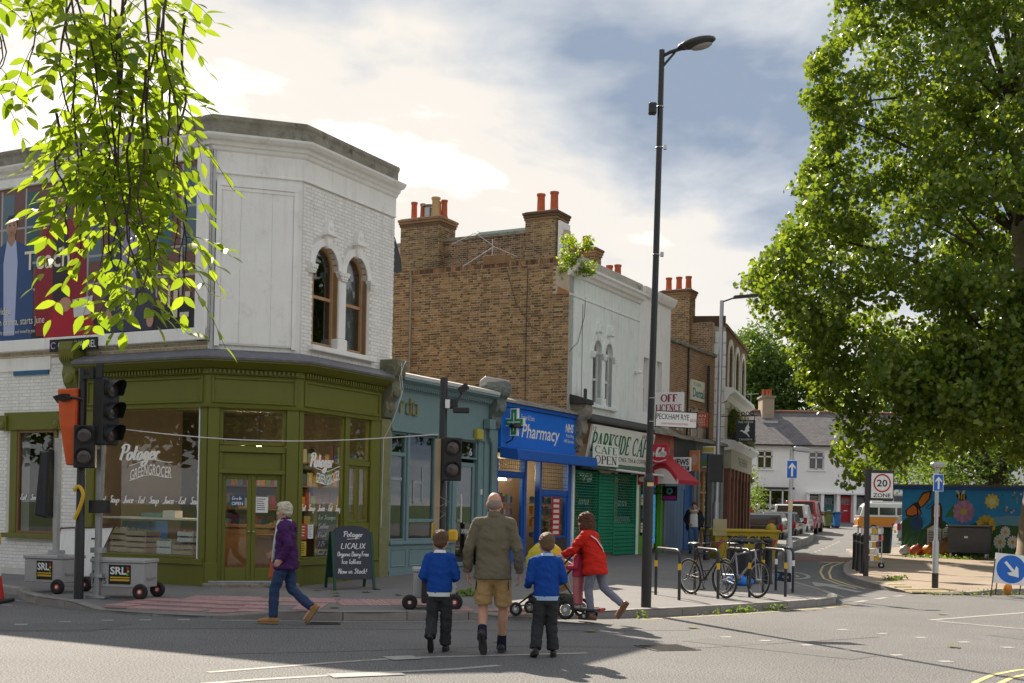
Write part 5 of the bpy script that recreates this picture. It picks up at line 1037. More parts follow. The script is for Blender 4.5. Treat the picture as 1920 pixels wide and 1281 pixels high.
LIME = mat('lime_green_paint', (.10, .36, .03), .45, var=.15, vs=4, streak=.15, scol=(.08, .2, .04))
box(FR, OL, 'fascia', mat('faded_red_fascia', (.36, .10, .07), .7, var=.4, vs=3, stain=.5, scol=(.6, .55, .45)), 16.4, 19.0, -.18, .1, 3.3, 4.1); b = MB(FR); b.prismx([(.0, 4.35), (-.3, 4.2), (-.45, 4.05), (-.2, 4.1), (0, 4.1)], 16.35, 19.1); b.build('fascia_hood', STONE, OL)
for a, c in ((16.34, 16.5), (17.25, 17.4), (18.2, 18.4)): box(FR, OL, 'mullion', LIME, a, c, -.08, .1, .1, 3.3, bevel=.008)
box(FR, OL, 'stall_riser', LIME, 16.5, 17.25, -.06, .1, .1, .85); shopwin(FR, 16.5, 17.25, .85, 3.2, OL, LIME)
b = MB(FR); framebox(b, 17.4, 18.2, .25, 2.6, .1, -.02, .05); dr = b.build('door', LIME, OL); box(FR, dr, 'pane', GLASS, 17.5, 18.1, .01, .016, .35, 2.5); box(FR, OL, 'room_wall', DARK, 16.3, 18.4, 2.2, 2.3, .2, 3.2); box(FR, OL, 'room_ceiling', DARK, 16.3, 18.4, .1, 2.2, 3.2, 3.25)
for k in range(9): paper(FR, 16.55+.22*(k % 3), 16.72+.22*(k % 3), 1.0+.42*(k//3), 1.3+.42*(k//3), .01, [RED, CREAM, WHITE, PRODS[3], PRODS[4]][k % 5], OL, lines=2)
for k in range(5): paper(FR, 17.55, 17.72, .9+.3*k, 1.12+.3*k, -.0, [RED, CREAM, PRODS[3]][k % 3], OL)
b = MB(FR); b.add([(16.6, -.1, 3.55), (18.5, -.1, 3.55), (18.5, -1.25, 2.62), (16.6, -1.25, 2.62), (16.6, -1.25, 2.5), (18.5, -1.25, 2.5)], [(0, 1, 2, 3), (3, 2, 5, 4)]); b.mi = 1; b.add([(16.6, -.1, 3.55), (16.6, -1.25, 2.62), (16.6, -1.25, 2.5), (16.6, -.1, 2.5), (16.62, -.1, 3.55), (16.62, -1.25, 2.62), (16.62, -1.25, 2.5), (16.62, -.1, 2.5)], [(0, 1, 2, 3), (4, 7, 6, 5), (0, 4, 5, 1), (2, 6, 7, 3)])
CAN = mat('red_canopy', (.45, .02, .04), .6, var=.1); CANW = mat('white_canopy', (.68, .62, .58), .6, var=.1); can = b.build('canopy', [CAN, CANW], OL)
FCN = FP(16.6)
b = MB(FCN); P = cr([(.1, 2.55), (.45, 2.95), (.85, 3.0), (1.2, 2.62)], 6); b.add([(p[0], -.004, p[1]+s) for p in P for s in (-.06, .1)], [(2*i, 2*i+2, 2*i+3, 2*i+1) for i in range(len(P)-1)]); b.prism([(.1, 2.52), (.1, 3.5), (.42, 3.0), (.6, 2.52)], -.006, -.005); b.build('canopy_swoosh', CAN, can)
def psign(name, label, s, t0, t1, z0, z1, m, cat='sign', dep=.12, bracket=METALB):
    M = FP(s); t = thing(name, label, cat, M @ Matrix.Translation((t0, 0, z0))); box(M, t, 'panel', m, t0, t1, -dep/2, dep/2, z0, z1, bevel=.012)
    box(M, t, 'bracket', bracket, .0, t0, -.012, .012, (z0+z1)/2-.015, (z0+z1)/2+.015); return t, M
t, M = psign('soft_drink_sign', 'small red projecting sign with white script above the red canopy', 16.42, .12, .97, 3.11, 3.69, RED)
script('Coca-Cola', M, .18, .92, 3.32, .26, -.064, WHITE, t, w=.2, slant=.3); b = MB(M); P = cr([(.15, 3.18), (.4, 3.24), (.65, 3.16), (.94, 3.22)], 6); b.add([(p[0], -.063, p[1]+s) for p in P for s in (-.012, .012)], [(2*i, 2*i+2, 2*i+3, 2*i+1) for i in range(len(P)-1)]); b.build('wave', WHITE, t)
t, M = psign('off_licence_sign', 'white OFF LICENCE projecting sign with maroon letters on the white wall', 17.5, .1, 1.04, 4.72, 5.36, WHITE); MAR = plain('maroon_print', (.30, .01, .04)); serif('OFF', M, .3, .85, 5.08, 5.29, -.064, MAR, t, thick=.22, thin=.1); serif('LICENCE', M, .14, 1.0, 4.78, 4.98, -.064, MAR, t, thick=.2, thin=.09)
b = MB(M)
for k in range(8): b.cyl((.14+.12*k, 0, 5.36), (.12+.12*k, 0, 5.46), .005, n=4)
b.build('bird_spikes', METALG, t)
t, M = psign('takeaway_sign', 'red-brown takeaway projecting sign on the tan brick building', 20.0, .0, .96, 4.45, 4.93, plain('brick_red_sign', (.42, .07, .03))); 
for k, (s_, z) in enumerate((('INDIAN', 4.78), ('TAKEAWAY', 4.66), ('FREE DELIVERY', 4.57), ('020 8693 2277', 4.48))): text(s_, M, .18+.1*(k == 0), .9, z, z+.09-.02*(k > 1), -.064, CREAM, t)
t, M = psign('news_sign', 'white rounded NEWS MART projecting sign below the takeaway sign', 19.0, .1, .77, 2.96, 3.42, WHITE); text('NEWS', M, .16, .72, 3.17, 3.37, -.064, BLACK, t, bold=.03); box(M, t, 'band', BLACK, .3, .74, -.066, -.063, 3.0, 3.13); text('MART', M, .36, .7, 3.02, 3.11, -.068, WHITE, t, bold=.03)
t, M = psign('orange_shop_sign', 'faded orange projecting sign right of the NEWS sign', 20.5, .18, .53, 3.03, 3.72, plain('orange_sign', (.55, .22, .10))); b = MB(M); b.ball((.36, -.07, 3.4), .11, .004, .2); b.build('emblem', plain('pale_orange', (.6, .36, .25)), t)
t, M = psign('picture_lightbox', 'landscape picture light box projecting above the brown doorway', 22.0, .03, .56, 3.2, 3.95, CREAM); b = MB(M); b.box(.06, .53, -.066, -.063, 3.25, 3.5); b.build('picture_ground', plain('pic_green', (.12, .2, .06)), t); b = MB(M); b.box(.06, .53, -.066, -.063, 3.5, 3.7); b.build('picture_water', plain('pic_blue', (.1, .2, .32)), t); b = MB(M); b.box(.06, .53, -.066, -.063, 3.74, 3.9); b.build('picture_sky', plain('pic_yellow', (.55, .42, .1)), t)
t, M = psign('card_sign', 'small black and magenta hanging sign under the red canopy', 17.6, .35, .85, 2.0, 2.45, BLACK, dep=.05); b = MB(M); b.torus((.6, -.03, 2.3), (0, 1, 0), .08, .025, 16, 6); b.build('ring', plain('teal_glow', (.1, .5, .45)), t); box(M, t, 'magenta_strip', plain('magenta_print', (.4, .02, .25)), .38, .82, -.03, -.026, 2.03, 2.15)
t, M = psign('small_red_board', 'small red board under the cafe end of the canopy', 16.2, .0, .75, 2.45, 2.78, RED, dep=.04); b = MB(M); b.ball((.25, -.022, 2.62), .12, .004, .08); b.ball((.52, -.022, 2.6), .1, .004, .07); b.build('picture', CREAM, t)
# ---- tan brick building over the shuttered shops
TB = thing('tan_brick_building', 'tan brown brick building over blue shutters and brown doorway', 'building', FR @ Matrix.Translation((21, 0, .3)))
E0, E1 = 18.952, 24.3
b = MB(FR); wallgrid(b, E0, E1, 4.0, 7.35, [(19.15, 19.6, 4.9, 5.75), (20.5, 20.95, 4.4, 5.4), (21.75, 22.35, 4.2, 5.3), (22.6, 23.1, 4.2, 5.3)], .312, .6); b.build('front_wall', MORT, TB); bricks(TB, FR, E0+.02, E1, 4.3, 7.3, BRICKT, lambda x, z, a, e: any(a < h[1] and e > h[0] and h[2] < z < h[3] for h in ((19.15, 19.6, 4.9, 5.75), (20.5, 20.95, 4.4, 5.4), (21.75, 22.35, 4.2, 5.3), (22.6, 23.1, 4.2, 5.3))), n_ind=90, y=.312, proud=.005)
b = MB(FR); b.box(E0, E1, .22, .6, 7.3, 7.42); b.build('parapet_coping', STONE, TB, bevel=.01)
for a, c, z0, z1 in ((19.15, 19.6, 4.9, 5.75), (20.5, 20.95, 4.4, 5.4), (21.75, 22.35, 4.2, 5.3), (22.6, 23.1, 4.2, 5.3)):
    b = MB(FR); framebox(b, a, c, z0, z1, .05, .42, .47); f = b.build('window', WSASH, TB); box(FR, f, 'pane', GLASSD, a, c, .44, .446, z0, z1); box(FR, TB, 'blind', DARK, a-.1, c+.1, .7, .72, z0-.1, z1+.1)
t = thing('dental_sign', 'pale sign with teal letters high on the tan brick wall', 'sign', FR @ Matrix.Translation((22.5, .3, 5.4))); box(FR, t, 'panel', CREAM, 21.7, 23.0, .22, .3, 5.55, 6.25); text('ST LUCIA', FR, 21.85, 22.6, 6.05, 6.17, .215, plain('teal_print', (.03, .22, .24)), t); text('Dental', FR, 21.8, 22.95, 5.66, 5.98, .215, plain('teal_print', (.03, .22, .24)), t, bold=.02)
b = MB(FR); b.prismx([(.3, 4.3), (-.25, 4.15), (-.3, 4.05), (.3, 4.0)], E0, E1); b.build('shop_cornice', STONE, TB); box(FR, TB, 'shop_fascia', mat('dark_fascia', (.05, .055, .06), .6, var=.3), E0, 21.3, -.12, .1, 3.2, 4.05); box(FR, TB, 'shop_fascia', mat('grey_fascia', (.12, .13, .13), .6, var=.3), 21.3, E1, -.12, .1, 3.2, 4.05)
BSH = mat('blue_grey_shutter', (.10, .17, .28), .5, var=.15, vs=3); bm_ = None
for k in range(6): box(FR, TB, 'shutter_leaf', BSH, 18.6+.3*k, 18.89+.3*k, -.04, .02, .35, 2.4, bevel=.006)
box(FR, TB, 'shutter_head', BSH, 18.55, 20.45, -.06, .1, 2.4, 2.62); box(FR, TB, 'toplight', GLASSD, 18.55, 20.45, .0, .02, 2.62, 3.2); box(FR, TB, 'blue_door', mat('strong_blue_door', (.015, .08, .26), .45, var=.1), 20.5, 21.2, -.03, .05, .35, 3.2, bevel=.01)
for a, c in ((18.42, 18.55), (21.2, 21.4), (21.6, 21.75), (23.0, 23.2), (24.0, 24.3)): box(FR, TB, 'pilaster', mat('grey_pilaster', (.20, .21, .21), .6, var=.2), a, c, -.12, .1, .2, 3.3)
b = MB(FR); b.box(18.42, 18.55, -.2, .12, .2, .62); b.build('pilaster_base', STONE, TB)
BRD = mat('golden_brown_joinery', (.36, .17, .05), .5, var=.25, vs=4)
b = MB(FR); framebox(b, 21.75, 23.0, .4, 3.2, .12, -.05, .05); b.box(22.3, 22.42, -.05, .05, .4, 3.2); b.box(21.75, 23, -.05, .05, 2.3, 2.4); b.build('joinery_front', BRD, TB); box(FR, TB, 'pane', GLASS, 21.85, 22.9, .0, .006, .5, 3.1); box(FR, TB, 'grey_shutter', mat('slate_blue_shutter', (.10, .14, .17), .5), 23.2, 24.0, -.03, .05, .35, 3.2); box(FR, TB, 'room_wall', DARK, 18.4, 24, 1.4, 1.5, .2, 4)
b = MB(FR); b.prismx([(.6, 7.3), (8, 7.5), (8, 7.2), (.6, 7.1)], E0, E1); b.build('roof', ROOFG, TB); b = MB(FR); b.box(E0, E0+.3, .6, 8, 3.9, 8.0); b.build('party_wall', BRICKD, TB); b = MB(FR); b.cyl((21.42, .26, 4.2), (21.42, .26, 7.3), .03); b.build('downpipe', METALB, TB); b = MB(FR); b.cyl((23.35, .2, 4.2), (23.35, .2, 6.9), .05); b.build('downpipe', METALB, TB)
# ---- the tavern
TV = thing('tavern_building', 'dark brick corner tavern with white quoins, arched windows and flower boxes', 'building', frame(7.72, 44, .3, 0))
FT = frame(7.72, 44, 0, 72.8)                      # street front
FS = frame(7.72, 44, 0, -10)                       # end wall towards the camera, runs to negative x
b = MB(FS); b.box(-6, 0, .0, .3, .2, 8.55); b.build('end_wall', MORT, TV); bricks(TV, FS, -3.4, -.5, 6.4, 8.5, BRICKD, None, n_ind=40, y=0)
for k in range(11):
    z = 3.5+.44*k; e = .46 if k % 2 else .38; b = MB(FS); b.box(-e, .03, -.04, .0, z+.012, z+.428); b.build('quoin', PANELM, TV, bevel=.012)
WT = [(.95, 2.2), (3.05, 4.3), (5.1, 6.3)]
b = MB(FT); wallgrid(b, .0, 7.1, 6.2, 8.55, [(a, c, 6.3, 8.05) for a, c in WT], .0, .3)
for a, c in WT: arch_fill(b, a, c, 7.5, 8.05, 8.051, 0, .3)
b.build('front_wall', mat('tavern_brick', (.26, .13, .07), .9, var=.3, vs=18, bump=.6, bs=40), TV)
box(FT, TV, 'parapet', BRICKD, -.05, 7.15, -.05, .3, 8.5, 8.62); box(FS, TV, 'parapet', BRICKD, -6, -.0, -.06, .3, 8.56, 8.9)
for a, c in WT:
    b = MB(FT); arch_band(b, a, c, 7.5, 8.05, .2, -.05, .02); b.box(a-.2, a, -.05, .02, 6.3, 7.5); b.box(c, c+.2, -.05, .02, 6.3, 7.5); b.build('window_surround', PANELM, TV); b = MB(FT); arch_pane(b, a, c, 6.3, 7.5, 8.05, .15); b.build('pane', GLASSD, TV); box(FT, TV, 'sash_bar', WSASH, a, c, .12, .16, 7.1, 7.17)
b = MB(FT); b.prismx([(.0, 6.3), (-.35, 6.25), (-.4, 6.1), (-.2, 6.0), (-.1, 5.8), (0, 5.75)], -.1, 7.15); b.build('cornice', PANELM, TV)
CRS = mat('cream_stucco', (.55, .50, .38), .7, var=.12, streak=.2); box(FT, TV, 'upper_stucco', CRS, 0, 7.1, -.02, .3, 4.4, 5.9)
for a in (.05, 1.2, 2.4, 3.6, 4.8, 6.0, 6.9): b = MB(FT); b.box(a, a+.28, -.12, .0, 4.4, 5.75); b.box(a-.05, a+.33, -.17, 0, 5.5, 5.75); b.build('stucco_pilaster', CRS, TV, bevel=.01)
for a in (.4, 1.55, 2.75, 3.95, 5.15): box(FT, TV, 'pane', GLASSD, a, a+.6, -.04, -.03, 4.5, 5.4)
b = MB(FT); b.prismx([(0, 4.4), (-.55, 4.3), (-.6, 4.2), (-.35, 4.0), (0, 3.95)], -.1, 7.4); b.build('ground_cornice', PANELM, TV); box(FT, TV, 'sign_fascia', mat('tavern_fascia', (.42, .37, .27), .6, var=.2), 0, 7.3, -.3, .1, 3.3, 4.0); text('THE HERNE', FT, 2.2, 5.4, 3.5, 3.8, -.303, BLACK, TV)
b = MB(FT)
wallgrid(b, 0, 7.3, .2, 3.3, [(a, a+.75, .9, 3.0) for a in (.5, 1.65, 2.8, 3.95, 5.1, 6.25)], -.2, .1); b.build('brick_ground_storey', BRICKR, TV)
for a in (.5, 1.65, 2.8, 3.95, 5.1, 6.25): shopwin(FT, a, a+.75, .9, 3.0, TV, METALB, [(2.3, 2.36)], y=-.1)
for a in (.1, 1.3, 2.45, 3.6, 4.75, 5.9, 7.05): box(FT, TV, 'brick_pier', BRICKR, a, a+.28, -.26, -.2, .2, 3.3)
box(FT, TV, 'room_wall', DARK, 0, 7.3, .8, .9, .2, 3.3); b = MB(); q = [FT @ Vector(p) for p in ((.1, .3, 0), (7.1, .3, 0), (7.1, 8, 0), (.1, 8, 0))]; b.prismz([(p.x, p.y) for p in q], 8.4, 8.5); b.build('roof', ROOFG, TV); b = MB(FT); b.box(7.0, 7.1, .3, 8, .2, 8.5); b.box(0, 7.1, 7.9, 8, .2, 8.5); b.build('rear_wall', BRICKD, TV)
chimney(TV, FP(23.4), -2.3, -1.2, .6, 1.2, 7.2, 9.85, [(-2.15, .9, .5, TERRA, .12), (-1.75, .9, .5, TERRA, .12), (-1.38, .9, .5, TERRA, .12)], BRICKM, 20)
b = MB(FP(24.2)); b.box(-2.5, -.4, .0, .25, 4.5, 8.6); b.build('side_return', MORT, TV); bricks(TV, FP(24.2), -2.5, -.4, 6.6, 8.6, BRICKD, None, n_ind=20)
# hanging tavern sign
M = FP(24.0); t = thing('tavern_sign', 'dark hanging tavern sign with a white heron on an iron bracket', 'sign', M @ Matrix.Translation((.65, 0, 4.2)))
box(M, t, 'panel', plain('tavern_slate', (.035, .045, .055)), .65, 1.34, -.03, .03, 4.22, 4.99, bevel=.008); text('THE HERNE', M, .72, 1.28, 4.88, 4.95, -.033, CREAM, t); text('TAVERN', M, .76, 1.24, 4.26, 4.33, -.033, CREAM, t)
hp = [(.78, 4.58), (.86, 4.64), (.93, 4.6), (.98, 4.62), (1.0, 4.72), (1.08, 4.84), (1.12, 4.9), (1.11, 4.78), (1.16, 4.74), (1.12, 4.66), (1.15, 4.6), (1.06, 4.55), (1.1, 4.48), (1.16, 4.4), (1.13, 4.38), (1.06, 4.46), (1.0, 4.5), (.94, 4.53), (.88, 4.58), (.84, 4.59)]
flat(M, hp, [tuple(range(len(hp)))], -.034, 'heron', WHITE, t); b = MB(M); b.box(-.1, 1.4, -.015, .015, 5.12, 5.15); b.box(.66, .68, -.01, .01, 4.98, 5.12); b.box(1.3, 1.32, -.01, .01, 4.98, 5.12)
for x in (.72, .88, 1.05, 1.22): b.torus((x, 0, 5.22), (0, 1, 0), .06, .015, 12, 6)
b.build('iron_bracket', METALB, t)
# ================================================================ WHITE TERRACE AT THE END OF THE STREET
HR = thing('white_terrace', 'white roughcast terrace with slate roof at the end of the side street', 'building', frame(24, 88, 1.1, 0))
HY = 88.; FH = frame(0, HY, 0, 0)
RC = mat('white_roughcast', (.82, .81, .79), .85, var=.06, vs=1.5, bump=.8, bs=14, streak=.15, scol=(.5, .48, .45))
HWIN = [(17.95, 19.1, 5.0, 6.35), (21.75, 22.9, 5.0, 6.35), (26.4, 27.5, 5.0, 6.35), (30.2, 31.3, 5.0, 6.35), (34.2, 35.3, 5.0, 6.35)]
HDOOR = [(21.82, 22.55, 'pale_grey', (.45, .45, .42)), (22.95, 23.7, 'teal', (.03, .14, .14)), (24.15, 24.95, 'red', (.45, .012, .02)), (25.3, 26.1, 'slate_grey', (.10, .12, .14)), (31, 31.8, 'navy', (.03, .05, .12))]
b = MB(FH); wallgrid(b, 10, 44, .6, 6.9, HWIN+[(d[0], d[1], 1.1, 3.2) for d in HDOOR]+[(18.1, 20.4, 1.9, 3.5), (27.2, 28.9, 1.8, 3.3)], 0, .3); b.build('front_wall', RC, HR)
b = MB(FH); b.add([(10, -.35, 6.8), (44, -.35, 6.8), (44, 4.2, 9.55), (10, 4.2, 9.55), (10, 8.7, 6.8), (44, 8.7, 6.8), (10, -.35, 6.72), (44, -.35, 6.72)], [(0, 1, 2, 3), (3, 2, 5, 4), (0, 6, 7, 1)])
sl = bpy.data.materials.new('roof_slates'); MATS['roof_slates'] = sl; sl.use_nodes = True; n_ = sl.node_tree.nodes; l_ = sl.node_tree.links; bk = n_.new('ShaderNodeTexBrick'); bk.inputs['Scale'].default_value = 1; bk.inputs['Brick Width'].default_value = .3; bk.inputs['Row Height'].default_value = .2; bk.inputs['Mortar Size'].default_value = .012; bk.inputs['Color1'].default_value = (.15, .135, .14, 1); bk.inputs['Color2'].default_value = (.095, .088, .095, 1); bk.inputs['Mortar'].default_value = (.04, .04, .04, 1)
tcn = n_.new('ShaderNodeTexCoord'); mpn = n_.new('ShaderNodeMapping'); l_.new(tcn.outputs['Object'], mpn.inputs[0]); l_.new(mpn.outputs[0], bk.inputs['Vector']); l_.new(bk.outputs[0], n_['Principled BSDF'].inputs['Base Color']); n_['Principled BSDF'].inputs['Roughness'].default_value = .75; bp = n_.new('ShaderNodeBump'); bp.inputs['Distance'].default_value = .05; l_.new(bk.outputs[0], bp.inputs['Height']); l_.new(bp.outputs[0], n_['Principled BSDF'].inputs['Normal'])
b.build('roof', sl, HR); b = MB(FH); b.tube([(10, 4.2, 9.6), (44, 4.2, 9.6)], .1, 8); b.build('ridge_tiles', BRICKR, HR); b = MB(FH); b.box(10, 44, -.42, -.3, 6.68, 6.8); b.build('gutter', METALB, HR)
for x in (20.55, 26.0, 33): b = MB(FH); b.cyl((x, -.08, 1), (x, -.08, 6.7), .05); b.build('downpipe', METALB, HR)
for a, c, z0, z1 in HWIN:
    b = MB(FH); framebox(b, a, c, z0, z1, .1, .1, .2); b.box((a+c)/2-.05, (a+c)/2+.05, .1, .2, z0, z1); b.box(a, c, .1, .2, z0+.85, z0+.95); f = b.build('window', WSASH, HR); box(FH, f, 'sill', RC, a-.1, c+.1, -.12, .1, z0-.1, z0)
    for k in range(2): box(FH, f, 'pane', GLASSD, a+.1+k*(c-a)/2-.05*k, (a+c)/2-.05+k*((c-a)/2-.05), .15, .17, z0+.1, z1-.1)
    box(FH, HR, 'curtain', mat('ochre_curtain', (.30, .20, .10), .9, var=.4, vs=3), a, c, .5, .52, z0, z1)
for a, c, nm, col in HDOOR:
    b = MB(FH); b.box(a, c, .15, .22, 1.15, 3.1); d = b.build('door', mat(nm+'_door', col, .4, var=.08), HR); b = MB(FH)
    for k in range(3): b.box(a+.08+k*.21, a+.26+k*.21, .13, .15, 2.45, 2.95)
    b.build('door_lights', GLASSD, d); box(FH, d, 'letter_plate', METALS, a+.25, a+.55, .13, .15, 2.0, 2.07)
b = MB(FH); b.box(21.6, 24.0, -.6, .0, 3.22, 3.34); b.box(24.0, 26.4, -.6, 0, 3.22, 3.34); b.build('porch_canopy', RC, HR)
for x in (21.65, 22.7, 23.85, 25.08, 26.25): box(FH, HR, 'porch_pier', RC, x-.1, x+.1, -.5, .0, .8, 3.22)
b = MB(FH); b.box(17.9, 20.6, -.7, .0, 3.5, 3.65); b.build('bay_roof', METALB, HR); b = MB(FH); b.box(18, 20.5, -.6, -.5, .8, 1.9); framebox(b, 18, 20.5, 1.9, 3.5, .1, -.6, -.5); b.box(18.8, 18.9, -.6, -.5, 1.9, 3.5); b.box(19.7, 19.8, -.6, -.5, 1.9, 3.5); b.build('bay_window', WSASH, HR); box(FH, HR, 'pane', GLASSD, 18.1, 20.4, -.56, -.54, 2.0, 3.4)
b = MB(FH); framebox(b, 27.2, 28.9, 1.8, 3.3, .1, .1, .2); b.box(28.0, 28.1, .1, .2, 1.8, 3.3); b.build('window', WSASH, HR); box(FH, HR, 'pane', GLASSD, 27.3, 28.8, .15, .17, 1.9, 3.2); box(FH, HR, 'room_dark', DARK, 17, 36, 1.5, 1.6, .8, 6.8)
b = MB(FH); b.box(18.95, 19.85, 3.3, 4.9, 8.6, 10.55); cs = b.build('chimney_stack', mat('rendered_stack', (.32, .26, .18), .9, var=.25, vs=2), HR); b = MB(FH); b.box(18.85, 19.95, 3.2, 5.0, 10.55, 10.7); b.build('stack_cap', STONE, cs); b = MB(FH); b.box(18.8, 20.0, 2.6, 4.0, 8.55, 8.75); b.build('lead_skirt', METALG, cs)
for x in (19.15, 19.45, 19.7): chimney_pot(cs, FH, x, 4.1, 10.7, .55, TERRA, .11)
b = MB(FH); b.tube([(18.2, 4, 9.6), (18.2, 4, 11)], .02, 5); b.tube([(17, 4, 10.8), (18.8, 4, 10.9)], .02, 5); b.build('tv_aerial', METALG, HR)
t = thing('garden_wall', 'low brick garden wall in front of the white terrace', 'wall', frame(19.6, 80, .85, 0)); b = MB(); b.box(17.6, 20.0, 79.8, 80.1, .6, 2.2); b.build('wall_face', BRICKR, t); b = MB(); b.box(17.5, 20.1, 79.75, 80.15, 2.2, 2.3); b.build('coping', STONE, t)
for i, (x, c, l) in enumerate(((20.25, (.20, .15, .05), 'brown wheelie bin at the end of the garden wall'), (20.85, (.12, .16, .05), 'olive wheelie bin beside the brown one by the terrace'), (21.45, (.02, .13, .36), 'bright blue wheelie bin nearest the red door'))):
    t = thing('wheelie_bin', l, 'bin', frame(x, 79, .84, 0), 'wheelie bins by the terrace'); M = frame(x, 79, .84, 0); m = mat('bin_'+l.split()[0]+l.split()[1], c, .5); b = MB(M); b.tube([(0, 0, .1), (0, 0, 1.0)], [(.24, .26), (.29, .33)], 4, up=(1, 1, 0)); b.build('body', m, t, bevel=.02); b = MB(M); b.box(-.3, .3, -.36, .34, 1.0, 1.07); b.build('lid', m, t, bevel=.02); b = MB(M); b.tube([(-.25, .3, .12), (.25, .3, .12)], .11, 12); b.build('wheels', METALB, t)
# ================================================================ MURAL SUBSTATION
A0 = Vector((15.0, 46.0, 0)); A1 = Vector((21.5, 42.6, 0)); mang = math.degrees(math.atan2(A1.y-A0.y, A1.x-A0.x)); FM = frame(A0.x, A0.y, 0, mang); ML = (A1-A0).length
MU = thing('mural_substation', 'low flat-roofed brick building painted with a bright garden mural', 'building', FM)
MB_ = mat('mural_blue_wall', (.03, .30, .68), .6, var=.2, vs=1.5, bump=.3, bs=40); MH = 2.7
b = MB(FM); b.box(0, ML, 0, 3.5, 0, MH); b.build('painted_wall', MB_, MU); b = MB(FM); b.box(-.3, ML, -.18, 3.6, MH, MH+.13); b.build('roof_edge', mat('fascia_blue', (.015, .10, .33), .5, var=.15), MU); b = MB(FM); b.box(-.32, ML, -.2, 3.7, MH+.13, MH+.2); b.build('roof_felt', ROOFG, MU)
def mp(name, P, c, y, parent=None): return flat(FM, [(x*.74, z if z < .35 else z+.18) for x, z in P], [tuple(range(len(P)))], y, name, plain('mural_%.3f_%.3f_%.3f' % c, tuple(min(.8, q*1.25) for q in c), .55, var=.12), parent or MU)
def me_(cx_, cz, rx, rz, rot=0, n=14): return [(cx_+rx*math.cos(a)*math.cos(rot)-rz*math.sin(a)*math.sin(rot), cz+rx*math.cos(a)*math.sin(rot)+rz*math.sin(a)*math.cos(rot)) for a in [2*math.pi*i/n for i in range(n)]]
yy = -.004
hill = [(0, .1), (ML, .1), (ML, 1.1), (4.6, 1.2), (4.3, 1.0), (3.6, 1.3), (2.6, 1.05), (1.8, 1.5), (1.0, 1.0), (.5, 1.6), (0, 1.3)]
mp('mural_meadow', hill, (.015, .07, .025), yy); mp('mural_water', [(3.9, 1.15), (ML, 1.1), (ML, 1.55), (5.2, 1.6), (4.2, 1.5)], (.12, .30, .45), yy-.001); mp('mural_bank', [(3.7, .12), (ML, .12), (ML, 1.15), (4.8, 1.25), (3.9, 1.0)], (.03, .10, .03), yy-.002)
rr = random.Random(3); b = MB(FM)
for k in range(150):
    x = rr.uniform(.05, 3.9) if k < 110 else rr.uniform(3.9, 6); z0 = rr.uniform(.1, .7); h = rr.uniform(.2, .6); lean = rr.uniform(-.2, .2); b.add([(x, yy-.003, z0), (x+.04, yy-.003, z0), (x+lean, yy-.003, z0+h)], [(0, 1, 2)])
b.build('mural_grass', plain('mural_grass_green', (.05, .22, .05)), MU, kind='stuff')
b = MB(FM)
for k in range(90):
    x = rr.uniform(.3, 3.9); z0 = rr.uniform(.1, 1.0); h = rr.uniform(.15, .4); lean = rr.uniform(-.3, .3); b.add([(x, yy-.0035, z0), (x+.06, yy-.0035, z0+h*.5), (x+lean, yy-.0035, z0+h), (x-.04, yy-.0035, z0+h*.5)], [(0, 1, 2, 3)])
b.build('mural_leaves', plain('mural_leaf_green', (.02, .13, .06)), MU, kind='stuff')
# butterfly
bf = mp('mural_butterfly_outline', [(.15, 1.72), (.55, 2.0), (.75, 2.05), (1.0, 2.42), (1.45, 2.5), (1.4, 2.2), (1.15, 1.95), (.9, 1.8), (1.0, 1.6), (.8, 1.5), (.5, 1.48), (.2, 1.5)], (.02, .012, .01), yy-.004)
mp('mural_butterfly_wing', [(.8, 2.06), (1.05, 2.36), (1.36, 2.44), (1.32, 2.2), (1.1, 1.98), (.92, 1.86)], (.50, .17, .02), yy-.005, bf); mp('mural_butterfly_wing', [(.22, 1.72), (.55, 1.93), (.7, 1.85), (.75, 1.6), (.5, 1.53), (.25, 1.56)], (.48, .14, .02), yy-.005, bf); mp('mural_butterfly_wing', [(.8, 1.8), (.95, 1.62), (.82, 1.56)], (.45, .12, .02), yy-.005, bf)
for p, q in (((.85, 2.0), (1.3, 2.4)), ((.9, 1.95), (1.3, 2.2)), ((.3, 1.65), (.7, 1.85)), ((.45, 1.55), (.7, 1.8))): b = MB(FM); b.add([(p[0], yy-.006, p[1]), (p[0]+.03, yy-.006, p[1]-.01), (q[0]+.02, yy-.006, q[1]), (q[0], yy-.006, q[1]+.01)], [(0, 1, 2, 3)]); b.build('mural_vein', BLACK, bf)
mp('mural_thistle', me_(.75, 1.25, .32, .3), (.015, .05, .15), yy-.004)
for k in range(12): a = math.pi*(k+.5)/12; mp('mural_thistle_spike', [(.75+.25*math.cos(a), 1.25+.2*math.sin(a)), (.8+.25*math.cos(a), 1.22+.2*math.sin(a)), (.77+.5*math.cos(a), 1.25+.42*math.sin(a))], (.02, .10, .26), yy-.005)
def flower(cx_, cz, r, n, pc, cc, edge, y, el=1., cr_=.3):
    el *= .78; o = mp('mural_flower_back', me_(cx_, cz, r*.9, r*.9*el), edge, y)
    for k in range(n): a = 2*math.pi*k/n+.2; mp('mural_petal', me_(cx_+r*.62*math.cos(a), cz+r*.62*math.sin(a)*el, r*.40, r*.2*1.1, a), pc if k % 2 else tuple(q*.82 for q in pc), y-.001-.0002*k, o)
    mp('mural_flower_heart', me_(cx_, cz, r*cr_, r*cr_*el), cc, y-.006, o); return o
flower(3.02, 1.72, .52, 13, (.44, .22, .38), (.50, .34, .03), (.20, .05, .18), yy-.005)
flower(4.08, 1.22, .46, 12, (.62, .40, .03), (.30, .17, .02), (.40, .20, .01), yy-.005, cr_=.38)
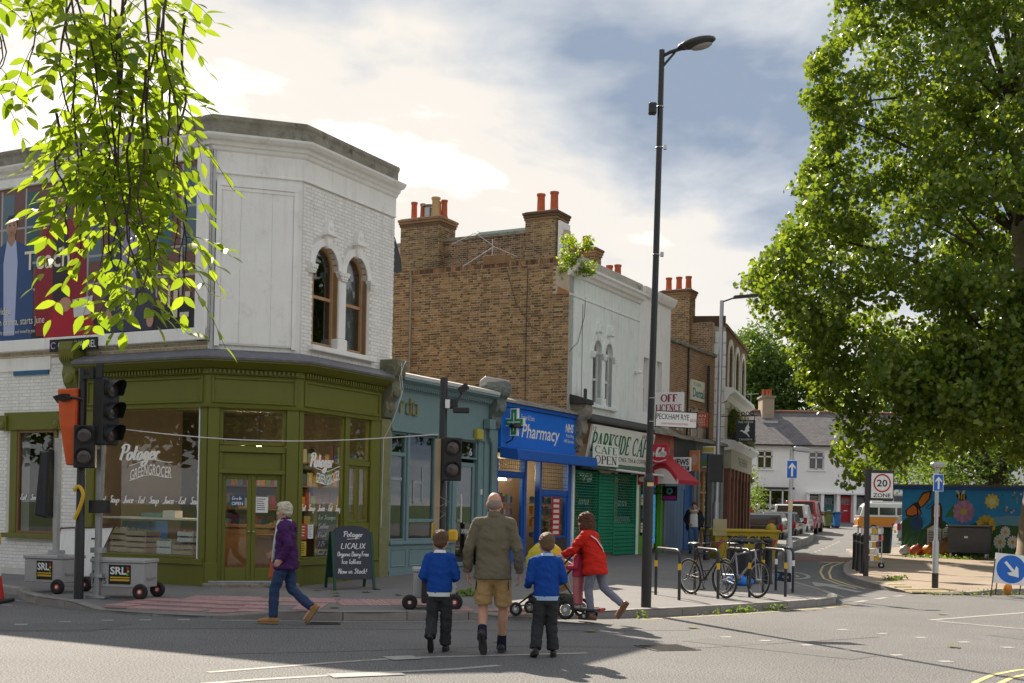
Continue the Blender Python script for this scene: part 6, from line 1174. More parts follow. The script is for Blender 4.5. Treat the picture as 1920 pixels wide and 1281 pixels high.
flower(4.35, 2.12, .34, 10, (.72, .56, .08), (.75, .68, .4), (.66, .46, .04), yy-.005, cr_=.5)
for cx_, cz, r in ((4.75, .62, .3), (5.0, .98, .24), (5.35, .62, .26), (5.9, .8, .28)): flower(cx_, cz, r, 13, (.66, .66, .62), (.55, .33, .02), (.03, .08, .03), yy-.005, 1.15)
bee = mp('mural_bee', me_(2.9, 2.28, .26, .15, -.2), (.02, .015, .01), yy-.008)
for k in range(3): mp('mural_bee_stripe', me_(2.78+.12*k, 2.29-.02*k, .035, .12), (.50, .32, .03), yy-.009, bee)
for s in (-1, 1): mp('mural_bee_wing', me_(2.85+.14*s, 2.45, .13, .06, .8*s), (.45, .5, .5), yy-.009, bee)
mp('mural_arch', [(1.45, 1.15)]+[(1.72+.27*math.cos(math.pi-math.pi*i/10), 1.75+.32*math.sin(math.pi-math.pi*i/10)) for i in range(11)]+[(1.99, 1.15)], (.06, .03, .015), yy-.005); mp('mural_lantern', [(1.58, 1.5), (1.86, 1.5), (1.86, 1.95), (1.58, 1.95)], (.55, .50, .35), yy-.006); mp('mural_lantern_flame', me_(1.72, 1.75, .09, .14), (.60, .34, .02), yy-.007)
mp('mural_hill', [(2.1, 1.5), (2.35, 1.8), (2.5, 1.95), (2.75, 1.7), (2.8, 1.5)], (.03, .17, .05), yy-.004)
for k in range(26): mp('mural_blossom', me_(4.8+rr.uniform(0, 1.5), 1.7+rr.uniform(0, .75), .05, .045, 0, 8), ((.5, .25, .35), (.55, .5, .5), (.05, .2, .06))[k % 3], yy-.006-.0002*k)
for k in range(2):
    P = cr([(4.75+.1*k, 1.6), (4.8, 2.0+.1*k), (5.2, 2.35+.08*k), (5.8, 2.3), (6.2, 2.1)], 5); b = MB(FM); b.add([(p[0], yy-.005, p[1]+s) for p in P for s in (-.02, .02)], [(2*i, 2*i+2, 2*i+3, 2*i+1) for i in range(len(P)-1)]); b.build('mural_branch', plain('mural_pale_line', (.3, .34, .4)), MU)
# louvred vents
for x0 in (.95, 1.5):
    w_ = .5; b = MB(FM); framebox(b, x0, x0+w_, .45, 1.2, .04, -.08, 0); b.prism([(x0-.03, 1.2), (x0+w_+.03, 1.2), (x0+w_/2, 1.38)], -.09, 0); v_ = b.build('vent', WSASH, MU)
    for k in range(7): b = MB(FM); b.prismx([(-.08, .51+.1*k), (-.02, .57+.1*k), (-.02, .585+.1*k), (-.08, .525+.1*k)], x0+.04, x0+w_-.04); b.build('louvre', WSASH, v_)
# waste bins by the mural
BINM = mat('grey_bin_steel', (.07, .075, .085), .45, .2, var=.15)
M = FM @ Matrix.Translation((2.6, -1.2, zr(43)+.12)); t = thing('waste_container', 'big grey four-wheeled waste container in front of the mural', 'bin', M)
b = MB(M); b.add([(-.68, -.45, .2), (.68, -.45, .2), (.68, .45, .2), (-.68, .45, .2), (-.72, -.56, 1.15), (.72, -.56, 1.15), (.72, .5, 1.15), (-.72, .5, 1.15)], [(0, 1, 2, 3), (7, 6, 5, 4), (0, 4, 5, 1), (1, 5, 6, 2), (2, 6, 7, 3), (3, 7, 4, 0)]); b.build('body', BINM, t, bevel=.03); b = MB(M); b.box(-.74, .74, -.6, .52, 1.15, 1.22); b.build('lid', BINM, t, bevel=.025)
for k in range(8): box(M, t, 'rib', BINM, -.62+.02*0, .62, -.52+.004*k, -.49, .32+.1*k, .345+.1*k)
box(M, t, 'sticker', WHITE, -.12, -.0, -.57, -.562, .75, .82); 
for x in (-.6, .6):
    for y in (-.35, .35): b = MB(M); b.cyl((x-.025, y, .1), (x+.025, y, .1), .1, n=14); wh = b.build('castor', WSASH, t); 
t = thing('bottle_bin', 'tall dark green bin at the left end of the mural wall', 'bin', FM @ Matrix.Translation((-.45, -.9, .25))); M = FM @ Matrix.Translation((-.45, -.9, .25)); b = MB(M); b.tube([(0, 0, 0), (0, 0, .95)], [(.28, .28), (.34, .34)], 4, up=(1, 1, 0)); b.build('body', mat('dark_green_bin', (.012, .03, .02), .45), t, bevel=.03); b = MB(M); b.box(-.26, .26, -.26, .26, .95, 1.02); b.build('lid', METALB, t, bevel=.03)
# rubbish sacks
def sack(x, y, s, c, lab, k):
    r2 = random.Random(k); M = FM @ Matrix.Translation((x*.78, y, zr(44)+.12)); s *= .85; b = MB(M); b.ball((0, 0, s*.42), s*.5, s*.4, s*.45, 18, 12); b.ball((.04, 0, s*.85), s*.12, s*.1, s*.14, 10, 6)
    b.v = [v_+Vector((r2.uniform(-1, 1), r2.uniform(-1, 1), r2.uniform(-1, 1)))*s*.05 for v_ in b.v]; b.build('rubbish_sack', mat('sack_%d' % k, c, .35, var=.3, vs=8, bump=.4, bs=20), None, smooth=70, base=M, label=lab, cat='rubbish', group='rubbish heaped by the mural')
for k, (x, y, s, c, l) in enumerate(((.3, -.6, .5, (.5, .5, .48), 'white rubbish sack leftmost in the heap by the mural'), (.85, -.75, .55, (.45, .08, .04), 'red and cream carton heap left of the vents'), (1.45, -.8, .6, (.50, .16, .01), 'orange rubbish sack in front of the vents'), (2.3, -.9, .95, (.20, .09, .015), 'tall brown sack leaning beside the waste container'), (1.9, -.65, .6, (.20, .22, .05), 'olive sack behind the orange one'), (2.1, -.7, .7, (.6, .6, .58), 'pale plastic sack on top of the brown one'))): sack(x, y, s, c, l, k)
# ================================================================ STREET FURNITURE
SHADE = mat('lamp_lens', (.25, .25, .24), .3)
# tall black lamp column
LX, LY = 2.16, 19.0; M = frame(LX, LY, .12, 0); t = thing('street_lamp', 'tall black lamp column in the foreground with street nameplate', 'street lamp', M)
TL = math.tan(R(.55)); ax = lambda z: (TL*z*.8, 0, z)          # the column leans very slightly
b = MB(M); b.lathe([(.082, -.05), (.082, 2.0), (.078, 2.03)], (0, 0, 0), 20); b.build('base_shaft', METALB, t, smooth=40); b = MB(M); b.lathe([(.09, 0), (.09, .05), (.055, .12)], (ax(2.0)[0]*.4, 0, 2.0), 20); b.build('collar', METALB, t, smooth=40)
b = MB(M); b.tube([(0, 0, 2.0), ax(5.5), ax(8.85)], [.056, .05, .045], 16); b.build('shaft', METALB, t, smooth=40); b = MB(M); h0 = Vector(ax(8.75)); b.tube([h0, h0+Vector((.12, -.02, .06)), h0+Vector((.32, -.05, .12))], [.03, .03, .032], 8); b.prism([(h0.x, h0.z-.15), (h0.x+.05, h0.z-.15), (h0.x+.22, h0.z+.06), (h0.x+.2, h0.z+.08)], -.02, .02); b.build('arm', METALB, t)
b = MB(M); q = h0+Vector((.55, -.08, .2)); ro = Matrix.Rotation(R(-14), 3, 'Y'); b.ball(q, .30, .14, .085, 18, 10, ro); b.ball(q+Vector((-.2, .0, -.06)), .12, .08, .06, 12, 8, ro); b.build('lantern', METALB, t, smooth=60); b = MB(M); b.ball(q+Vector((.06, 0, -.05)), .18, .1, .06, 14, 8, ro); b.build('lens', SHADE, t, smooth=60)
b = MB(M); c = Vector(ax(7.9)); b.cbox((c.x-.13, -.05, c.z), (.13, .13, .18)); b.build('camera_box', METALB, t, bevel=.02); b = MB(M)
for z in (2.95, 3.32, 5.6, 7.3, 7.95): c = Vector(ax(z)); b.torus(c, (0, 0, 1), .055, .007, 18, 6)
b.build('steel_band', METALS, t); b = MB(M)
for z in (5.6, 7.3): c = Vector(ax(z)); b.cbox((c.x+.09, -.03, c.z), (.05, .05, .07))
b.build('band_clip', METALS, t); box(M, t, 'number_tag', YPAINT, -.03, .07, -.09, -.07, 1.92, 1.98); 
b = MB(M); c0 = .06; MP = M @ Matrix.Translation((.02, 0, 3.0)) @ Matrix.Rotation(R(-4), 4, 'Z') @ Matrix.Rotation(R(2.2), 4, 'Y') @ Matrix.Translation((0, 0, -3.12)); box(MP, t, 'nameplate', WHITE, c0+.0, c0+.66, -.09, -.07, 2.99, 3.24, bevel=.004)
text('PECKHAM RYE', MP, c0+.02, c0+.53, 3.11, 3.20, -.094, BLACK, t); text('SE22', MP, c0+.55, c0+.645, 3.09, 3.13, -.094, RED, t); text('LONDON BOROUGH OF SOUTHWARK', MP, c0+.1, c0+.52, 3.03, 3.06, -.094, RED, t); b = MB(MP); framebox(b, c0, c0+.66, 2.985, 3.245, .012, -.095, -.068); b.build('plate_edge', BLACK, t)
# far grey lamp column
M = frame(7.12, 41.8, zp(7.1, 41.8), 0); t = thing('street_lamp', 'grey lamp column by the tavern with a flat black lantern', 'street lamp', M); b = MB(M); b.tube([(0, 0, 0), (0, 0, 1.6), (.02, 0, 1.7), (.06, 0, 8.7)], [.12, .12, .085, .07], 14); b.build('shaft', METALG, t, smooth=40); b = MB(M); b.tube([(.06, 0, 8.65), (.5, -.1, 8.8)], .03, 8); b.add([(.45, -.2, 8.76), (.45, .02, 8.76), (1.25, -.3, 8.83), (1.25, -.08, 8.83), (.45, -.2, 8.86), (.45, .02, 8.86), (1.25, -.3, 8.92), (1.25, -.08, 8.92)], [(0, 1, 3, 2), (4, 6, 7, 5), (0, 2, 6, 4), (1, 5, 7, 3), (2, 3, 7, 6), (0, 4, 5, 1)]); b.build('lantern', METALB, t, bevel=.02)
# traffic signals
SIGB = mat('signal_black', (.012, .012, .013), .45, var=.15); LENS = mat('signal_lens', (.05, .035, .035), .12, spec=.6)
def head(M, n, w, d, s, m=SIGB, hood=True):
    b = MB(M); b.box(-w/2, w/2, -d/2, d/2, 0, n*s); o = b.build('signal_head', m, None, bevel=.015) if False else None
def signal_head(t, M, n, w, d, s, hood=.2):
    b = MB(M); b.box(-w/2, w/2, -d/2, d/2, 0, n*s-.01); hd = b.build('signal_head', SIGB, t, bevel=.015)
    for k in range(n):
        z = s*(k+.5); r = w*.36
        b = MB(M); b.ball((0, -d/2-.005, z), r, .03, r, 18, 10); b.build('lens', LENS, hd, smooth=60)
        b = MB(M); m_ = 18; vs = []
        for i in range(m_+1):
            a = R(-40)+R(260)*i/m_
            for y, rr_ in ((-d/2, r*1.12), (-d/2-hood*(.55+.45*math.sin(max(0, a))), r*1.16)): vs.append((rr_*math.cos(a), y, z+rr_*math.sin(a)))
        b.add(vs, [(2*i, 2*i+2, 2*i+3, 2*i+1) for i in range(m_)]); b.build('hood', SIGB, hd, smooth=60)
        b = MB(M); b.torus((0, -d/2-.004, z), (0, 1, 0), r*1.08, .012, 20, 6); b.build('bezel', SIGB, hd)
    return hd
M = frame(-6.62, 18.35, .1, 0); t = thing('traffic_signal', 'black traffic signal pole at the left with large three-lamp head', 'traffic light', M)
b = MB(M); b.lathe([(.073, -.05), (.073, 1.1), (.066, 1.14), (.062, 3.52), (.062, 3.55)], (0, 0, 0), 18); b.build('pole', METALB, t, smooth=40)
signal_head(t, M @ Matrix.Translation((.38, -.05, 2.38)) @ Matrix.Rotation(R(62), 4, 'Z'), 3, .34, .22, .34, .24); b = MB(M); b.box(.02, .42, -.12, -.02, 3.38, 3.43); b.box(.15, .22, -.18, -.05, 3.4, 3.56); b.box(.25, .34, -.15, -.08, 3.4, 3.62); b.box(.0, .4, -.08, -.04, 2.5, 2.54); b.build('head_bracket', METALB, t)
M2 = M @ Matrix.Translation((-.27, -.12, 3.02)) @ Matrix.Rotation(R(-20), 4, 'Z'); b = MB(M2); b.add([(-.14, -.05, .08), (.1, -.1, .12), (.16, -.02, .03), (-.1, .02, -.02), (-.12, .08, .1), (.1, .08, .13), (.15, .08, .05), (-.08, .1, .0)], [(0, 1, 2, 3), (7, 6, 5, 4), (0, 4, 5, 1), (1, 5, 6, 2), (2, 6, 7, 3), (3, 7, 4, 0)]); b.tube([(.1, .02, .08), (.3, .1, .05)], .02, 6); b.build('detector_camera', METALB, t)
ORB = mat('orange_cover', (.55, .085, .015), .6, var=.2, vs=4, bump=.5, bs=12); b = MB(M)
b.add([(-.36, -.10, 3.22), (-.04, -.12, 3.24), (-.03, .1, 3.24), (-.34, .06, 3.22), (-.3, -.14, 2.7), (-.04, -.15, 2.6), (-.04, .1, 2.6), (-.28, .08, 2.7), (-.2, -.12, 2.06), (-.05, -.13, 2.06), (-.05, .06, 2.06), (-.18, .05, 2.06)], [(0, 1, 5, 4), (1, 2, 6, 5), (2, 3, 7, 6), (3, 0, 4, 7), (4, 5, 9, 8), (5, 6, 10, 9), (6, 7, 11, 10), (7, 4, 8, 11), (0, 3, 2, 1), (8, 9, 10, 11)]); b.build('hooded_signal_cover', ORB, t, bevel=.02)
# temporary pedestrian head on trolley post
TROLP = mat('trolley_grey', (.40, .40, .40), .5, .3, var=.12, vs=5, streak=.15); TYRE = mat('tyre_rubber', (.02, .02, .02), .8, var=.2); YEL = mat('yellow_plastic', (.62, .38, .02), .45)
def wheel(t, M, x, y, z, r, w, rim):
    b = MB(M); b.torus((x, y, z), (0, 1, 0), r-w*.42, w*.5, 26, 10); wl = b.build('wheel', TYRE, t, smooth=60); b = MB(M); b.cyl((x, y-w*.28, z), (x, y+w*.28, z), r*.55, n=18); b.build('rim', rim, wl); b = MB(M); b.cyl((x, y-w*.4, z), (x, y+w*.4, z), r*.22, n=10); b.build('hub', WSASH, wl); return wl
REDRIM = mat('red_rim', (.45, .03, .03), .4)
def trolley(label, M, w, d, num, group='signal trolleys'):
    t = thing('signal_trolley', label, 'trolley', M, group); b = MB(M); b.box(-w/2, w/2, 0, d, .17, .55); b.build('battery_box', TROLP, t, bevel=.01); b = MB(M); b.box(-w/2-.02, w/2+.02, -.02, d+.02, .55, .61); b.build('lid', TROLP, t, bevel=.012)
    b = MB(M); b.box(-w*.16, w*.26, -.006, .0, .22, .52); pn = b.build('name_panel', BLACK, t); text('SRL', M, -w*.13, w*.18, .37, .49, -.009, WHITE, pn, bold=.03); b = MB(M); b.box(-w*.13, w*.24, -.009, -.0065, .27, .30); b.box(-w*.13, w*.24, -.009, -.0065, .315, .335); b.build('yellow_bars', YEL, pn)
    b = MB(M); b.ball((w*.2, -.008, .47), .02, .003, .02, 8, 6); b.build('red_dot', RED, pn); b = MB(M); b.ball((w*.21, -.008, .42), .02, .003, .02, 8, 6); b.build('yellow_dot', YEL, pn); b = MB(M); b.ball((w*.2, -.008, .37), .02, .003, .02, 8, 6); b.build('green_dot', LIME, pn)
    wheel(t, M, w/2-.02, -.06, .115, .118, .085, REDRIM); wheel(t, M, w/2-.02, d+.06, .115, .118, .085, REDRIM)
    if num: text(num, M, -w*.46, -w*.2, .22, .31, -.004, BLACK, t); text('M', M, -w*.42, -w*.32, .36, .44, -.004, BLACK, t)
    b = MB(M); b.box(w/2, w/2+.03, .1, d-.1, .3, .33); b.build('handle', METALG, t); return t
M = frame(-6.1, 18.55, .12, -8); t = trolley('grey battery trolley numbered 1875 right of the black signal pole', M, .86, .5, '1875'); MT = M
b = MB(M); b.box(-.34, -.26, -.08, .0, .0, 2.72); b.build('mast', METALG, t); b = MB(M); b.box(-.46, -.14, -.12, .06, .0, .04); b.box(-.4, -.2, -.1, .04, .32, .38); b.box(-.4, -.2, -.1, .04, .7, .78); b.build('mast_bracket', METALG, t); signal_head(t, M @ Matrix.Translation((-.36, -.40, 2.0)) @ Matrix.Rotation(R(14), 4, 'Z'), 2, .32, .14, .33, .05); b = MB(M); b.box(-.34, -.28, -.34, -.08, 2.3, 2.36); b.build('head_arm', METALG, t); b = MB(M); b.box(-.4, -.1, -.2, -.06, 1.32, 1.52); b.build('push_button_unit', METALB, t, bevel=.01)
b = MB(M); P = cr([(-.55, 1.66), (-.47, 1.72), (-.40, 1.6), (-.45, 1.4), (-.53, 1.22)], 4); b.tube([(p[0], -.36, p[1]) for p in P], [.03]*len(P), 8); b.build('yellow_handset', YEL, t, smooth=50); b = MB(M); b.tube([(-.45, .05, .62), (-.3, .1, .5), (-.25, .1, .42), (-.4, .0, .4)], .025, 8); b.build('cable', METALB, t)
M = frame(-7.55, 19.3, .12, -16); t = trolley('grey battery trolley left of the black signal pole with dark mast cover', M, .7, .6, None); b = MB(M); b.box(-.05, .03, .3, .38, .6, 2.52); b.build('mast', METALG, t); b = MB(M); b.box(-.09, .09, .24, .44, .61, .68); b.build('mast_bracket', METALG, t)
b = MB(M); b.add([(-.3, .25, 2.3), (-.08, .2, 2.32), (-.06, .42, 2.32), (-.28, .45, 2.3), (-.36, .2, 1.25), (-.1, .18, 1.2), (-.1, .5, 1.2), (-.36, .5, 1.25)], [(0, 1, 2, 3), (7, 6, 5, 4), (0, 4, 5, 1), (1, 5, 6, 2), (2, 6, 7, 3), (3, 7, 4, 0)]); b.ball((-.15, .33, 2.42), .05, .05, .06); b.build('black_signal_cover', mat('black_sheeting', (.015, .016, .02), .5, bump=.5, bs=10), t, bevel=.03); b = MB(M); b.tube([(.3, -.03, .58), (.3, -.03, .62), (.5, -.03, .62)], .012, 6); b.build('clasp', METALG, t)
M = frame(-1.12, 17.75, .12, 6); t = trolley('grey battery trolley behind the left schoolboy', M, .62, .5, None); wheel(t, M, -.37, -.06, .105, .108, .085, mat('dark_red_rim', (.30, .03, .03), .4)); box(M, t, 'side_pack', METALB, -.2, .0, -.16, -.02, .1, .52, bevel=.02); b = MB(M); b.box(-.02, .06, .3, .38, .6, 2.55); b.build('timber_mast', mat('pale_timber', (.38, .28, .17), .7, var=.2), t)
signal_head(t, M @ Matrix.Translation((.22, .3, 1.92)) @ Matrix.Rotation(R(12), 4, 'Z'), 2, .29, .14, .33, .05); b = MB(M)
for k in range(9): a = k*.9; b.tube([(.05+.05*math.cos(a+i*.7), .25+.04*math.sin(a+i*.9), 1.18-.3*math.sin(i/6*math.pi)-.01*k) for i in range(7)], .005, 4)
b.tube([(.02, .3, 1.7), (.2, .28, 1.6), (0, .3, 1.5), (.15, .28, 1.42), (0, .3, 1.3)], .004, 4); b.build('coiled_cable', mat('pale_cable', (.35, .38, .36), .6), t)
# centre signal pole
M = frame(-1.08, 18.3, .1, 0); t = thing('signal_pole', 'plain black signal pole in the middle with camera detectors on top', 'pole', M); b = MB(M); b.lathe([(.07, -.05), (.07, 1.1), (.063, 1.14), (.058, 3.5), (.055, 3.52)], (0, 0, 0), 18); b.build('pole', METALB, t, smooth=40)
b = MB(M); b.box(.06, .22, -.05, .05, 3.05, 3.2); b.box(.15, .4, -.12, .0, 2.98, 3.06); b.tube([(.2, 0, 3.15), (.28, 0, 3.3)], .02, 6); b.rbox((.3, -.02, 3.36), (.16, .1, .1), Matrix.Rotation(R(-35), 3, 'Y')); b.build('detector_camera', METALB, t, bevel=.01); box(M, t, 'white_tag', WHITE, .03, .1, -.09, -.07, 3.05, 3.18)
box(M, t, 'push_button_unit', YEL, -.14, -.08, -.12, .05, 1.05, 1.3, bevel=.02); box(M, t, 'push_button_unit', YEL, .1, .26, -.1, .05, 1.02, 1.2, bevel=.03)
# cable strung between the temporary posts
b = MB(); P0_, P1_ = MT @ Vector((-.3, -.04, 2.66)), frame(-1.12, 17.75, .12, 6) @ Vector((.02, .34, 2.62)); b.tube([P0_.lerp(P1_, i/16)+Vector((0, 0, -.16*math.sin(math.pi*i/16))) for i in range(17)], .008, 5); b.build('signal_cable', WSASH, None, label='thin white cable strung between the two temporary signal posts', cat='cable')
# road-works cone, leaning board
M = frame(-8.12, 18.75, .0, 0); t = thing('traffic_cone', 'red and white traffic cone with amber lamp at the left edge', 'cone', M); b = MB(M); b.box(-.26, .26, -.26, .26, 0, .06); b.build('base', METALB, t, bevel=.02); CW = mat('cone_white', (.72, .70, .66), .4); CRd = mat('cone_red', (.55, .03, .02), .45)
for z0, z1, m in ((.06, .42, CRd), (.42, .80, CW), (.80, .92, CRd)): r0, r1 = .19-.14*z0, .19-.14*z1; b = MB(M); b.lathe([(r0, z0), (r1, z1)], (0, 0, 0), 20); b.build('sleeve', m, t, smooth=40)
b = MB(M); b.box(-.13, .1, -.08, .08, .9, 1.06); b.build('lamp_battery', YEL, t, bevel=.015); b = MB(M); b.ball((-.03, 0, 1.12), .09, .06, .08); b.build('amber_lamp', mat('amber_lens', (.6, .22, .01), .2), t, smooth=50)
M = frame(-7.6, 20.6, .12, -24) @ Matrix.Rotation(R(-14), 4, 'X'); t = thing('road_works_board', 'back of a leaning white road works board by the side wall', 'sign', M)
b = MB(M); b.add([(-.55, 0, .15), (.42, 0, .22), (.72, 0, 1.08), (-.45, 0, 1.02), (-.55, .02, .15), (.42, .02, .22), (.72, .02, 1.08), (-.45, .02, 1.02)], [(0, 1, 2, 3), (7, 6, 5, 4), (0, 4, 5, 1), (1, 5, 6, 2), (2, 6, 7, 3), (3, 7, 4, 0)]); b.build('panel', PWALL, t); b = MB(M); b.tube([(-.56, -.01, .12), (-.46, -.01, 1.04), (.74, -.01, 1.1), (.43, -.01, .2), (-.56, -.01, .12)], .018, 6); b.tube([(-.5, -.02, .6), (-.3, -.55, .0), (.35, -.55, .02)], .02, 6); b.build('frame', mat('rusty_frame', (.10, .05, .035), .7, var=.3), t); box(M, t, 'label', BLACK, .28, .42, -.006, -.002, .86, .89)
# A-board
M = frame(-2.92, 21.75, zp(-2.9, 21.7), 22); t = thing('pavement_chalkboard', 'green-framed A-shaped chalkboard on the pavement by the greengrocer', 'chalkboard', M); GF = mat('dark_green_frame', (.005, .06, .035), .45)
F1 = M @ Matrix.Translation((0, -.36, 0)) @ Matrix.Rotation(R(-16), 4, 'X'); F2 = M @ Matrix.Translation((0, .36, 0)) @ Matrix.Rotation(R(16), 4, 'X')
for Fk, s in ((F1, 1), (F2, -1)):
    for x in (-.36, .36): box(Fk, t, 'leg', GF, x-.025, x+.025, -.02, .02, .0, 1.08, bevel=.006)
    P = [(-.335, .2), (.335, .2), (.335, 1.06)]+[(.335*math.cos(math.pi*i/12), 1.06+.13*math.sin(math.pi*i/12)) for i in range(1, 12)]+[(-.335, 1.06)]
    b = MB(Fk); b.prism(P, -.012, .012); b.build('slate', plain('chalk_slate', (.03, .035, .05)), t)
for k, (s_, x0, x1, z, h) in enumerate((('Potager', -.16, .2, .98, .10), ('LICALIX', -.22, .24, .76, .10), ('Organic Dairy Free', -.29, .29, .62, .085), ('Ice lollies', -.22, .14, .48, .085), ('Now in Stock!', -.29, .24, .30, .09))): script(s_, F1, x0, x1, z, h, -.0145, CHALK, t, w=.13, slant=.15, flow=k != 1, calli=.2)
b = MB(F1); b.add([(-.1, -.0145, .93), (.14, -.0145, .95), (.14, -.0145, .957), (-.1, -.0145, .94)], [(0, 1, 2, 3)]); b.build('underline', CHALK, t)
# cycle stands
STD = mat('stand_dark_paint', (.022, .024, .028), .35, var=.2, spec=.5)
def stand(x0, y0, x1, y1, lab, band=YEL, plate=False):
    z = .12; t = thing('cycle_stand', lab, 'cycle stand', frame((x0+x1)/2, (y0+y1)/2, z), 'cycle stands on the kerb build-out'); a, c = Vector((x0, y0, z)), Vector((x1, y1, z)); d = (c-a).normalized(); r = .14; H_ = .86
    P = [a, a+Vector((0, 0, H_-r))]+[a+d*(r-r*math.cos(q))+Vector((0, 0, H_-r+r*math.sin(q))) for q in (.4, .8, 1.2, 1.57)]+[c-d*(r-r*math.cos(q))+Vector((0, 0, H_-r+r*math.sin(q))) for q in (1.57, 1.2, .8, .4)]+[c+Vector((0, 0, H_-r)), c]
    b = MB(); b.tube(P, .027, 12); b.build('hoop', STD, t, smooth=50)
    for p in (a, c): b = MB(); b.cyl(p+Vector((0, 0, .52)), p+Vector((0, 0, .63)), .0295, n=12); b.build('reflective_band', band, t)
    if plate:
        fr = Matrix.Translation(a) @ Matrix.Rotation(math.atan2(d.y, d.x), 4, 'Z'); L = (c-a).length; box(fr, t, 'parking_plate', plain('plate_navy', (.01, .02, .05)), .05, L-.05, -.03, -.01, .2, .38); text('P', fr, .1, .18, .23, .35, -.033, plain('sign_blue_light', (.2, .35, .7)), t); text('cycle', fr, .3, L-.1, .25, .33, -.033, WHITE, t)
stand(2.66, 21.9, 2.92, 20.68, 'empty cycle stand nearest the lamp column')
stand(3.45, 22.4, 3.68, 21.2, 'cycle stand with the red-framed bicycle locked to it')
stand(4.35, 21.75, 4.15, 22.9, 'cycle stand behind the front wheel of the grey bicycle')
stand(4.9, 23.2, 5.08, 22.1, 'empty tall cycle stand right of the two bicycles')
stand(5.3, 23.9, 5.5, 23.3, 'low cycle stand with white bands and a parking plate', WHITE, True)
# bicycles
def bicycle(lab, M, fc, sc):
    t = thing('bicycle', lab, 'bicycle', M, 'bicycles locked to the stands'); fm = mat(fc[0], fc[1], .35, .2, var=.1); rw = .335; wb = 1.03
    for x in (0, wb):
        b = MB(M); b.torus((x, 0, rw), (0, 1, 0), rw-.017, .017, 40, 8); wl = b.build('wheel', TYRE, t, smooth=60); b = MB(M); b.torus((x, 0, rw), (0, 1, 0), rw-.045, .011, 40, 6); b.build('rim', METALG, wl, smooth=60); b = MB(M)
        for k in range(18): a = 2*math.pi*k/18; b.cyl((x+.02*math.cos(a+1), .02*(-1)**k, rw+.02*math.sin(a+1)), (x+(rw-.05)*math.cos(a), 0, rw+(rw-.05)*math.sin(a)), .0017, n=4)
        b.build('spokes', METALG, wl); b = MB(M); b.cyl((x, -.05, rw), (x, .05, rw), .02, n=10); b.build('hub', METALG, wl)
    bb, st, ht, hb = (.43, 0, .30), (.29, 0, .80), (.86, 0, .86), (.90, 0, .74)
    b = MB(M); b.tube([bb, st], .016, 8); b.tube([(.30, 0, .76), ht], .017, 8); b.tube([bb, hb], .019, 8); b.tube([ht, hb], .02, 8)
    for s in (-.04, .04): b.tube([(0, s, rw), (bb[0], s*.5, bb[2])], .009, 6); b.tube([(0, s, rw), (st[0], s*.4, .76)], .008, 6); b.tube([(wb, s, rw), (.93, s*.8, .68), (.905, 0, .74)], .011, 6)
    b.build('frame', fm, t, smooth=50); b = MB(M); b.tube([(.28, 0, .78), (.245, 0, .93)], .013, 8); b.ball((.22, 0, .95), .14, .07, .035, 14, 8); b.ball((.12, 0, .955), .07, .085, .03, 12, 8); b.build('saddle', METALB, t, smooth=60)
    b = MB(M); b.tube([ht, (.85, 0, .98), (.92, 0, 1.0)], .013, 8); b.tube([(.88, -.29, 1.0), (.93, -.15, 1.01), (.92, 0, 1.0), (.93, .15, 1.01), (.88, .29, 1.0)], .012, 8); b.build('handlebar', METALB, t); b = MB(M)
    for s in (-1, 1): b.tube([(.88, .29*s, 1.0), (.84, .40*s if False else .31*s, .995)], .017, 8); b.tube([(.95, .22*s, .99), (1.0, .26*s, .95)], .006, 5)
    b.build('grips', METALB, t); b = MB(M); b.tube([(.95, .1, 1.0), (1.02, .05, .9), (.93, .0, .6)], .004, 5); b.tube([(.95, -.1, 1.0), (1.03, -.04, .88), (.6, .0, .82)], .004, 5); b.build('brake_cables', METALB, t)
    b = MB(M); b.torus((.43, -.05, .30), (0, 1, 0), .085, .006, 24, 6); b.cyl((.43, -.06, .3), (.43, .06, .3), .02, n=10); b.tube([(.43, -.07, .3), (.50, -.07, .15)], .010, 6); b.tube([(.43, .07, .3), (.36, .07, .45)], .010, 6); b.box(.46, .55, -.17, -.07, .135, .155); b.box(.31, .4, .07, .17, .445, .465); b.build('crankset', METALB, t); b = MB(M); b.tube([(.43, -.05, .385), (0, -.05, .375)], .004, 4); b.tube([(.43, -.05, .215), (0, -.05, .295)], .004, 4); b.torus((0, -.05, rw), (0, 1, 0), .04, .008, 16, 6); b.build('chain', METALB, t)
    b = MB(M); b.torus((0, 0, rw), (0, 1, 0), rw+.025, .012, 16, 6, R(60), R(190)); b.build('mudguard', METALB, t)
    return t
def bike_frame(x0, y0, x1, y1, z, lean): a = math.degrees(math.atan2(y1-y0, x1-x0)); return frame(x0, y0, z, a) @ Matrix.Rotation(R(lean), 4, 'X')
bicycle('dark bicycle with red front fork leaning on the second stand', bike_frame(3.36, 22.25, 3.86, 21.32, .12, 5), ('dark_red_frame', (.03, .014, .02)), None)
bicycle('grey and white bicycle facing right between the stands', bike_frame(3.98, 22.45, 4.45, 21.5, .12, -5), ('silver_frame', (.28, .28, .30)), None)
b = MB(frame(3.36, 22.25, .12, math.degrees(math.atan2(-.93, .5)))); b.tube([(1.035, .047, .335), (.935, .036, .69)], .014, 6); b.tube([(1.035, -.047, .335), (.935, -.036, .69)], .014, 6)
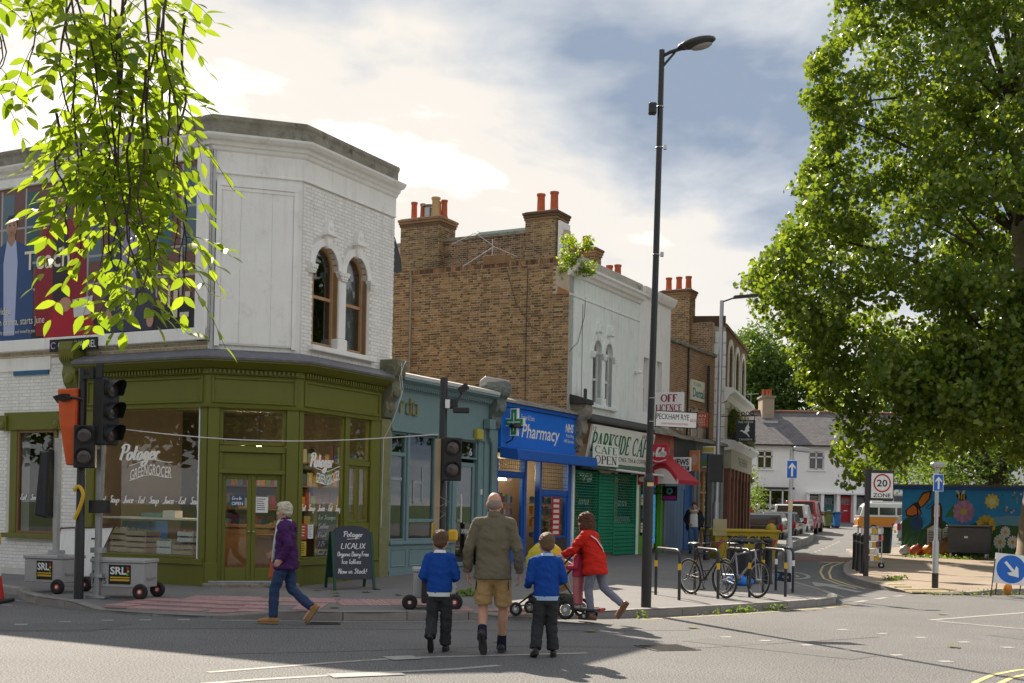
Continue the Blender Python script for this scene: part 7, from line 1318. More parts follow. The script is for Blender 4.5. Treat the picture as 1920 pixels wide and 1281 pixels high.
# bollards by the stands, litter bin
def bollard(x, y, z, h, r, lab, grp='black bollards'):
    M = frame(x, y, z); t = thing('bollard', lab, 'bollard', M, grp); b = MB(M); b.lathe([(r*1.15, 0), (r*1.15, .06), (r, .1), (r, h-.12), (r*1.12, h-.1), (r*1.12, h-.05), (r*.6, h)], (0, 0, 0), 16); b.build('post', METALB, t, smooth=40); b = MB(M); b.lathe([(r*1.02, 0), (r*1.02, .05)], (0, 0, h-.26), 16); b.build('band', mat('bollard_band', (.10, .10, .10), .4), t)
bollard(5.62, 26.1, .12, 1.0, .085, 'black bollard right of the litter bin'); bollard(5.25, 27.4, .14, 1.0, .085, 'black bollard directly behind the litter bin')
M = frame(5.12, 26.2, .12, -8); t = thing('litter_bin', 'black slatted litter bin behind the bicycles', 'bin', M); b = MB(M); b.tube([(0, 0, 0), (0, 0, .72)], [(.34, .3), (.36, .32)], 8); b.build('body', mat('bin_charcoal', (.025, .025, .028), .5), t); b = MB(M); b.box(-.36, .36, -.3, .3, .88, .97); b.build('hood', METALB, t, bevel=.04)
for x in (-.3, .3): box(M, t, 'hood_post', METALB, x-.05, x+.05, -.22, .22, .7, .89)
BAGB = mat('blue_sack', (.01, .18, .62), .35, bump=.6, bs=12); M = frame(4.75, 25.3, .12); b = MB(M); b.ball((0, 0, .1), .28, .2, .13, 16, 10); b.ball((.2, -.03, .08), .2, .16, .1, 14, 8); r2 = random.Random(5); b.v = [v_+Vector((r2.uniform(-1, 1), r2.uniform(-1, 1), r2.uniform(-1, 1)))*.025 for v_ in b.v]; b.build('blue_bag', BAGB, None, smooth=70, base=M, label='crumpled blue plastic bag on the ground behind the bicycles', cat='bag')
# posts with signs
SB_ = plain('road_sign_blue', (.01, .13, .52), .4)
def arrow_post(x, y, z, lab, h0, h1, hs, flag, w=.22, basez=.0):
    M = frame(x, y, z); t = thing('one_way_sign', lab, 'road sign', M); b = MB(M); b.lathe([(.066, -.05), (.066, h0), (.042, h0+.07), (.038, h1)], (0, 0, 0), 16); b.build('post', METALG, t, smooth=40); box(M, t, 'plate', WHITE, -w/2, w/2, -.085, -.07, hs, hs+w*1.7, bevel=.004); box(M, t, 'blue_face', SB_, -w/2+.012, w/2-.012, -.089, -.086, hs+.012, hs+w*1.7-.012)
    c = hs+w*.85; P = [(-.02, c-w*.65), (.02, c-w*.65), (.02, c+w*.25), (.07, c+w*.02), (.07, c+w*.24), (0, c+w*.62), (-.07, c+w*.24), (-.07, c+w*.02), (-.02, c+w*.25)]; flat(M, P, [tuple(range(9))], -.093, 'arrow', WHITE, t)
    if flag == 1: b = MB(M); b.rbox((.2, -.05, h1-.04), (.33, .1, .1), Matrix.Rotation(R(6), 3, 'Y')); b.build('lamp_unit', METALG, t, bevel=.02)
    else: b = MB(M); b.box(-.15, .15, -.12, .05, h1-.03, h1+.08); b.build('lamp_unit', METALG, t, bevel=.03)
    return t, M
t, M = arrow_post(5.72, 24.6, .12, 'grey post with blue one-way arrow sign behind the cycle stands', .98, 2.9, 2.26, 1); box(M, t, 'number_tag', YPAINT, -.03, .03, -.075, -.066, 1.6, 1.8)
t, M = arrow_post(9.35, 26.35, .12, 'grey post with blue one-way arrow sign in front of the mural', .98, 2.66, 2.1, 2); b = MB(M); b.lathe([(.070, 0), (.070, .34)], (0, 0, -.04), 16); b.build('dark_base', METALB, t, smooth=40)
# 20 zone sign, bollards, magazine trolley
M = frame(9.02, 30.4, .12, 8); t = thing('zone_sign', 'black-framed 20 ZONE sign on a dark post at the street mouth', 'road sign', M); box(M, t, 'post', METALB, -.055, .055, -.04, .04, -.05, 2.72); box(M, t, 'frame', METALB, .05, .68, -.05, .04, 1.93, 2.7); b = MB(M); b.box(.075, .655, -.058, -.051, 1.99, 2.62); b.build('face', mat('sign_face_white', (.74, .75, .74), .4, var=.03), t)
b = MB(M); n = 40; vs = []
for i in range(n): a = 2*math.pi*i/n; vs += [(.365+.235*math.cos(a), -.0605, 2.37+.235*math.sin(a)), (.365+.195*math.cos(a), -.0605, 2.37+.195*math.sin(a))]
b.add(vs, [(2*i, 2*i+1, (2*i+3) % (2*n), (2*i+2) % (2*n)) for i in range(n)]); b.build('red_ring', plain('sign_red', (.40, .015, .02)), t); text('20', M, .225, .505, 2.28, 2.46, -.061, BLACK, t, bold=.02); text('ZONE', M, .13, .6, 2.01, 2.11, -.061, BLACK, t, bold=.012)
for x, y, l in ((9.78, 34.0, 'farthest of the three black bollards behind the zone sign'), (9.6, 33.0, 'middle of the three black bollards behind the zone sign'), (9.3, 31.6, 'nearest of the three black bollards behind the zone sign')): bollard(x, y, .12, 1.05, .075, l)
M = frame(10.58, 35.3, .12, -6); t = thing('magazine_trolley', 'metal roll cage trolley full of bright magazines behind the bollards', 'trolley', M); b = MB(M)
for x in (-.31, .27): b.box(x, x+.03, -.3, -.27, .15, 1.22); b.box(x, x+.03, .27, .3, .15, 1.22)
for k in range(6): b.box(-.31, .3, -.3, .3, .2+.2*k, .215+.2*k)
b.build('cage', METALG, t); rr = random.Random(4)
for k in range(5):
    x = -.28
    while x < .2: w_ = rr.uniform(.08, .16); box(M, t, 'magazine', [RED, YEL, CREAM, PRODS[0], PRODS[6], WHITE][rr.randrange(6)], x, x+w_, -.28, -.2,   .22+.2*k, .36+.2*k+rr.uniform(0, .03)); x += w_+.01
wheel(t, M, .3, -.2, .09, .09, .06, METALG); wheel(t, M, -.3, .2, .09, .09, .06, METALG)
# diversion board
M = frame(10.55, 25.2, .0, -6) @ Matrix.Rotation(R(-10), 4, 'X'); t = thing('keep_right_board', 'blue keep-right arrow board on folding legs at the right edge', 'road sign', M); b = MB(M); b.add([(-.36, 0, .3), (.32, 0, .24), (.40, 0, .88), (-.28, 0, .94), (-.36, .015, .3), (.32, .015, .24), (.40, .015, .88), (-.28, .015, .94)], [(0, 1, 2, 3), (7, 6, 5, 4), (0, 4, 5, 1), (1, 5, 6, 2), (2, 6, 7, 3), (3, 7, 4, 0)]); b.build('plate', WHITE, t)
P = [(.02+.30*math.cos(2*math.pi*i/32), .59+.30*math.sin(2*math.pi*i/32)) for i in range(32)]; flat(M, P, [tuple(range(32))], -.003, 'blue_disc', SB_, t); q = math.radians(-52); AR = [(-.2, .03), (-.2, -.03), (.05, -.03), (.0, -.12), (.07, -.12), (.22, 0), (.07, .12), (.0, .12), (.05, .03)]; flat(M, [(.03+a*math.cos(q)-c*math.sin(q), .59+a*math.sin(q)+c*math.cos(q)) for a, c in AR], [tuple(range(9))], -.005, 'arrow', WHITE, t)
for p0, p1 in (((-.3, 0, .8), (-.42, -.02, .0)), ((.36, 0, .8), (.42, -.02, .0)), ((-.2, .02, .8), (-.2, .4, .1)), ((.28, .02, .7), (.3, .42, .1))): b = MB(M); b.tube([p0, p1], .012, 6); b.build('leg', METALB, t)
M = frame(10.6, 25.5, .02); b = MB(M); b.ball((0, 0, .14), .09, .08, .15, 14, 10); b.build('sand_bag', mat('amber_sack', (.40, .16, .02), .5, bump=.4, bs=15), None, smooth=60, base=M, label='small orange sandbag under the keep-right board', cat='sandbag')
# warning triangle, back of sign and post near the tavern
M = frame(10.6, 56, .55); t = thing('warning_sign', 'red triangular warning sign beside the parked cars', 'road sign', M); b = MB(M); b.cyl((0, 0, 0), (0, 0, 2.1), .03); b.build('post', METALG, t); flat(M, [(-.42, 1.95), (.42, 1.95), (0, 2.7)], [(0, 1, 2)], -.04, 'red_triangle', plain('sign_red', (.40, .015, .02)), t); flat(M, [(-.27, 2.03), (.27, 2.03), (0, 2.5)], [(0, 1, 2)], -.044, 'white_face', WHITE, t); flat(M, [(-.14, 2.1), (.06, 2.1), (.06, 2.06), (.14, 2.13), (.06, 2.2), (.06, 2.16), (-.14, 2.16)], [tuple(range(7))], -.047, 'symbol', BLACK, t)
M = frame(5.62, 34.4, .28, -10); t = thing('blank_sign_post', 'black ribbed post with the dark back of a square sign by the yellow skip', 'road sign', M); b = MB(M); b.lathe([(.1, 0), (.1, .7), (.07, .78), (.055, .85), (.055, 3.05)], (0, 0, 0), 14); b.build('post', METALB, t, smooth=40); b = MB(M)
for z in (.45, .7, .95): b.lathe([(.11, 0), (.12, .02), (.11, .04)], (0, 0, z), 14)
b.build('collar', METALB, t); box(M, t, 'sign_back', METALB, -.02, .42, -.03, .0, 2.25, 3.05, bevel=.008)
# skip
M = frame(7.05, 36.9, zr(36.9)+.10, 4) @ Matrix.Diagonal((.84, 1, 1, 1)); t = thing('skip', 'yellow hired skip with black lettering beyond the cycle stands', 'skip', M); SK = mat('skip_yellow', (.42, .30, .02), .6, var=.25, vs=3, stain=.35, scol=(.12, .08, .04))
b = MB(M); o_ = [(-1.0, -.7, 0), (1.0, -.7, 0), (1.0, .7, 0), (-1.0, .7, 0), (-1.2, -.8, 1.0), (1.2, -.8, 1.0), (1.2, .8, 1.0), (-1.2, .8, 1.0)]; b.add(o_, [(0, 1, 2, 3), (0, 4, 5, 1), (1, 5, 6, 2), (2, 6, 7, 3), (3, 7, 4, 0)]); i_ = [(x*.93, y*.9, .06 if z == 0 else z) for x, y, z in o_]; b.add(i_, [(3, 2, 1, 0), (1, 5, 4, 0), (2, 6, 5, 1), (3, 7, 6, 2), (0, 4, 7, 3)]); b.build('body', SK, t); b = MB(M)
P = [(-1.2, -.8, 1.0), (1.2, -.8, 1.0), (1.2, .8, 1.0), (-1.2, .8, 1.0), (-1.2, -.8, 1.0)]; b.tube(P, .05, 8); b.build('rim', SK, t)
SKF = M @ Matrix.Translation((0, -.7, 0)) @ Matrix.Rotation(math.atan(.1), 4, 'X'); text('TOULOUSE', SKF, -.72, .85, .62, .86, -.012, BLACK, t, bold=.03); text('020 8300 2277', SKF, -.72, .95, .28, .48, -.012, BLACK, t, bold=.02)
box(M, t, 'end_board', mat('weathered_ply', (.42, .36, .20), .8, var=.3), -1.25, -.75, -.84, -.8, .85, 1.35); b = MB(M); b.prism([(-1.1, .5), (-.95, .75), (-.85, .75), (-1.0, .5)], -.80, -.78); b.prism([(.85, .5), (1.0, .75), (1.1, .75), (.95, .5)], -.80, -.78); b.build('red_marks', RED, t)
b = MB(M); b.ball((.98, -.5, 1.05), .2, .2, .2, 14, 8); b.ball((.2, .1, .9), .6, .4, .16, 14, 8); b.build('load', mat('yellow_sheet', (.45, .30, .03), .7, var=.3, bump=.6, bs=8), t, smooth=60)
# ================================================================ VEHICLES
CARGL = mat('car_glass', (.02, .024, .028), .06, spec=.9, var=0); PLATEY = plain('plate_yellow', (.60, .42, .03)); TAIL = mat('tail_light', (.35, .01, .012), .2, spec=.7); TRIM = mat('car_trim', (.015, .015, .016), .5)
ALLOY = mat('alloy_wheel', (.38, .38, .40), .35, .6)
def paint(n, c): return mat(n, c, .28, .0, var=.04, spec=.5, coat=.6)
def vehicle(name, lab, cat, M, L, Wd, H, prof, green, pm, tail=True, group='vehicles parked in the side street', two_tone=None, belt=None, plate='YB11 KXM', wheel_r=.31, tumble=.12, rear_glass=True, solid_side=False, roofrack=False):
    """x forward (rear at 0), y to the left. prof: lower body outline (x,z); green: cabin outline (x,z) from rear to front"""
    t = thing(name, lab, cat, M, group); hw = Wd/2
    def loft(P, wf, n, m, nm, par, bev=.05):
        b = MB(M); k = len(P)
        b.add([(x, -wf(x, z), z) for x, z in P]+[(x, wf(x, z), z) for x, z in P], [tuple(range(k)), tuple(range(2*k-1, k-1, -1))]+[(i, k+i, k+(i+1) % k, (i+1) % k) for i in range(k)])
        return b.build(nm, m, par, smooth=35, bevel=bev, seg=3)
    wl = lambda x, z: hw*(1-.05*(max(0, x-L*.8)/(L*.2))-.03*(max(0, L*.12-x)/(L*.12)))-(.03 if z < .35 else 0)
    loft(prof, wl, 2, pm, 'body', t, .06)
    zb = min(z for x, z in green); zt = max(z for x, z in green)
    wg = lambda x, z: hw*.985-tumble*(z-zb)/(zt-zb)
    cab = loft(green, wg, 2, two_tone or pm, 'cabin', t, .05)
    # glass: side windows, rear screen, windscreen set a few mm proud
    def side(P, s, nm='side_window'):
        b = MB(M); vs = [(x, s*(wg(x, z)+.004), z) for x, z in P]; vs += [(x, s*(wg(x, z)-.01), z) for x, z in P]; k = len(P); b.add(vs, [tuple(range(k)), tuple(range(2*k-1, k-1, -1))]+[(i, k+i, k+(i+1) % k, (i+1) % k) for i in range(k)]); b.build(nm, CARGL, cab)
    rb, rt_, ft, fb = green[0], green[1], green[-2], green[-1]
    zl, zh = zb+.06, zt-.10
    xr = lambda z: rb[0]+(rt_[0]-rb[0])*(z-rb[1])/(rt_[1]-rb[1]); xf = lambda z: fb[0]+(ft[0]-fb[0])*(z-fb[1])/(ft[1]-fb[1])
    cuts = [.0, .30, .62, 1.0] if not solid_side else [.68, 1.0]
    for s in (-1, 1):
        for a, c in zip(cuts[:-1], cuts[1:]):
            q = lambda u, z: (xr(z)+.14)+(xf(z)-.12-xr(z)-.14)*u
            side([(q(a, zl)+.03, zl), (q(c, zl)-.03, zl), (q(c, zh)-.03, zh), (q(a, zh)+.03, zh)], s)
    def screen(z0, z1, xfn, off, nm, ins):
        b = MB(M); vs = []
        for z in (z0, z1):
            for s in (-1, 1): vs.append((xfn(z)+off, s*(wg(0, z)-ins), z))
        vs += [(x-off*1.5, y, z) for x, y, z in vs]; b.add(vs, [(0, 1, 3, 2), (4, 6, 7, 5), (0, 2, 6, 4), (1, 5, 7, 3), (0, 4, 5, 1), (2, 3, 7, 6)]); b.build(nm, CARGL, cab)
    if rear_glass: screen(zl+.02, zh+.02, xr, -.012, 'rear_screen', .13)
    screen(zl, zh+.02, xf, .012, 'windscreen', .11)
    xs = (L*.19, L*.80)
    for x in xs:
        for s in (-1, 1):
            b = MB(M); b.cyl((x, s*(hw-.20), wheel_r), (x, s*(hw+.004), wheel_r), wheel_r*1.16, n=24); b.build('wheel_arch', TRIM, t)
            b = MB(M); b.torus((x, s*(hw-.09), wheel_r), (0, 1, 0), wheel_r-.085, .10, 28, 10); w_ = b.build('wheel', TYRE, t, smooth=60); b = MB(M); b.cyl((x, s*(hw-.15), wheel_r), (x, s*(hw-.005), wheel_r), wheel_r*.62, n=20); b.build('rim', ALLOY, w_)
    zm = prof[1][1] if len(prof) > 1 else .8
    b = MB(M); b.box(-.06, .10, -hw*.94, hw*.94, .30, .52); b.build('rear_bumper', TRIM if not tail else pm, t, bevel=.04, seg=2); b = MB(M); b.box(L-.12, L+.05, -hw*.92, hw*.92, .28, .52); b.build('front_bumper', pm, t, bevel=.04, seg=2)
    for s in (-1, 1):
        b = MB(M); b.box(-.035, .12, s*hw*.93-.09, s*hw*.93+.06 if s > 0 else s*hw*.93+.09, zb-.24, zb+.10); b.build('tail_light', TAIL, t, bevel=.02); b = MB(M); b.box(L-.2, L+.01, s*hw*.8-.14, s*hw*.8+.14, .58, .72); b.build('headlight', METALS, t, bevel=.03); b = MB(M); b.ball((L*.70, s*(hw+.08), zb+.08), .06, .10, .07, 10, 8); b.build('mirror', pm, t, smooth=60)
        for xx in (L*.37, L*.58): box(M, t, 'door_handle', TRIM, xx, xx+.15, s*(hw-.0)-.012, s*hw+.014, zb-.14, zb-.11)
    MPl = M @ Matrix.Rotation(R(-90), 4, 'Z'); box(MPl, t, 'number_plate', PLATEY, -.26, .26, -.07, -.05, .62, .73); text(plate, MPl, -.23, .23, .645, .71, -.073, BLACK, t)
    if roofrack:
        for s in (-1, 1): b = MB(M); b.tube([(.5, s*(hw-.25), zt+.06), (L*.6, s*(hw-.25), zt+.06)], .02, 6); b.build('roof_rail', METALB, t)
    return t
PD = 90-19.8
hatch = [(.0, .30), (-.02, .62), (.03, .95), (3.0, .98), (3.75, .86), (4.0, .66), (4.02, .30)]
hgreen = [(.05, .93), (.38, 1.44), (.9, 1.50), (1.9, 1.50), (3.05, .95)]
def onroad(x, y): return frame(x, y, zr(y), PD)
vehicle('parked_car', 'black hatchback parked nearest behind the yellow skip', 'car', onroad(11.2, 53.4), 4.0, 1.72, 1.5, hatch, hgreen, paint('black_car_paint', (.012, .012, .015)), plate='GL51 UYN')
vehicle('parked_car', 'dark green-black car parked directly in front of the black hatchback', 'car', onroad(13.0, 58.6), 4.1, 1.72, 1.5, [(x*1.02, z) for x, z in hatch], [(x*1.02, z*1.0) for x, z in hgreen], paint('dark_car_paint', (.025, .03, .028)))
van = [(.0, .32), (-.01, .95), (.0, 1.02), (3.3, 1.02), (4.05, .88), (4.25, .66), (4.27, .32)]
vgreen = [(.0, 1.0), (.05, 1.72), (.15, 1.80), (2.5, 1.80), (3.35, 1.0)]
vehicle('parked_van', 'small white van parked between the dark car and the red van', 'van', onroad(14.9, 64.2), 4.2, 1.78, 1.8, van, vgreen, paint('white_van_paint', (.62, .63, .64)), solid_side=True)
vehicle('parked_van', 'tall red van parked farthest along the side street', 'van', onroad(16.8, 69.8), 4.6, 1.9, 1.95, [(x*1.08, z) for x, z in van], [(x*1.08, z*1.08) for x, z in vgreen], paint('red_van_paint', (.30, .008, .015)), solid_side=True, roofrack=True)
vehicle('parked_car', 'bright red car partly hidden behind the tavern corner', 'car', frame(15.3, 76, zr(76)+.15, 165), 4.1, 1.74, 1.5, hatch, hgreen, paint('red_car_paint', (.45, .015, .03)))
# silver car half behind the mural
vehicle('parked_car', 'silver hatchback half hidden behind the mural building', 'car', frame(19.1, 59.6, zr(59.6), -8), 4.1, 1.72, 1.5, hatch, hgreen, paint('silver_car_paint', (.42, .42, .43)))
# orange and white camper van: nose to the left
CL_ = 4.5; OR_ = paint('camper_orange', (.62, .22, .01)); CW_ = paint('camper_white', (.66, .66, .62))
cprof = [(.06, .34), (.0, .7), (.03, 1.05), (4.38, 1.05), (4.5, .85), (4.5, .5), (4.4, .34)]
cgreen = [(.03, 1.04), (.12, 1.62), (.35, 1.88), (4.0, 1.88), (4.20, 1.68), (4.40, 1.04)]
cv = thing('camper_van', 'orange and white classic camper van parked nose left behind the zone sign', 'van', frame(25.2, 71.5, zr(71), 172), 'vehicles parked in the side street'); M = frame(25.2, 71.5, zr(71), 172)
def loft2(P, hw0, hw1, m, nm, par, bev=.1):
    z0 = min(z for x, z in P); z1 = max(z for x, z in P); b = MB(M); k = len(P); wf = lambda z: hw0+(hw1-hw0)*(z-z0)/(z1-z0)
    b.add([(x, -wf(z), z) for x, z in P]+[(x, wf(z), z) for x, z in P], [tuple(range(k)), tuple(range(2*k-1, k-1, -1))]+[(i, k+i, k+(i+1) % k, (i+1) % k) for i in range(k)]); return b.build(nm, m, par, smooth=40, bevel=bev, seg=3)
loft2(cprof, .84, .86, OR_, 'lower_body', cv); cb = loft2(cgreen, .86, .74, CW_, 'upper_body', cv)
box(M, cv, 'belt_line', CW_, -.01, 4.46, -.875, .875, 1.03, 1.09, bevel=.02); b = MB(M); b.box(.5, 3.7, -.62, .62, 1.86, 1.96); b.build('roof_panel', CW_, cv, bevel=.04, seg=2)
for s in (-1, 1):
    for a, c in ((.35, 1.2), (1.3, 2.25), (2.35, 3.25), (3.35, 4.05)):
        b = MB(M); y = lambda z: s*(.862-.12*(z-1.04)/.84+.008); b.add([(a, y(1.16), 1.16), (c, y(1.16), 1.16), (c-(.1 if c > 4 else 0), y(1.6), 1.6), (a+(.08 if a < .5 else 0), y(1.6), 1.6)], [(0, 1, 2, 3)]); b.build('side_window', CARGL, cb)
    for x in (.85, 3.6):
        b = MB(M); b.torus((x, s*.76, .31), (0, 1, 0), .22, .1, 26, 10); w_ = b.build('wheel', TYRE, cv, smooth=60); b = MB(M); b.cyl((x, s*.70, .31), (x, s*.85, .31), .18, n=18); b.build('hubcap', METALS, w_)
    b = MB(M); b.ball((4.47, s*.58, .82), .05, .12, .12, 14, 8); b.build('headlight', METALS, cv, smooth=60)
b = MB(M); b.add([(4.405, -.68, 1.15), (4.405, .68, 1.15), (4.25, .62, 1.62), (4.25, -.62, 1.62)], [(0, 1, 2, 3)]); b.build('windscreen', CARGL, cb); b = MB(M); b.box(4.42, 4.56, -.85, .85, .38, .5); b.build('bumper', CW_, cv, bevel=.03)
# ================================================================ PEOPLE
def remesh(b, voxel, smooth=4):
    me = b.mesh('tmp'); o = bpy.data.objects.new('tmp', me)
    m = o.modifiers.new('r', 'REMESH'); m.mode = 'VOXEL'; m.voxel_size = voxel
    if smooth: q = o.modifiers.new('s', 'SMOOTH'); q.factor = .5; q.iterations = smooth
    r = converted(o); bpy.data.meshes.remove(me)
    r.polygons.foreach_set('use_smooth', [True]*len(r.polygons)); return r
def chain(b, P, r, n=14, flat_end=False):
    """closed limb: rings with round ends"""
    P = [Vector(p) for p in P]; rr_ = [q if isinstance(q, tuple) else (q, q) for q in r]; d0 = (P[0]-P[1]).normalized(); d1 = (P[-1]-P[-2]).normalized(); a, c = min(rr_[0]), min(rr_[-1])
    PP = [P[0]+d0*a*.95, P[0]+d0*a*.7]+P+[P[-1]+d1*c*.7, P[-1]+d1*c*.95]; rs = [(rr_[0][0]*.3, rr_[0][1]*.3), (rr_[0][0]*.72, rr_[0][1]*.72)]+rr_+[(rr_[-1][0]*.72, rr_[-1][1]*.72), (rr_[-1][0]*.3, rr_[-1][1]*.3)]
    if flat_end: PP = PP[:-2]; rs = rs[:-2]
    b.tube(PP, rs, n, up=(1, .02, .03))
def cloth(name, c, rough=.85, folds=.7, fs=9., **k):
    m = mat(name, c, rough, var=k.pop('var', .10), vs=5, bump=folds, bs=fs, spec=.2, **k); return m
def fuzz(me, amp, sc, sd):
    from mathutils import noise as nz
    n = len(me.vertices); co = np.empty(n*3, np.float32); no = np.empty(n*3, np.float32); me.vertices.foreach_get('co', co); me.vertices.foreach_get('normal', no); co = co.reshape(-1, 3); no = no.reshape(-1, 3); a = np.empty(n, np.float32)
    for i, (x, y, z) in enumerate(co.tolist()):
        q = Vector((x*sc*.8+sd, y*sc*.8, z*sc*1.7+x*sc*.6)); a[i] = nz.noise(q)*amp+abs(nz.noise(q*2.1))*amp*.8
    me.vertices.foreach_set('co', (co+no*a[:, None]).ravel()); me.update()
def hair_mat(name, c):
    m = mat(name, c, .5, var=.35, vs=18, spec=.35); t_ = m.node_tree; n = t_.nodes; mp_ = n.new('ShaderNodeMapping'); mp_.inputs['Scale'].default_value = (150, 150, 14); t_.links.new(n['Texture Coordinate'].outputs['Object'], mp_.inputs[0]); z = n.new('ShaderNodeTexNoise'); z.inputs['Scale'].default_value = 1; z.inputs['Detail'].default_value = 3; t_.links.new(mp_.outputs[0], z.inputs['Vector']); b_ = n.new('ShaderNodeBump'); b_.inputs['Distance'].default_value = .02; t_.links.new(z.outputs[0], b_.inputs['Height']); t_.links.new(b_.outputs[0], n['Principled BSDF'].inputs['Normal']); return m
SKIN = mat('skin', (.52, .30, .22), .5, var=.08, vs=14, spec=.35); SKIN2 = mat('skin_tanned', (.50, .27, .18), .5, var=.1, vs=14)
def person(lab, M, J, garments, hair, h=1.75, skin=SKIN, face=True, vox=.010, group=None, look=0., shoe=None, sock=None, headtilt=0.):
    """J: joints for the standing height 1.75, x right, y ahead, z up"""
    k = h/1.75; t = thing('person', lab, 'person', M, group); S_ = M @ Matrix.Scale(k, 4)
    hd = Vector(J['head']); nk = Vector(J['neck']); ch = Vector(J.get('chest', (nk.x, nk.y-.01, 1.28))); wa = Vector(J.get('waist', (0, 0, 1.08))); pe = Vector(J.get('pelvis', (0, 0, .95)))
    rot = Matrix.Rotation(R(look), 3, 'Z') @ Matrix.Rotation(R(headtilt), 3, 'X'); hk = J.get('headk', 1.)
    A = lambda x, y, z: hd+rot @ Vector((x, y, z))*hk
    b = MB(); b.ball(A(0, -.01, .03), .078*hk, .098*hk, .098*hk, 18, 14, rot); b.ball(A(0, .035, -.05), .058*hk, .062*hk, .075*hk, 16, 12, rot); b.ball(A(0, .07, -.105), .028*hk, .025*hk, .022*hk, 12, 8, rot)
    b.ball(A(0, .098, -.025), .013*hk, .022*hk, .026*hk, 10, 8, rot); b.ball(A(0, .08, .02), .055*hk, .02*hk, .014*hk, 12, 8, rot); b.ball(A(0, .088, -.072), .024*hk, .012*hk, .010*hk, 10, 8, rot)
    for s in (-1, 1): b.ball(A(s*.082, -.01, -.015), .012*hk, .026*hk, .036*hk, 10, 8, rot); b.ball(A(s*.045, .06, -.04), .028*hk, .025*hk, .03*hk, 10, 8, rot)
    chain(b, [hd+Vector((0, -.015, -.05)), nk, nk+Vector((0, -.01, -.08))], [(.054, .056), (.056, .058), (.075, .065)]); sl, sr = Vector(J['shL']), Vector(J['shR'])
    chain(b, [nk+Vector((0, -.01, -.05)), ch, wa, pe], [(.09, .07), (.155, .105), (.13, .095), (.15, .11)]); chain(b, [sl, (sl+sr)/2+Vector((0, 0, .02)), sr], [.05, .07, .05])
    for s in 'LR':
        sh, el, wr = (Vector(J[q+s]) for q in ('sh', 'el', 'wr')); chain(b, [sh, sh.lerp(el, .5), el, el.lerp(wr, .35), wr], [.05, .045, .038, .038, .026])
        fd = (Vector(J['hd'+s])-wr).normalized(); pn = Vector(J.get('pn'+s, (1 if s == 'L' else -1, 0, 0))); pn = (pn-fd*pn.dot(fd)).normalized(); sd_ = fd.cross(pn)      # pn: way the palm faces, sd_: across the palm
        if sd_.y < 0: sd_ = -sd_
        pc = wr+fd*.055; b.add([wr+fd*q[0]+sd_*q[1]+pn*q[2] for q in ((0, -.026, -.014), (0, .026, -.014), (0, .026, .014), (0, -.026, .014), (.095, -.042, -.012), (.095, .04, -.012), (.095, .04, .012), (.095, -.042, .012))], [(0, 1, 2, 3), (7, 6, 5, 4), (0, 4, 5, 1), (1, 5, 6, 2), (2, 6, 7, 3), (3, 7, 4, 0)])
        for i, (o_, ln) in enumerate(((.032, .075), (.011, .085), (-.011, .078), (-.033, .06))):
            p0 = wr+fd*.085+sd_*o_*1.05; p1 = p0+fd*ln*.5+pn*.008+sd_*o_*.06; p2 = p1+fd*ln*.36+pn*.028; chain(b, [p0, p1, p2], [.0105, .0095, .0085], 8)
        p0 = wr+fd*.03+sd_*.026; p1 = p0+fd*.035+sd_*.028+pn*.012; chain(b, [p0, p1, p1+fd*.035+sd_*.004+pn*.012], [.013, .011, .009], 8)
        hp, kn, an = (Vector(J[q+s]) for q in ('hip', 'kn', 'an')); chain(b, [hp, hp.lerp(kn, .5), kn, kn.lerp(an, .3), kn.lerp(an, .7), an], [.088, .074, .054, (.056, .06), .042, .036]); toe = Vector(J['toe'+s]); chain(b, [an+Vector((0, -.02, -.03)), an.lerp(toe, .5), toe], [.036, (.04, .03), (.036, .02)])
    me = remesh(b, vox, 3); me.transform(S_ if False else Matrix.Scale(k, 4)); me.materials.append(skin); body = put(me, 'body', t, M)
    for nm, fn, m, vx, fz in garments:
        b = MB(); fn(b, J, Vector); q = remesh(b, vx, 5)
        if fz: fuzz(q, fz, 9, len(nm))
        q.transform(Matrix.Scale(k, 4)); q.materials.append(m); put(q, nm, t, M)
    for s in 'LR':
        an, toe = Vector(J['an'+s]), Vector(J['toe'+s]); d = (toe-an); d2 = Vector((d.x, d.y, d.z)); b = MB(); up = Vector(J.get('soleup'+s, (0, 0, 1))); f = (d-up*d.dot(up)).normalized(); heel = an-f*.05-up*.075
        chain(b, [heel+up*.045, heel+f*.08+up*.045, heel+f*.17+up*.04, heel+f*.25+up*.032], [(.042, .05), (.043, .05), (.05, .04), (.042, .03)])
        q = remesh(b, .012, 3); q.transform(Matrix.Scale(k, 4)); q.materials.append(shoe[0]); so_ = put(q, 'shoe', t, M)
        b = MB(); sv = f.cross(up); P = [heel+f*a_+sv*w_ for a_, w_ in ((-.04, 0), (-.02, .035), (.08, .036), (.18, .046), (.26, .03), (.285, 0), (.26, -.03), (.18, -.046), (.08, -.036), (-.02, -.035))]; n_ = len(P); b.add([p+up*.0 for p in P]+[p+up*.024 for p in P], [tuple(range(n_)), tuple(range(2*n_-1, n_-1, -1))]+[(i, (i+1) % n_, n_+(i+1) % n_, n_+i) for i in range(n_)]); q = b.mesh('sole'); q.transform(Matrix.Scale(k, 4)); q.materials.append(shoe[1]); put(q, 'sole', t, M)
        if sock: b = MB(); b.tube([an-(Vector(J['kn'+s])-an).normalized()*.05, an+(Vector(J['kn'+s])-an).normalized()*.11], [.054, .05], 12); q = b.mesh('sock', smooth=60); q.transform(Matrix.Scale(k, 4)); q.materials.append(sock); put(q, 'sock', t, M)
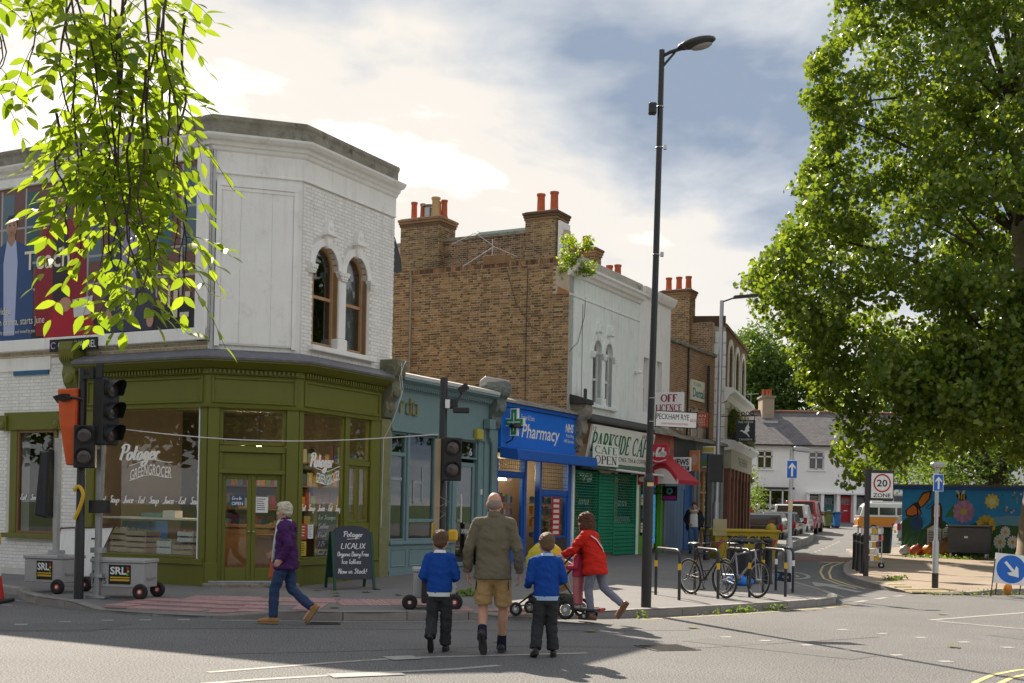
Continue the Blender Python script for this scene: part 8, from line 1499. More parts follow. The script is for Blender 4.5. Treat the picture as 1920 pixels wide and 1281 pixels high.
    if hair:
        b = MB(); hair[0](b, A, rot, hk); q = remesh(b, .009, 2); fuzz(q, hair[2], 24, 3); q.transform(Matrix.Scale(k, 4)); q.materials.append(hair[1]); put(q, 'hair', t, M)
    if face:
        b = MB()
        for s in (-1, 1): b.ball(A(s*.032, .079, .0), .013*hk, .010*hk, .009*hk, 10, 8, rot)
        q = b.mesh('eyes', smooth=60); q.transform(Matrix.Scale(k, 4)); q.materials.append(mat('eye_white', (.5, .48, .45), .3)); put(q, 'eyes', t, M); b = MB()
        for s in (-1, 1): b.ball(A(s*.032, .088, .0), .006*hk, .004*hk, .007*hk, 8, 6, rot)
        q = b.mesh('pupils'); q.transform(Matrix.Scale(k, 4)); q.materials.append(BLACK); put(q, 'pupils', t, M); b = MB(); b.ball(A(0, .096, -.073), .022*hk, .008*hk, .006*hk, 12, 8, rot); q = b.mesh('mouth'); q.transform(Matrix.Scale(k, 4)); q.materials.append(mat('lips', (.36, .13, .11), .4)); put(q, 'mouth', t, M)
    return t
def extra(t, M, k, nm, b, m, smooth=50): q = b.mesh(nm, smooth=smooth); q.transform(Matrix.Scale(k, 4)); q.materials.append(m); return put(q, nm, t, M)
def top(chest, waist, hem, arm, hemz, cuff=1.0, open_=False, collar=.075):
    def fn(b, J, V):
        nk = V(J['neck']); ch = V(J.get('chest', (nk.x, nk.y-.01, 1.28))); wa = V(J.get('waist', (0, 0, 1.08))); pe = V(J.get('pelvis', (0, 0, .95))); sl, sr = V(J['shL']), V(J['shR'])
        chain(b, [nk+V((0, -.01, .0)), nk+V((0, -.015, -.06)), ch, wa, V((pe.x, pe.y, hemz))], [(collar, collar), (.12, .09), chest, waist, hem], 20, True); chain(b, [sl+V((0, 0, -.005)), (sl+sr)/2+V((0, -.01, .035)), sr+V((0, 0, -.005))], [arm[0], .085, arm[0]])
        for s in 'LR':
            sh, el, wr = (V(J[q+s]) for q in ('sh', 'el', 'wr')); e = el.lerp(wr, cuff); chain(b, [sh, sh.lerp(el, .5), el, el.lerp(e, .5), e], [arm[0], arm[1], arm[2], arm[3], arm[4]], 14, True)
    return fn
def legs(th, kn_, an_, hipr, end=1.0, topz=1.0, flare=None):
    def fn(b, J, V):
        pe = V(J.get('pelvis', (0, 0, .95))); chain(b, [V((pe.x, pe.y, topz)), pe, pe+V((0, 0, -.07))], [(hipr[0]*.93, hipr[1]*.93), hipr, (hipr[0]*.95, hipr[1])])
        for s in 'LR':
            hp, kn, an = (V(J[q+s]) for q in ('hip', 'kn', 'an'))
            if end < 1: e = hp.lerp(kn, end); chain(b, [hp, hp.lerp(e, .5), e], [th, th*.98, kn_], 14, True)
            else: chain(b, [hp, hp.lerp(kn, .5), kn, kn.lerp(an, .5), an+(kn-an)*.05*(1 if end <= 1 else -1)], [th, (th+kn_)/2, kn_, (kn_+an_)/2, flare or an_], 14, True)
    return fn
def short_hair(b, A, rot, hk): b.ball(A(0, -.022, .05), .088*hk, .098*hk, .094*hk, 18, 14, rot); b.ball(A(0, -.055, -.01), .078*hk, .062*hk, .085*hk, 16, 12, rot); b.ball(A(0, .03, .10), .07*hk, .06*hk, .035*hk, 14, 10, rot)
def bob_hair(b, A, rot, hk): b.ball(A(0, -.025, .05), .122*hk, .135*hk, .115*hk, 18, 14, rot); b.ball(A(0, -.07, -.06), .13*hk, .10*hk, .13*hk, 18, 14, rot); [b.ball(A(s*.095, -.01, -.06), .05*hk, .08*hk, .10*hk, 12, 10, rot) for s in (-1, 1)]
def thick_hair(b, A, rot, hk): b.ball(A(0, -.025, .05), .096*hk, .108*hk, .098*hk, 18, 14, rot); b.ball(A(0, -.055, -.005), .084*hk, .065*hk, .075*hk, 18, 14, rot); b.ball(A(0, .045, .095), .075*hk, .05*hk, .045*hk, 14, 10, rot)
def crop_hair(b, A, rot, hk): b.ball(A(0, -.03, .005), .0815*hk, .0885*hk, .075*hk, 18, 14, rot)
BLKSHOE = (mat('black_shoe', (.015, .015, .016), .45), mat('black_sole', (.02, .02, .021), .7))
# ---- man in green fleece, walking away
PJ = dict(head=(0, .02, 1.635), neck=(0, 0, 1.50), chest=(0, -.01, 1.28), waist=(0, 0, 1.05), pelvis=(0, 0, .93), shL=(-.18, 0, 1.42), shR=(.18, 0, 1.42), elL=(-.268, -.03, 1.15), elR=(.268, -.02, 1.15), wrL=(-.285, .06, .89), wrR=(.29, .05, .89), hdL=(-.28, .09, .77), hdR=(.285, .08, .77), hipL=(-.10, 0, .90), hipR=(.10, 0, .90),
          knL=(-.105, .04, .50), anL=(-.085, -.2, .225), toeL=(-.07, -.10, .05), knR=(.115, .10, .49), anR=(.10, .14, .085), toeR=(.10, .30, .03))
PJ['soleupL'] = (0, .86, .5)
M = frame(-.2, 13.45, 0, -4); FLE = cloth('olive_fleece', (.155, .132, .09), .95, .5, 30); KH = cloth('khaki_cotton', (.40, .265, .12), .85, .9, 14)
t = person('balding man in olive fleece and khaki shorts between two schoolboys', M, PJ, [('fleece', top((.188, .13), (.185, .128), (.212, .170), (.07, .064, .058, .054, .046), .82, 1.0, collar=.076), FLE, .012, .014), ('shorts', legs(.098, .096, .1, (.15, .115), .90, .95), KH, .012, .012)], (crop_hair, mat('grey_stubble', (.25, .20, .17), .85, var=.3, vs=60), .0), 1.80, SKIN2, False, .009, shoe=(mat('trainer', (.02, .022, .026), .5), mat('trainer_sole', (.05, .05, .05), .7)), sock=cloth('navy_sock', (.012, .015, .04)))
b = MB(); b.tube([(0, -.015, 1.50), (0, -.012, 1.555)], [(.077, .077), (.066, .068)], 20, caps=False); b.tube([(0, -.012, 1.555), (0, -.015, 1.51)], [(.063, .065), (.070, .072)], 20, caps=False); extra(t, M, 1.8/1.75, 'collar', b, FLE)
for s in (-1, 1): b = MB(); b.tube([(.17*s, -.05, .82), (.18*s, -.06, .70)], .006, 5); extra(t, M, 1.8/1.75, 'toggle_cord', b, BLACK)
# ---- the two schoolboys
BLUEJ = cloth('royal_blue_jumper', (.010, .06, .30), .9, .6, 12); GREYT = cloth('charcoal_trousers', (.035, .036, .04), .85, .9, 11); BRH = hair_mat('brown_hair', (.12, .065, .035))
def boy(lab, M, J, coll, hm, tilt=-8):
    t = person(lab, M, J, [('jumper', top((.182, .132), (.18, .132), (.186, .136), (.072, .067, .063, .058, .05), .87, 1.0, collar=.074), BLUEJ, .013, .015), ('trousers', legs(.095, .085, .075, (.155, .118), 1.0, .96, .084), GREYT, .013, .015)], (thick_hair, hm, .006), 1.36, SKIN, False, .011, shoe=BLKSHOE, group='schoolboys in blue jumpers', headtilt=tilt); k = 1.36/1.75
    b = MB(); nk = Vector(J['neck']); b.tube([nk+Vector((0, -.01, .0)), nk+Vector((0, -.008, .045))], [(.088, .088), (.07, .072)], 18, caps=False); b.tube([nk+Vector((0, -.008, .045)), nk+Vector((0, -.012, .0))], [(.076, .078), (.10, .10)], 18, caps=False); extra(t, M, k, 'shirt_collar', b, coll); pe = Vector(J['pelvis'])
    b = MB(); b.tube([(pe.x, pe.y, .815), (pe.x, pe.y, .875)], [(.180, .130), (.188, .137)], 24, caps=False); extra(t, M, k, 'shirt_tail', b, coll); return t
BJ = dict(PJ, head=(0, .05, 1.60), headk=1.22, neck=(0, .0, 1.44), chest=(0, 0, 1.24), waist=(0, 0, 1.04), pelvis=(0, 0, .90), shL=(-.165, .0, 1.37), shR=(.165, 0, 1.37), elL=(-.245, -.02, 1.10), elR=(.245, -.02, 1.10), wrL=(-.20, .2, 1.02), wrR=(.19, .2, 1.04), hdL=(-.14, .28, 1.05), hdR=(.13, .28, 1.06), pnL=(1, 0, .2), pnR=(-1, 0, .2), hipL=(-.09, 0, .86), hipR=(.09, 0, .86), knL=(-.10, .04, .48), anL=(-.10, -.17, .22), toeL=(-.095, -.07, .05), soleupL=(0, .84, .54), knR=(.10, .08, .48), anR=(.09, .10, .085), toeR=(.10, .26, .03))
boy('schoolboy left of the man, white collar over blue jumper', frame(-.80, 13.5, 0, -2), BJ, cloth('white_shirt', (.68, .68, .68)), BRH)
BJ2 = dict(BJ, anL=(-.16, -.10, .11), knL=(-.10, .05, .47), toeL=(-.17, .03, .03), soleupL=(0, .3, .95), knR=(.09, .06, .48), anR=(.12, .02, .085), toeR=(.15, .17, .03), shL=(-.2, .0, 1.36), wrL=(-.25, .16, 1.0), hdL=(-.2, .25, 1.0))
boy('schoolboy right of the man, pale blue collar over blue jumper', frame(.40, 13.25, 0, 8), BJ2, cloth('pale_blue_shirt', (.35, .50, .70)), hair_mat('light_brown_hair', (.15, .085, .045)))
# ---- woman in purple coat crossing to the left
WJ = dict(PJ, head=(0, .05, 1.615), neck=(0, .02, 1.47), chest=(0, .015, 1.27), waist=(0, 0, 1.05), pelvis=(0, 0, .92), shL=(-.18, .01, 1.40), shR=(.18, -.01, 1.40), elL=(-.24, -.12, 1.14), elR=(.23, .02, 1.14), wrL=(-.22, .0, .92), wrR=(.20, .2, 1.0), hdL=(-.2, .08, .86), hdR=(.17, .28, .98), knL=(-.08, .14, .50), anL=(-.07, .16, .085), toeL=(-.07, .32, .03), soleupL=(0, 0, 1), knR=(.08, -.06, .50), anR=(.07, -.38, .24), toeR=(.07, -.26, .07), soleupR=(0, .82, .57))
M = frame(-3.06, 16.3, 0, 82); PUR = cloth('purple_coat', (.06, .016, .09), .8, .8, 9); JEAN = cloth('blue_jeans', (.035, .06, .13), .85, .8, 10, stain=.2, scol=(.08, .12, .2)); TAN = (mat('tan_shoe', (.36, .17, .05), .4), mat('tan_sole', (.3, .2, .1), .7)); WHH = hair_mat('white_blonde_hair', (.66, .60, .48))
t = person('white-haired woman in purple coat walking left with an orange bag', M, WJ, [('coat', top((.195, .14), (.19, .145), (.215, .175), (.076, .07, .064, .06, .055), .80, .92, collar=.08), PUR, .012, .020), ('jeans', legs(.10, .075, .06, (.17, .13), 1.0, .98), JEAN, .012, .011)], (thick_hair, WHH, .012), 1.66, SKIN, True, .009, shoe=TAN, look=-6)
k = 1.66/1.75
b = MB(); b.tube([(0, .02, 1.44), (0, .025, 1.50)], [(.105, .10), (.085, .085)], 18, caps=False); b.ball((0, .10, 1.40), .085, .06, .11); extra(t, M, k, 'patterned_scarf', b, mat('patterned_scarf', (.55, .55, .58), .85, var=.5, vs=26, stain=.9, scol=(.05, .06, .12), bump=.5, bs=16))
b = MB(); b.tube([(0, .10, 1.40), (0, .155, 1.15), (0, .175, .90)], [(.07, .06), (.10, .04), (.11, .03)], 12); extra(t, M, k, 'patterned_top', b, MATS['patterned_scarf']); b = MB(); b.tube([(.24, .17, .98), (.25, .19, .92)], [(.075, .075), (.06, .06)], 12); extra(t, M, k, 'coat_cuff', b, cloth('violet_cuff', (.13, .02, .17)))
hbM = M @ Matrix.Translation((.25, .16, .62)) @ Matrix.Rotation(R(90), 4, 'Z'); b = MB(hbM); b.add([(-.17, -.05, .0), (.17, -.05, -.02), (.17, .05, -.02), (-.17, .05, 0), (-.16, -.03, .27), (.14, -.03, .24), (.14, .03, .24), (-.16, .03, .27)], [(3, 2, 1, 0), (4, 5, 6, 7), (0, 1, 5, 4), (1, 2, 6, 5), (2, 3, 7, 6), (3, 0, 4, 7)]); tb = thing('handbag', 'orange leather clutch bag held by the woman in purple', 'bag', hbM); b.build('body', mat('orange_leather', (.52, .10, .035), .45, var=.12, bump=.3, bs=40), tb, bevel=.02, seg=2); box(hbM, tb, 'flap', mat('orange_leather', (.5, .1, .03)), -.155, .135, -.056, -.03, .12, .25, bevel=.01)
# ---- woman in red coat with the pushchair
RJ = dict(WJ, head=(0, .20, 1.56), neck=(0, .13, 1.42), chest=(0, .09, 1.22), waist=(0, .02, 1.02), pelvis=(0, 0, .92), shL=(-.18, .12, 1.35), shR=(.18, .12, 1.35), elL=(-.24, .28, 1.12), elR=(.25, .26, 1.11), wrL=(-.18, .50, 1.03), wrR=(.2, .49, 1.02), hdL=(-.15, .60, 1.02), hdR=(.16, .59, 1.02), pnL=(0, 0, -1), pnR=(0, 0, -1), knL=(-.08, .08, .50), anL=(-.07, .02, .085), toeL=(-.07, .18, .03), soleupL=(0, 0, 1), knR=(.09, -.12, .52), anR=(.1, -.44, .27), toeR=(.1, -.33, .09), soleupR=(0, .84, .54))
M = frame(1.22, 17.25, .05, 62); REDC = cloth('scarlet_coat', (.56, .022, .012), .8, .8, 8); t = person('dark-haired woman in bright red coat pushing the pushchair', M, RJ, [('coat', top((.205, .15), (.21, .165), (.25, .20), (.085, .078, .07, .064, .056), .74, .93, collar=.075), REDC, .012, .020), ('trousers', legs(.098, .072, .055, (.17, .13), 1.0, .98), cloth('grey_leggings', (.20, .20, .26), .85, .7, 12), .012, .005)], (bob_hair, hair_mat('dark_brown_hair', (.11, .045, .022)), .02), 1.58, SKIN, False, .010, shoe=(mat('brown_boot', (.20, .09, .04), .5), mat('boot_sole', (.12, .07, .04), .7)), look=14)
b = MB(); P = [(-.16, .06, 1.38), (-.1, -.05, 1.30), (0, -.115, 1.16), (.12, -.12, 1.0), (.2, -.05, .88), (.235, .04, .82)]; b.tube(P, [(.022, .006)]*6, 8, up=(1, 0, 0)); extra(t, M, 1.58/1.75, 'white_bag_strap', b, cloth('white_strap', (.66, .64, .62))); b = MB(); b.ball((.25, .1, .76), .05, .09, .08); extra(t, M, 1.58/1.75, 'shoulder_bag', b, cloth('white_strap', (.66, .64, .62)))
for s in (-1, 1): b = MB(); b.tube([(.2*s, .46, 1.035), (.185*s, .515, 1.03)], [.056, .045], 12); extra(t, M, 1.58/1.75, 'white_cuff', b, cloth('white_strap', (.66, .64, .62)))
# pushchair
M = frame(.62, 17.62, .06, 62); pc = thing('pushchair', 'black pushchair with yellow hood and striped side', 'pushchair', M); b = MB(M)
for s in (-.24, .24): b.tube([(s, -.52, 1.02), (s, -.25, .75), (s, .1, .42), (s, .48, .14)], .014, 8); b.tube([(s, -.35, .14), (s, -.1, .45), (s, .15, .72)], .013, 8)
b.tube([(-.24, -.52, 1.02), (.24, -.52, 1.02)], .017, 8); b.tube([(-.24, -.35, .14), (.24, -.35, .14)], .012, 8); b.tube([(-.2, .48, .14), (.2, .48, .14)], .012, 8); b.build('frame', METALB, pc, smooth=50)
def pw(x, y, z, r, w): M2 = M @ Matrix.Translation((x, y, z)) @ Matrix.Rotation(R(90), 4, 'Z'); return wheel(pc, M2, 0, 0, 0, r, w, mat('pram_rim', (.25, .25, .26), .5))
for x in (-.27, .27): pw(x, -.35, .14, .14, .05); pw(x*.85, .48, .10, .10, .045)
YC = mat('yellow_fabric', (.55, .45, .03), .7, var=.12, bump=.5, bs=12); b = MB(); b.ball((0, .12, .80), .25, .30, .30, 18, 12); b.ball((0, .1, .55), .23, .28, .22, 18, 12); q = remesh(b, .015, 4); fuzz(q, .01, 8, 2); q.materials.append(YC); put(q, 'yellow_hood', pc, M); b = MB(M); b.tube([(.25, -.1, .38), (.27, .0, .55), (.25, -.12, .82)], [(.02, .10), (.02, .13), (.02, .10)], 10); b.build('striped_bag', mat('striped_knit', (.5, .5, .5), .9, stain=.9, scol=(.08, .08, .09)), pc, smooth=50); box(M, pc, 'basket', METALB, -.22, .22, -.3, .3, .2, .34, bevel=.03)
box(M, pc, 'buggy_board', METALB, -.2, .2, -.78, -.42, .12, .16, bevel=.015); pw(-.18, -.6, .06, .055, .03); pw(.18, -.6, .06, .055, .03); box(M, pc, 'red_reflector', RED, -.06, .06, -.8, -.78, .12, .17)
# ---- small child in pink standing on the buggy board
CJ = dict(BJ, head=(0, .04, 1.56), headk=1.55, knL=(-.09, .02, .48), anL=(-.09, 0, .085), toeL=(-.09, .16, .03), soleupL=(0, 0, 1), knR=(.09, .02, .48), anR=(.09, 0, .085), toeR=(.09, .16, .03), wrL=(-.22, .25, 1.1), wrR=(.22, .25, 1.1), hdL=(-.2, .34, 1.12), hdR=(.2, .34, 1.12))
M = frame(.99, 17.36, .21, 62); person('small child in pink top and leggings standing on the pushchair board', M, CJ, [('top', top((.22, .16), (.225, .165), (.24, .175), (.09, .085, .08, .07, .06), .86, 1.0), cloth('raspberry_top', (.42, .04, .08), .9, .6, 12), .018, .008), ('leggings', legs(.115, .10, .08, (.17, .15), 1.0, 1.0), cloth('pink_leggings', (.50, .17, .18), .9, .7, 12), .018, .008)], (short_hair, hair_mat('auburn_hair', (.14, .045, .02)), .008), .95, SKIN, False, .014, shoe=(mat('pale_shoe', (.5, .45, .42), .6), mat('pale_sole', (.5, .5, .5), .7)))
# ---- woman in dark fur-hooded jacket, facing the camera
FJ = dict(PJ, head=(0, .03, 1.62), neck=(0, .01, 1.47), shL=(-.18, 0, 1.40), shR=(.18, 0, 1.40), elL=(-.27, -.04, 1.14), elR=(.30, -.05, 1.14), wrL=(-.26, .06, .92), wrR=(.18, .10, .98), hdL=(-.25, .1, .8), hdR=(.09, .14, .97), knL=(-.09, .03, .49), anL=(-.09, -.05, .085), toeL=(-.1, .11, .03), soleupL=(0, 0, 1), knR=(.09, .12, .50), anR=(.09, .14, .10), toeR=(.10, .30, .06))
M = frame(5.85, 38.4, zp(5.85, 38.4), 168); t = person('woman in white top and dark fur-hooded jacket walking towards the skip', M, FJ, [('white_top', top((.20, .135), (.195, .135), (.20, .14), (.07, .06, .055, .05, .045), .90, .3), cloth('white_jersey', (.70, .69, .68), .9, .5, 14), .015, .004), ('jeans', legs(.105, .082, .066, (.185, .135), 1.0, .98), cloth('mid_blue_jeans', (.07, .14, .27), .85, .8, 10), .014, .006)], (thick_hair, BRH, .008), 1.66, SKIN, True, .012, shoe=BLKSHOE)
def halfjacket(s):
    def fn(b):
        sh, el, wr = (Vector(FJ[q+('L' if s < 0 else 'R')]) for q in ('sh', 'el', 'wr')); chain(b, [sh, el, wr.lerp(el, .1)], [.095, .082, .065]); chain(b, [(s*.15, -.04, 1.40), (s*.175, -.03, 1.2), (s*.19, -.03, .86)], [(.08, .13), (.085, .145), (.09, .15)])
    return fn
b = MB(); halfjacket(-1)(b); halfjacket(1)(b); chain(b, [(0, -.10, 1.42), (0, -.12, 1.2), (0, -.12, .86)], [(.17, .07), (.19, .07), (.2, .08)]); q = remesh(b, .014, 4); fuzz(q, .01, 8, 1); q.transform(Matrix.Scale(1.66/1.75, 4)); q.materials.append(cloth('black_parka', (.018, .02, .026), .8, .8, 9)); put(q, 'parka', t, M)
b = MB(); b.torus((0, -.04, 1.47), (0, .5, 1), .15, .045, 20, 10); q = remesh(b, .012, 1); fuzz(q, .02, 30, 2); q.transform(Matrix.Scale(1.66/1.75, 4)); q.materials.append(mat('fur_trim', (.42, .33, .22), .95, var=.4, vs=40)); put(q, 'fur_hood_trim', t, M)
# ---- figure in dark coat standing behind the sign post
DJ = dict(FJ, wrR=(.26, .05, .92), hdR=(.25, .1, .8), elR=(.27, -.03, 1.14), knR=(.09, .02, .49), anR=(.09, -.02, .085), toeR=(.1, .14, .03)); M = frame(7.05, 43.0, zp(7.0, 43), 150); person('person in dark navy coat half hidden behind the sign post', M, DJ, [('coat', top((.22, .16), (.22, .16), (.24, .18), (.09, .08, .075, .07, .06), .75, 1.0), cloth('navy_coat', (.015, .02, .045), .85, .7, 9), .016, .01), ('trousers', legs(.11, .09, .075, (.18, .14), 1.0, .98), GREYT, .016, .006)], (short_hair, hair_mat('dark_hair', (.03, .02, .015)), .006), 1.72, SKIN, True, .014, shoe=BLKSHOE)
# ================================================================ VEGETATION
def leaf_cloud(name, C, S, tpl, faces, m, parent, seed, up=.35, **kw):
    """one mesh of many small leaves: C centres (n,3), S sizes"""
    g = np.random.default_rng(seed); n = len(C); T = np.array(tpl, float); k = len(T)
    nz = g.normal(size=(n, 3)); nz[:, 2] = nz[:, 2]*.8+up*2; nz /= np.linalg.norm(nz, axis=1)[:, None]
    a = g.normal(size=(n, 3)); a -= (a*nz).sum(1)[:, None]*nz; a /= np.linalg.norm(a, axis=1)[:, None]; b = np.cross(nz, a)
    V = C[:, None, :]+S[:, None, None]*(T[None, :, 0:1]*a[:, None]+T[None, :, 1:2]*b[:, None]+T[None, :, 2:3]*nz[:, None])
    V = V.reshape(-1, 3)
    if parent: Wi = np.array(WM[parent].inverted()); V = V@Wi[:3, :3].T+Wi[:3, 3]
    fl = [len(f) for f in faces]; idx = np.concatenate([np.array(f) for f in faces]); F = (np.arange(n)[:, None]*k+idx[None]).ravel()
    cnt = np.tile(np.array(fl), n); me = bpy.data.meshes.new(name); me.vertices.add(len(V)); me.vertices.foreach_set('co', V.ravel().astype(np.float32)); me.loops.add(len(F)); me.loops.foreach_set('vertex_index', F.astype(np.int32))
    me.polygons.add(len(cnt)); st = np.concatenate(([0], np.cumsum(cnt)[:-1])); me.polygons.foreach_set('loop_start', st.astype(np.int32)); me.polygons.foreach_set('loop_total', cnt.astype(np.int32)); me.update(calc_edges=True); me.materials.append(m)
    o = bpy.data.objects.new(name, me); COL.objects.link(o)
    if parent: o.parent = parent; CH.setdefault(parent, []).append(o); WM[o] = WM[parent]
    return tag(o, **kw)
PLANE = [(0, -.5, 0), (.28, -.34, .06), (.52, -.02, .10), (.24, .08, .03), (.34, .36, .10), (.08, .24, .0), (0, .56, .04), (-.08, .24, 0), (-.34, .36, .10), (-.24, .08, .03), (-.52, -.02, .10), (-.28, -.34, .06)]
PLF = [(0, 1, 2, 3, 4, 5, 6), (6, 7, 8, 9, 10, 11, 0)]
SIMPLE = [(0, -.5, 0), (.26, -.1, .05), (.2, .2, .05), (0, .55, 0), (-.2, .2, .05), (-.26, -.1, .05)]; SF = [(0, 1, 2, 3, 4, 5)]
LEAFG = leaf_mat('plane_leaf', (.066, .122, .017), (.20, .255, .036), .50, .36); LEAFD = leaf_mat('far_leaf', (.05, .10, .02), (.12, .18, .035), .45); LEAFY = leaf_mat('ash_leaf', (.11, .175, .014), (.22, .29, .03), .62); LEAFS = leaf_mat('shrub_leaf', (.07, .13, .02), (.17, .24, .04), .45)
BARK = mat('plane_bark', (.24, .19, .13), .85, var=.3, vs=4, bump=.5, bs=20, stain=.6, scol=(.36, .33, .24)); BARKD = mat('twig_bark', (.07, .05, .035), .9, var=.2)
def inpoly(P, x, z):
    c = False; n = len(P); j = n-1
    for i in range(n):
        if (P[i][1] > z) != (P[j][1] > z) and x < (P[j][0]-P[i][0])*(z-P[i][1])/(P[j][1]-P[i][1])+P[i][0]: c = not c
        j = i
    return c
def clusters(cs, per, g, sz, shell=.75):
    C = []; S = []
    for x, y, z, r in cs:
        k = int(per*r*r); d = g.normal(size=(k, 3)); d /= np.linalg.norm(d, axis=1)[:, None]; rad = r*(shell+(1-shell)*g.random(k)**.5)*(1+.25*g.normal(size=k)*.6); p = d*rad[:, None]*np.array([1, 1, .78])+np.array([x, y, z]); C.append(p); S.append(sz*(.7+.6*g.random(k)))
    return np.concatenate(C), np.concatenate(S)
SIL = [(11.3, 26), (11.3, 20.2), (11.6, 19.2), (10.1, 17.7), (10.3, 16.4), (10.9, 15.9), (10.5, 14.6), (9.9, 13.8), (10.0, 13), (9.66, 12.1), (9.0, 11.1), (8.5, 10.6), (8.6, 9.5), (9.4, 8.9), (10.2, 7.3), (10.4, 6.3), (11.5, 5.7), (11.7, 4.4), (11.9, 2.9), (12.7, 2.7), (13.4, 3.6), (14.2, 3.9), (15.3, 3.6), (16, 4.2), (17, 3.5), (18.3, 3.6), (22, 4.2), (26, 9), (28, 15), (27, 21), (22, 26)]
g = np.random.default_rng(11); cs = []
while len(cs) < 560:
    x, z = g.uniform(8, 28), g.uniform(3, 26)
    if not inpoly(SIL, x, z): continue
    if x > 20.5 and g.random() < .7: continue
    if z > 21.5 and g.random() < .5: continue
    half = 5.5*math.sqrt(max(.05, 1-((z-13)/14)**2)); 
    if x < 12: half *= .55
    y = 43+g.uniform(-1, 1)*half
    if z < 6.5: y = g.uniform(37.5, 42)
    r = g.uniform(.5, 1.05)
    # keep clusters inside the outline
    if not all(inpoly(SIL, x+r*.75*math.cos(a), z+r*.62*math.sin(a)) for a in np.linspace(0, 6.28, 8)): r *= .55
    if not all(inpoly(SIL, x+r*.7*math.cos(a), z+r*.6*math.sin(a)) for a in np.linspace(0, 6.28, 8)): continue
    cs.append((x, y, z, r))
cs += [(g.uniform(13.2, 17.6), g.uniform(37, 40), g.uniform(4.0, 9.5), g.uniform(.5, .9)) for _ in range(70)]
for (ax_, az), (bx, bz) in zip(SIL[:18], SIL[1:19]):
    for u in np.arange(0, 1, .35/max(.35, math.dist((ax_, az), (bx, bz)))):
        for _ in range(2): r = g.uniform(.32, .6); cs.append((ax_+(bx-ax_)*u+r*.8+g.uniform(0, .3), 43+g.uniform(-2, 2), az+(bz-az)*u+g.uniform(-.2, .2), r))
C, S = clusters(cs, 275, g, .185, .5)
PT = thing('plane_tree', 'huge plane tree filling the right side with its bark trunk by the mural', 'tree', frame(17.55, 42, .15))
leaf_cloud('crown', C, S, PLANE, PLF, LEAFG, PT, 3, .15, kind='stuff'); print('plane leaves', len(C))
b = MB(); b.tube([(18.0, 41.7, -.1), (18.1, 41.8, .5), (18.2, 42, 1.4), (18.4, 42, 3), (18.9, 42.2, 5.5), (18.2, 42.6, 9), (17.8, 43, 14), (18, 43, 20)], [.62, .42, .37, .36, .38, .32, .24, .1], 16); b.build('trunk', BARK, PT, smooth=60)
tops = sorted(cs, key=lambda c: -c[3])[:70]; b = MB(); T0 = [(18.8, 42.2, 5.2), (18.4, 42.6, 8.5), (17.9, 43, 12), (17.9, 43, 16)]
for x, y, z, r in tops:
    s_ = min(T0, key=lambda p: abs(p[2]-(z-2.5))); p0 = Vector(s_); p1 = Vector((x, y, z)); mid = p0.lerp(p1, .5)+Vector((g.uniform(-.5, .5), g.uniform(-.5, .5), .6)); ln = (p1-p0).length; b.tube([p0, mid, p1], [.03+.014*ln*.6, .03+.006*ln, .018], 6)
b.build('limbs', BARKD, PT, smooth=60, kind='stuff')
# trees behind the tavern and beyond the terrace
def round_tree(name, lab, x, y, z0, zc, rx, rz, n, seed, m=LEAFD, sz=.3, per=150, grp='trees beyond the terrace', cr_=(1.0, 1.8)):
    g = np.random.default_rng(seed); cs = []
    for k in range(n):
        d = g.normal(size=3); d /= np.linalg.norm(d); q = g.random()**.35; cs.append((x+d[0]*rx*q, y+d[1]*rx*.8*q, zc+d[2]*rz*q, g.uniform(*cr_)))
    C, S = clusters(cs, per, g, sz, .6); t = thing(name, lab, 'tree', frame(x, y, z0), grp); leaf_cloud('crown', C, S, SIMPLE, SF, m, t, seed, .3, kind='stuff'); b = MB(); b.tube([(x, y, z0), (x+.2, y, zc-rz*.5), (x, y, zc+rz*.5)], [rx*.08, rx*.06, .05], 8)
    for c in cs[::4]: b.tube([(x, y, zc-rz*.45), (c[0], c[1], c[2])], [rx*.03, .03], 5)
    b.build('trunk', BARKD, t, smooth=60); return t
round_tree('street_tree', 'leafy tree showing between the tavern and the big plane tree', 24.5, 112, 1.5, 14.0, 4.6, 6.6, 95, 5, per=120, sz=.34)
round_tree('street_tree', 'broad tree behind the terrace roof hidden by the plane tree', 36, 104, 1.5, 11.0, 7, 6, 60, 6, per=70, sz=.4, cr_=(1.4, 2.2))
round_tree('street_tree', 'dark tree low behind the terrace chimney', 18.2, 118, 1.5, 11.0, 4.5, 5.2, 50, 8, per=110, sz=.34)
round_tree('garden_tree', 'light green bushy tree rising behind the mural roof', 21.5, 53, .3, 4.6, 4.2, 2.6, 75, 9, LEAFS, .17, 260, 'shrubs behind the mural', (.7, 1.1))
round_tree('garden_tree', 'sparse young tree in front of the white terrace', 20.2, 62, .4, 4.7, 1.9, 2.4, 16, 10, LEAFS, .17, 170, 'shrubs behind the mural', (.6, 1.0))
round_tree('garden_tree', 'bushy tree at the right end behind the mural', 27, 50, .3, 5.2, 3.5, 3.6, 50, 12, LEAFS, .19, 200, 'shrubs behind the mural', (.8, 1.3))
round_tree('garden_bush', 'small bush at the corner of the white terrace', 15.6, 79, .8, 2.5, 1.2, 1.2, 12, 13, LEAFS, .16, 200, None, (.4, .7))
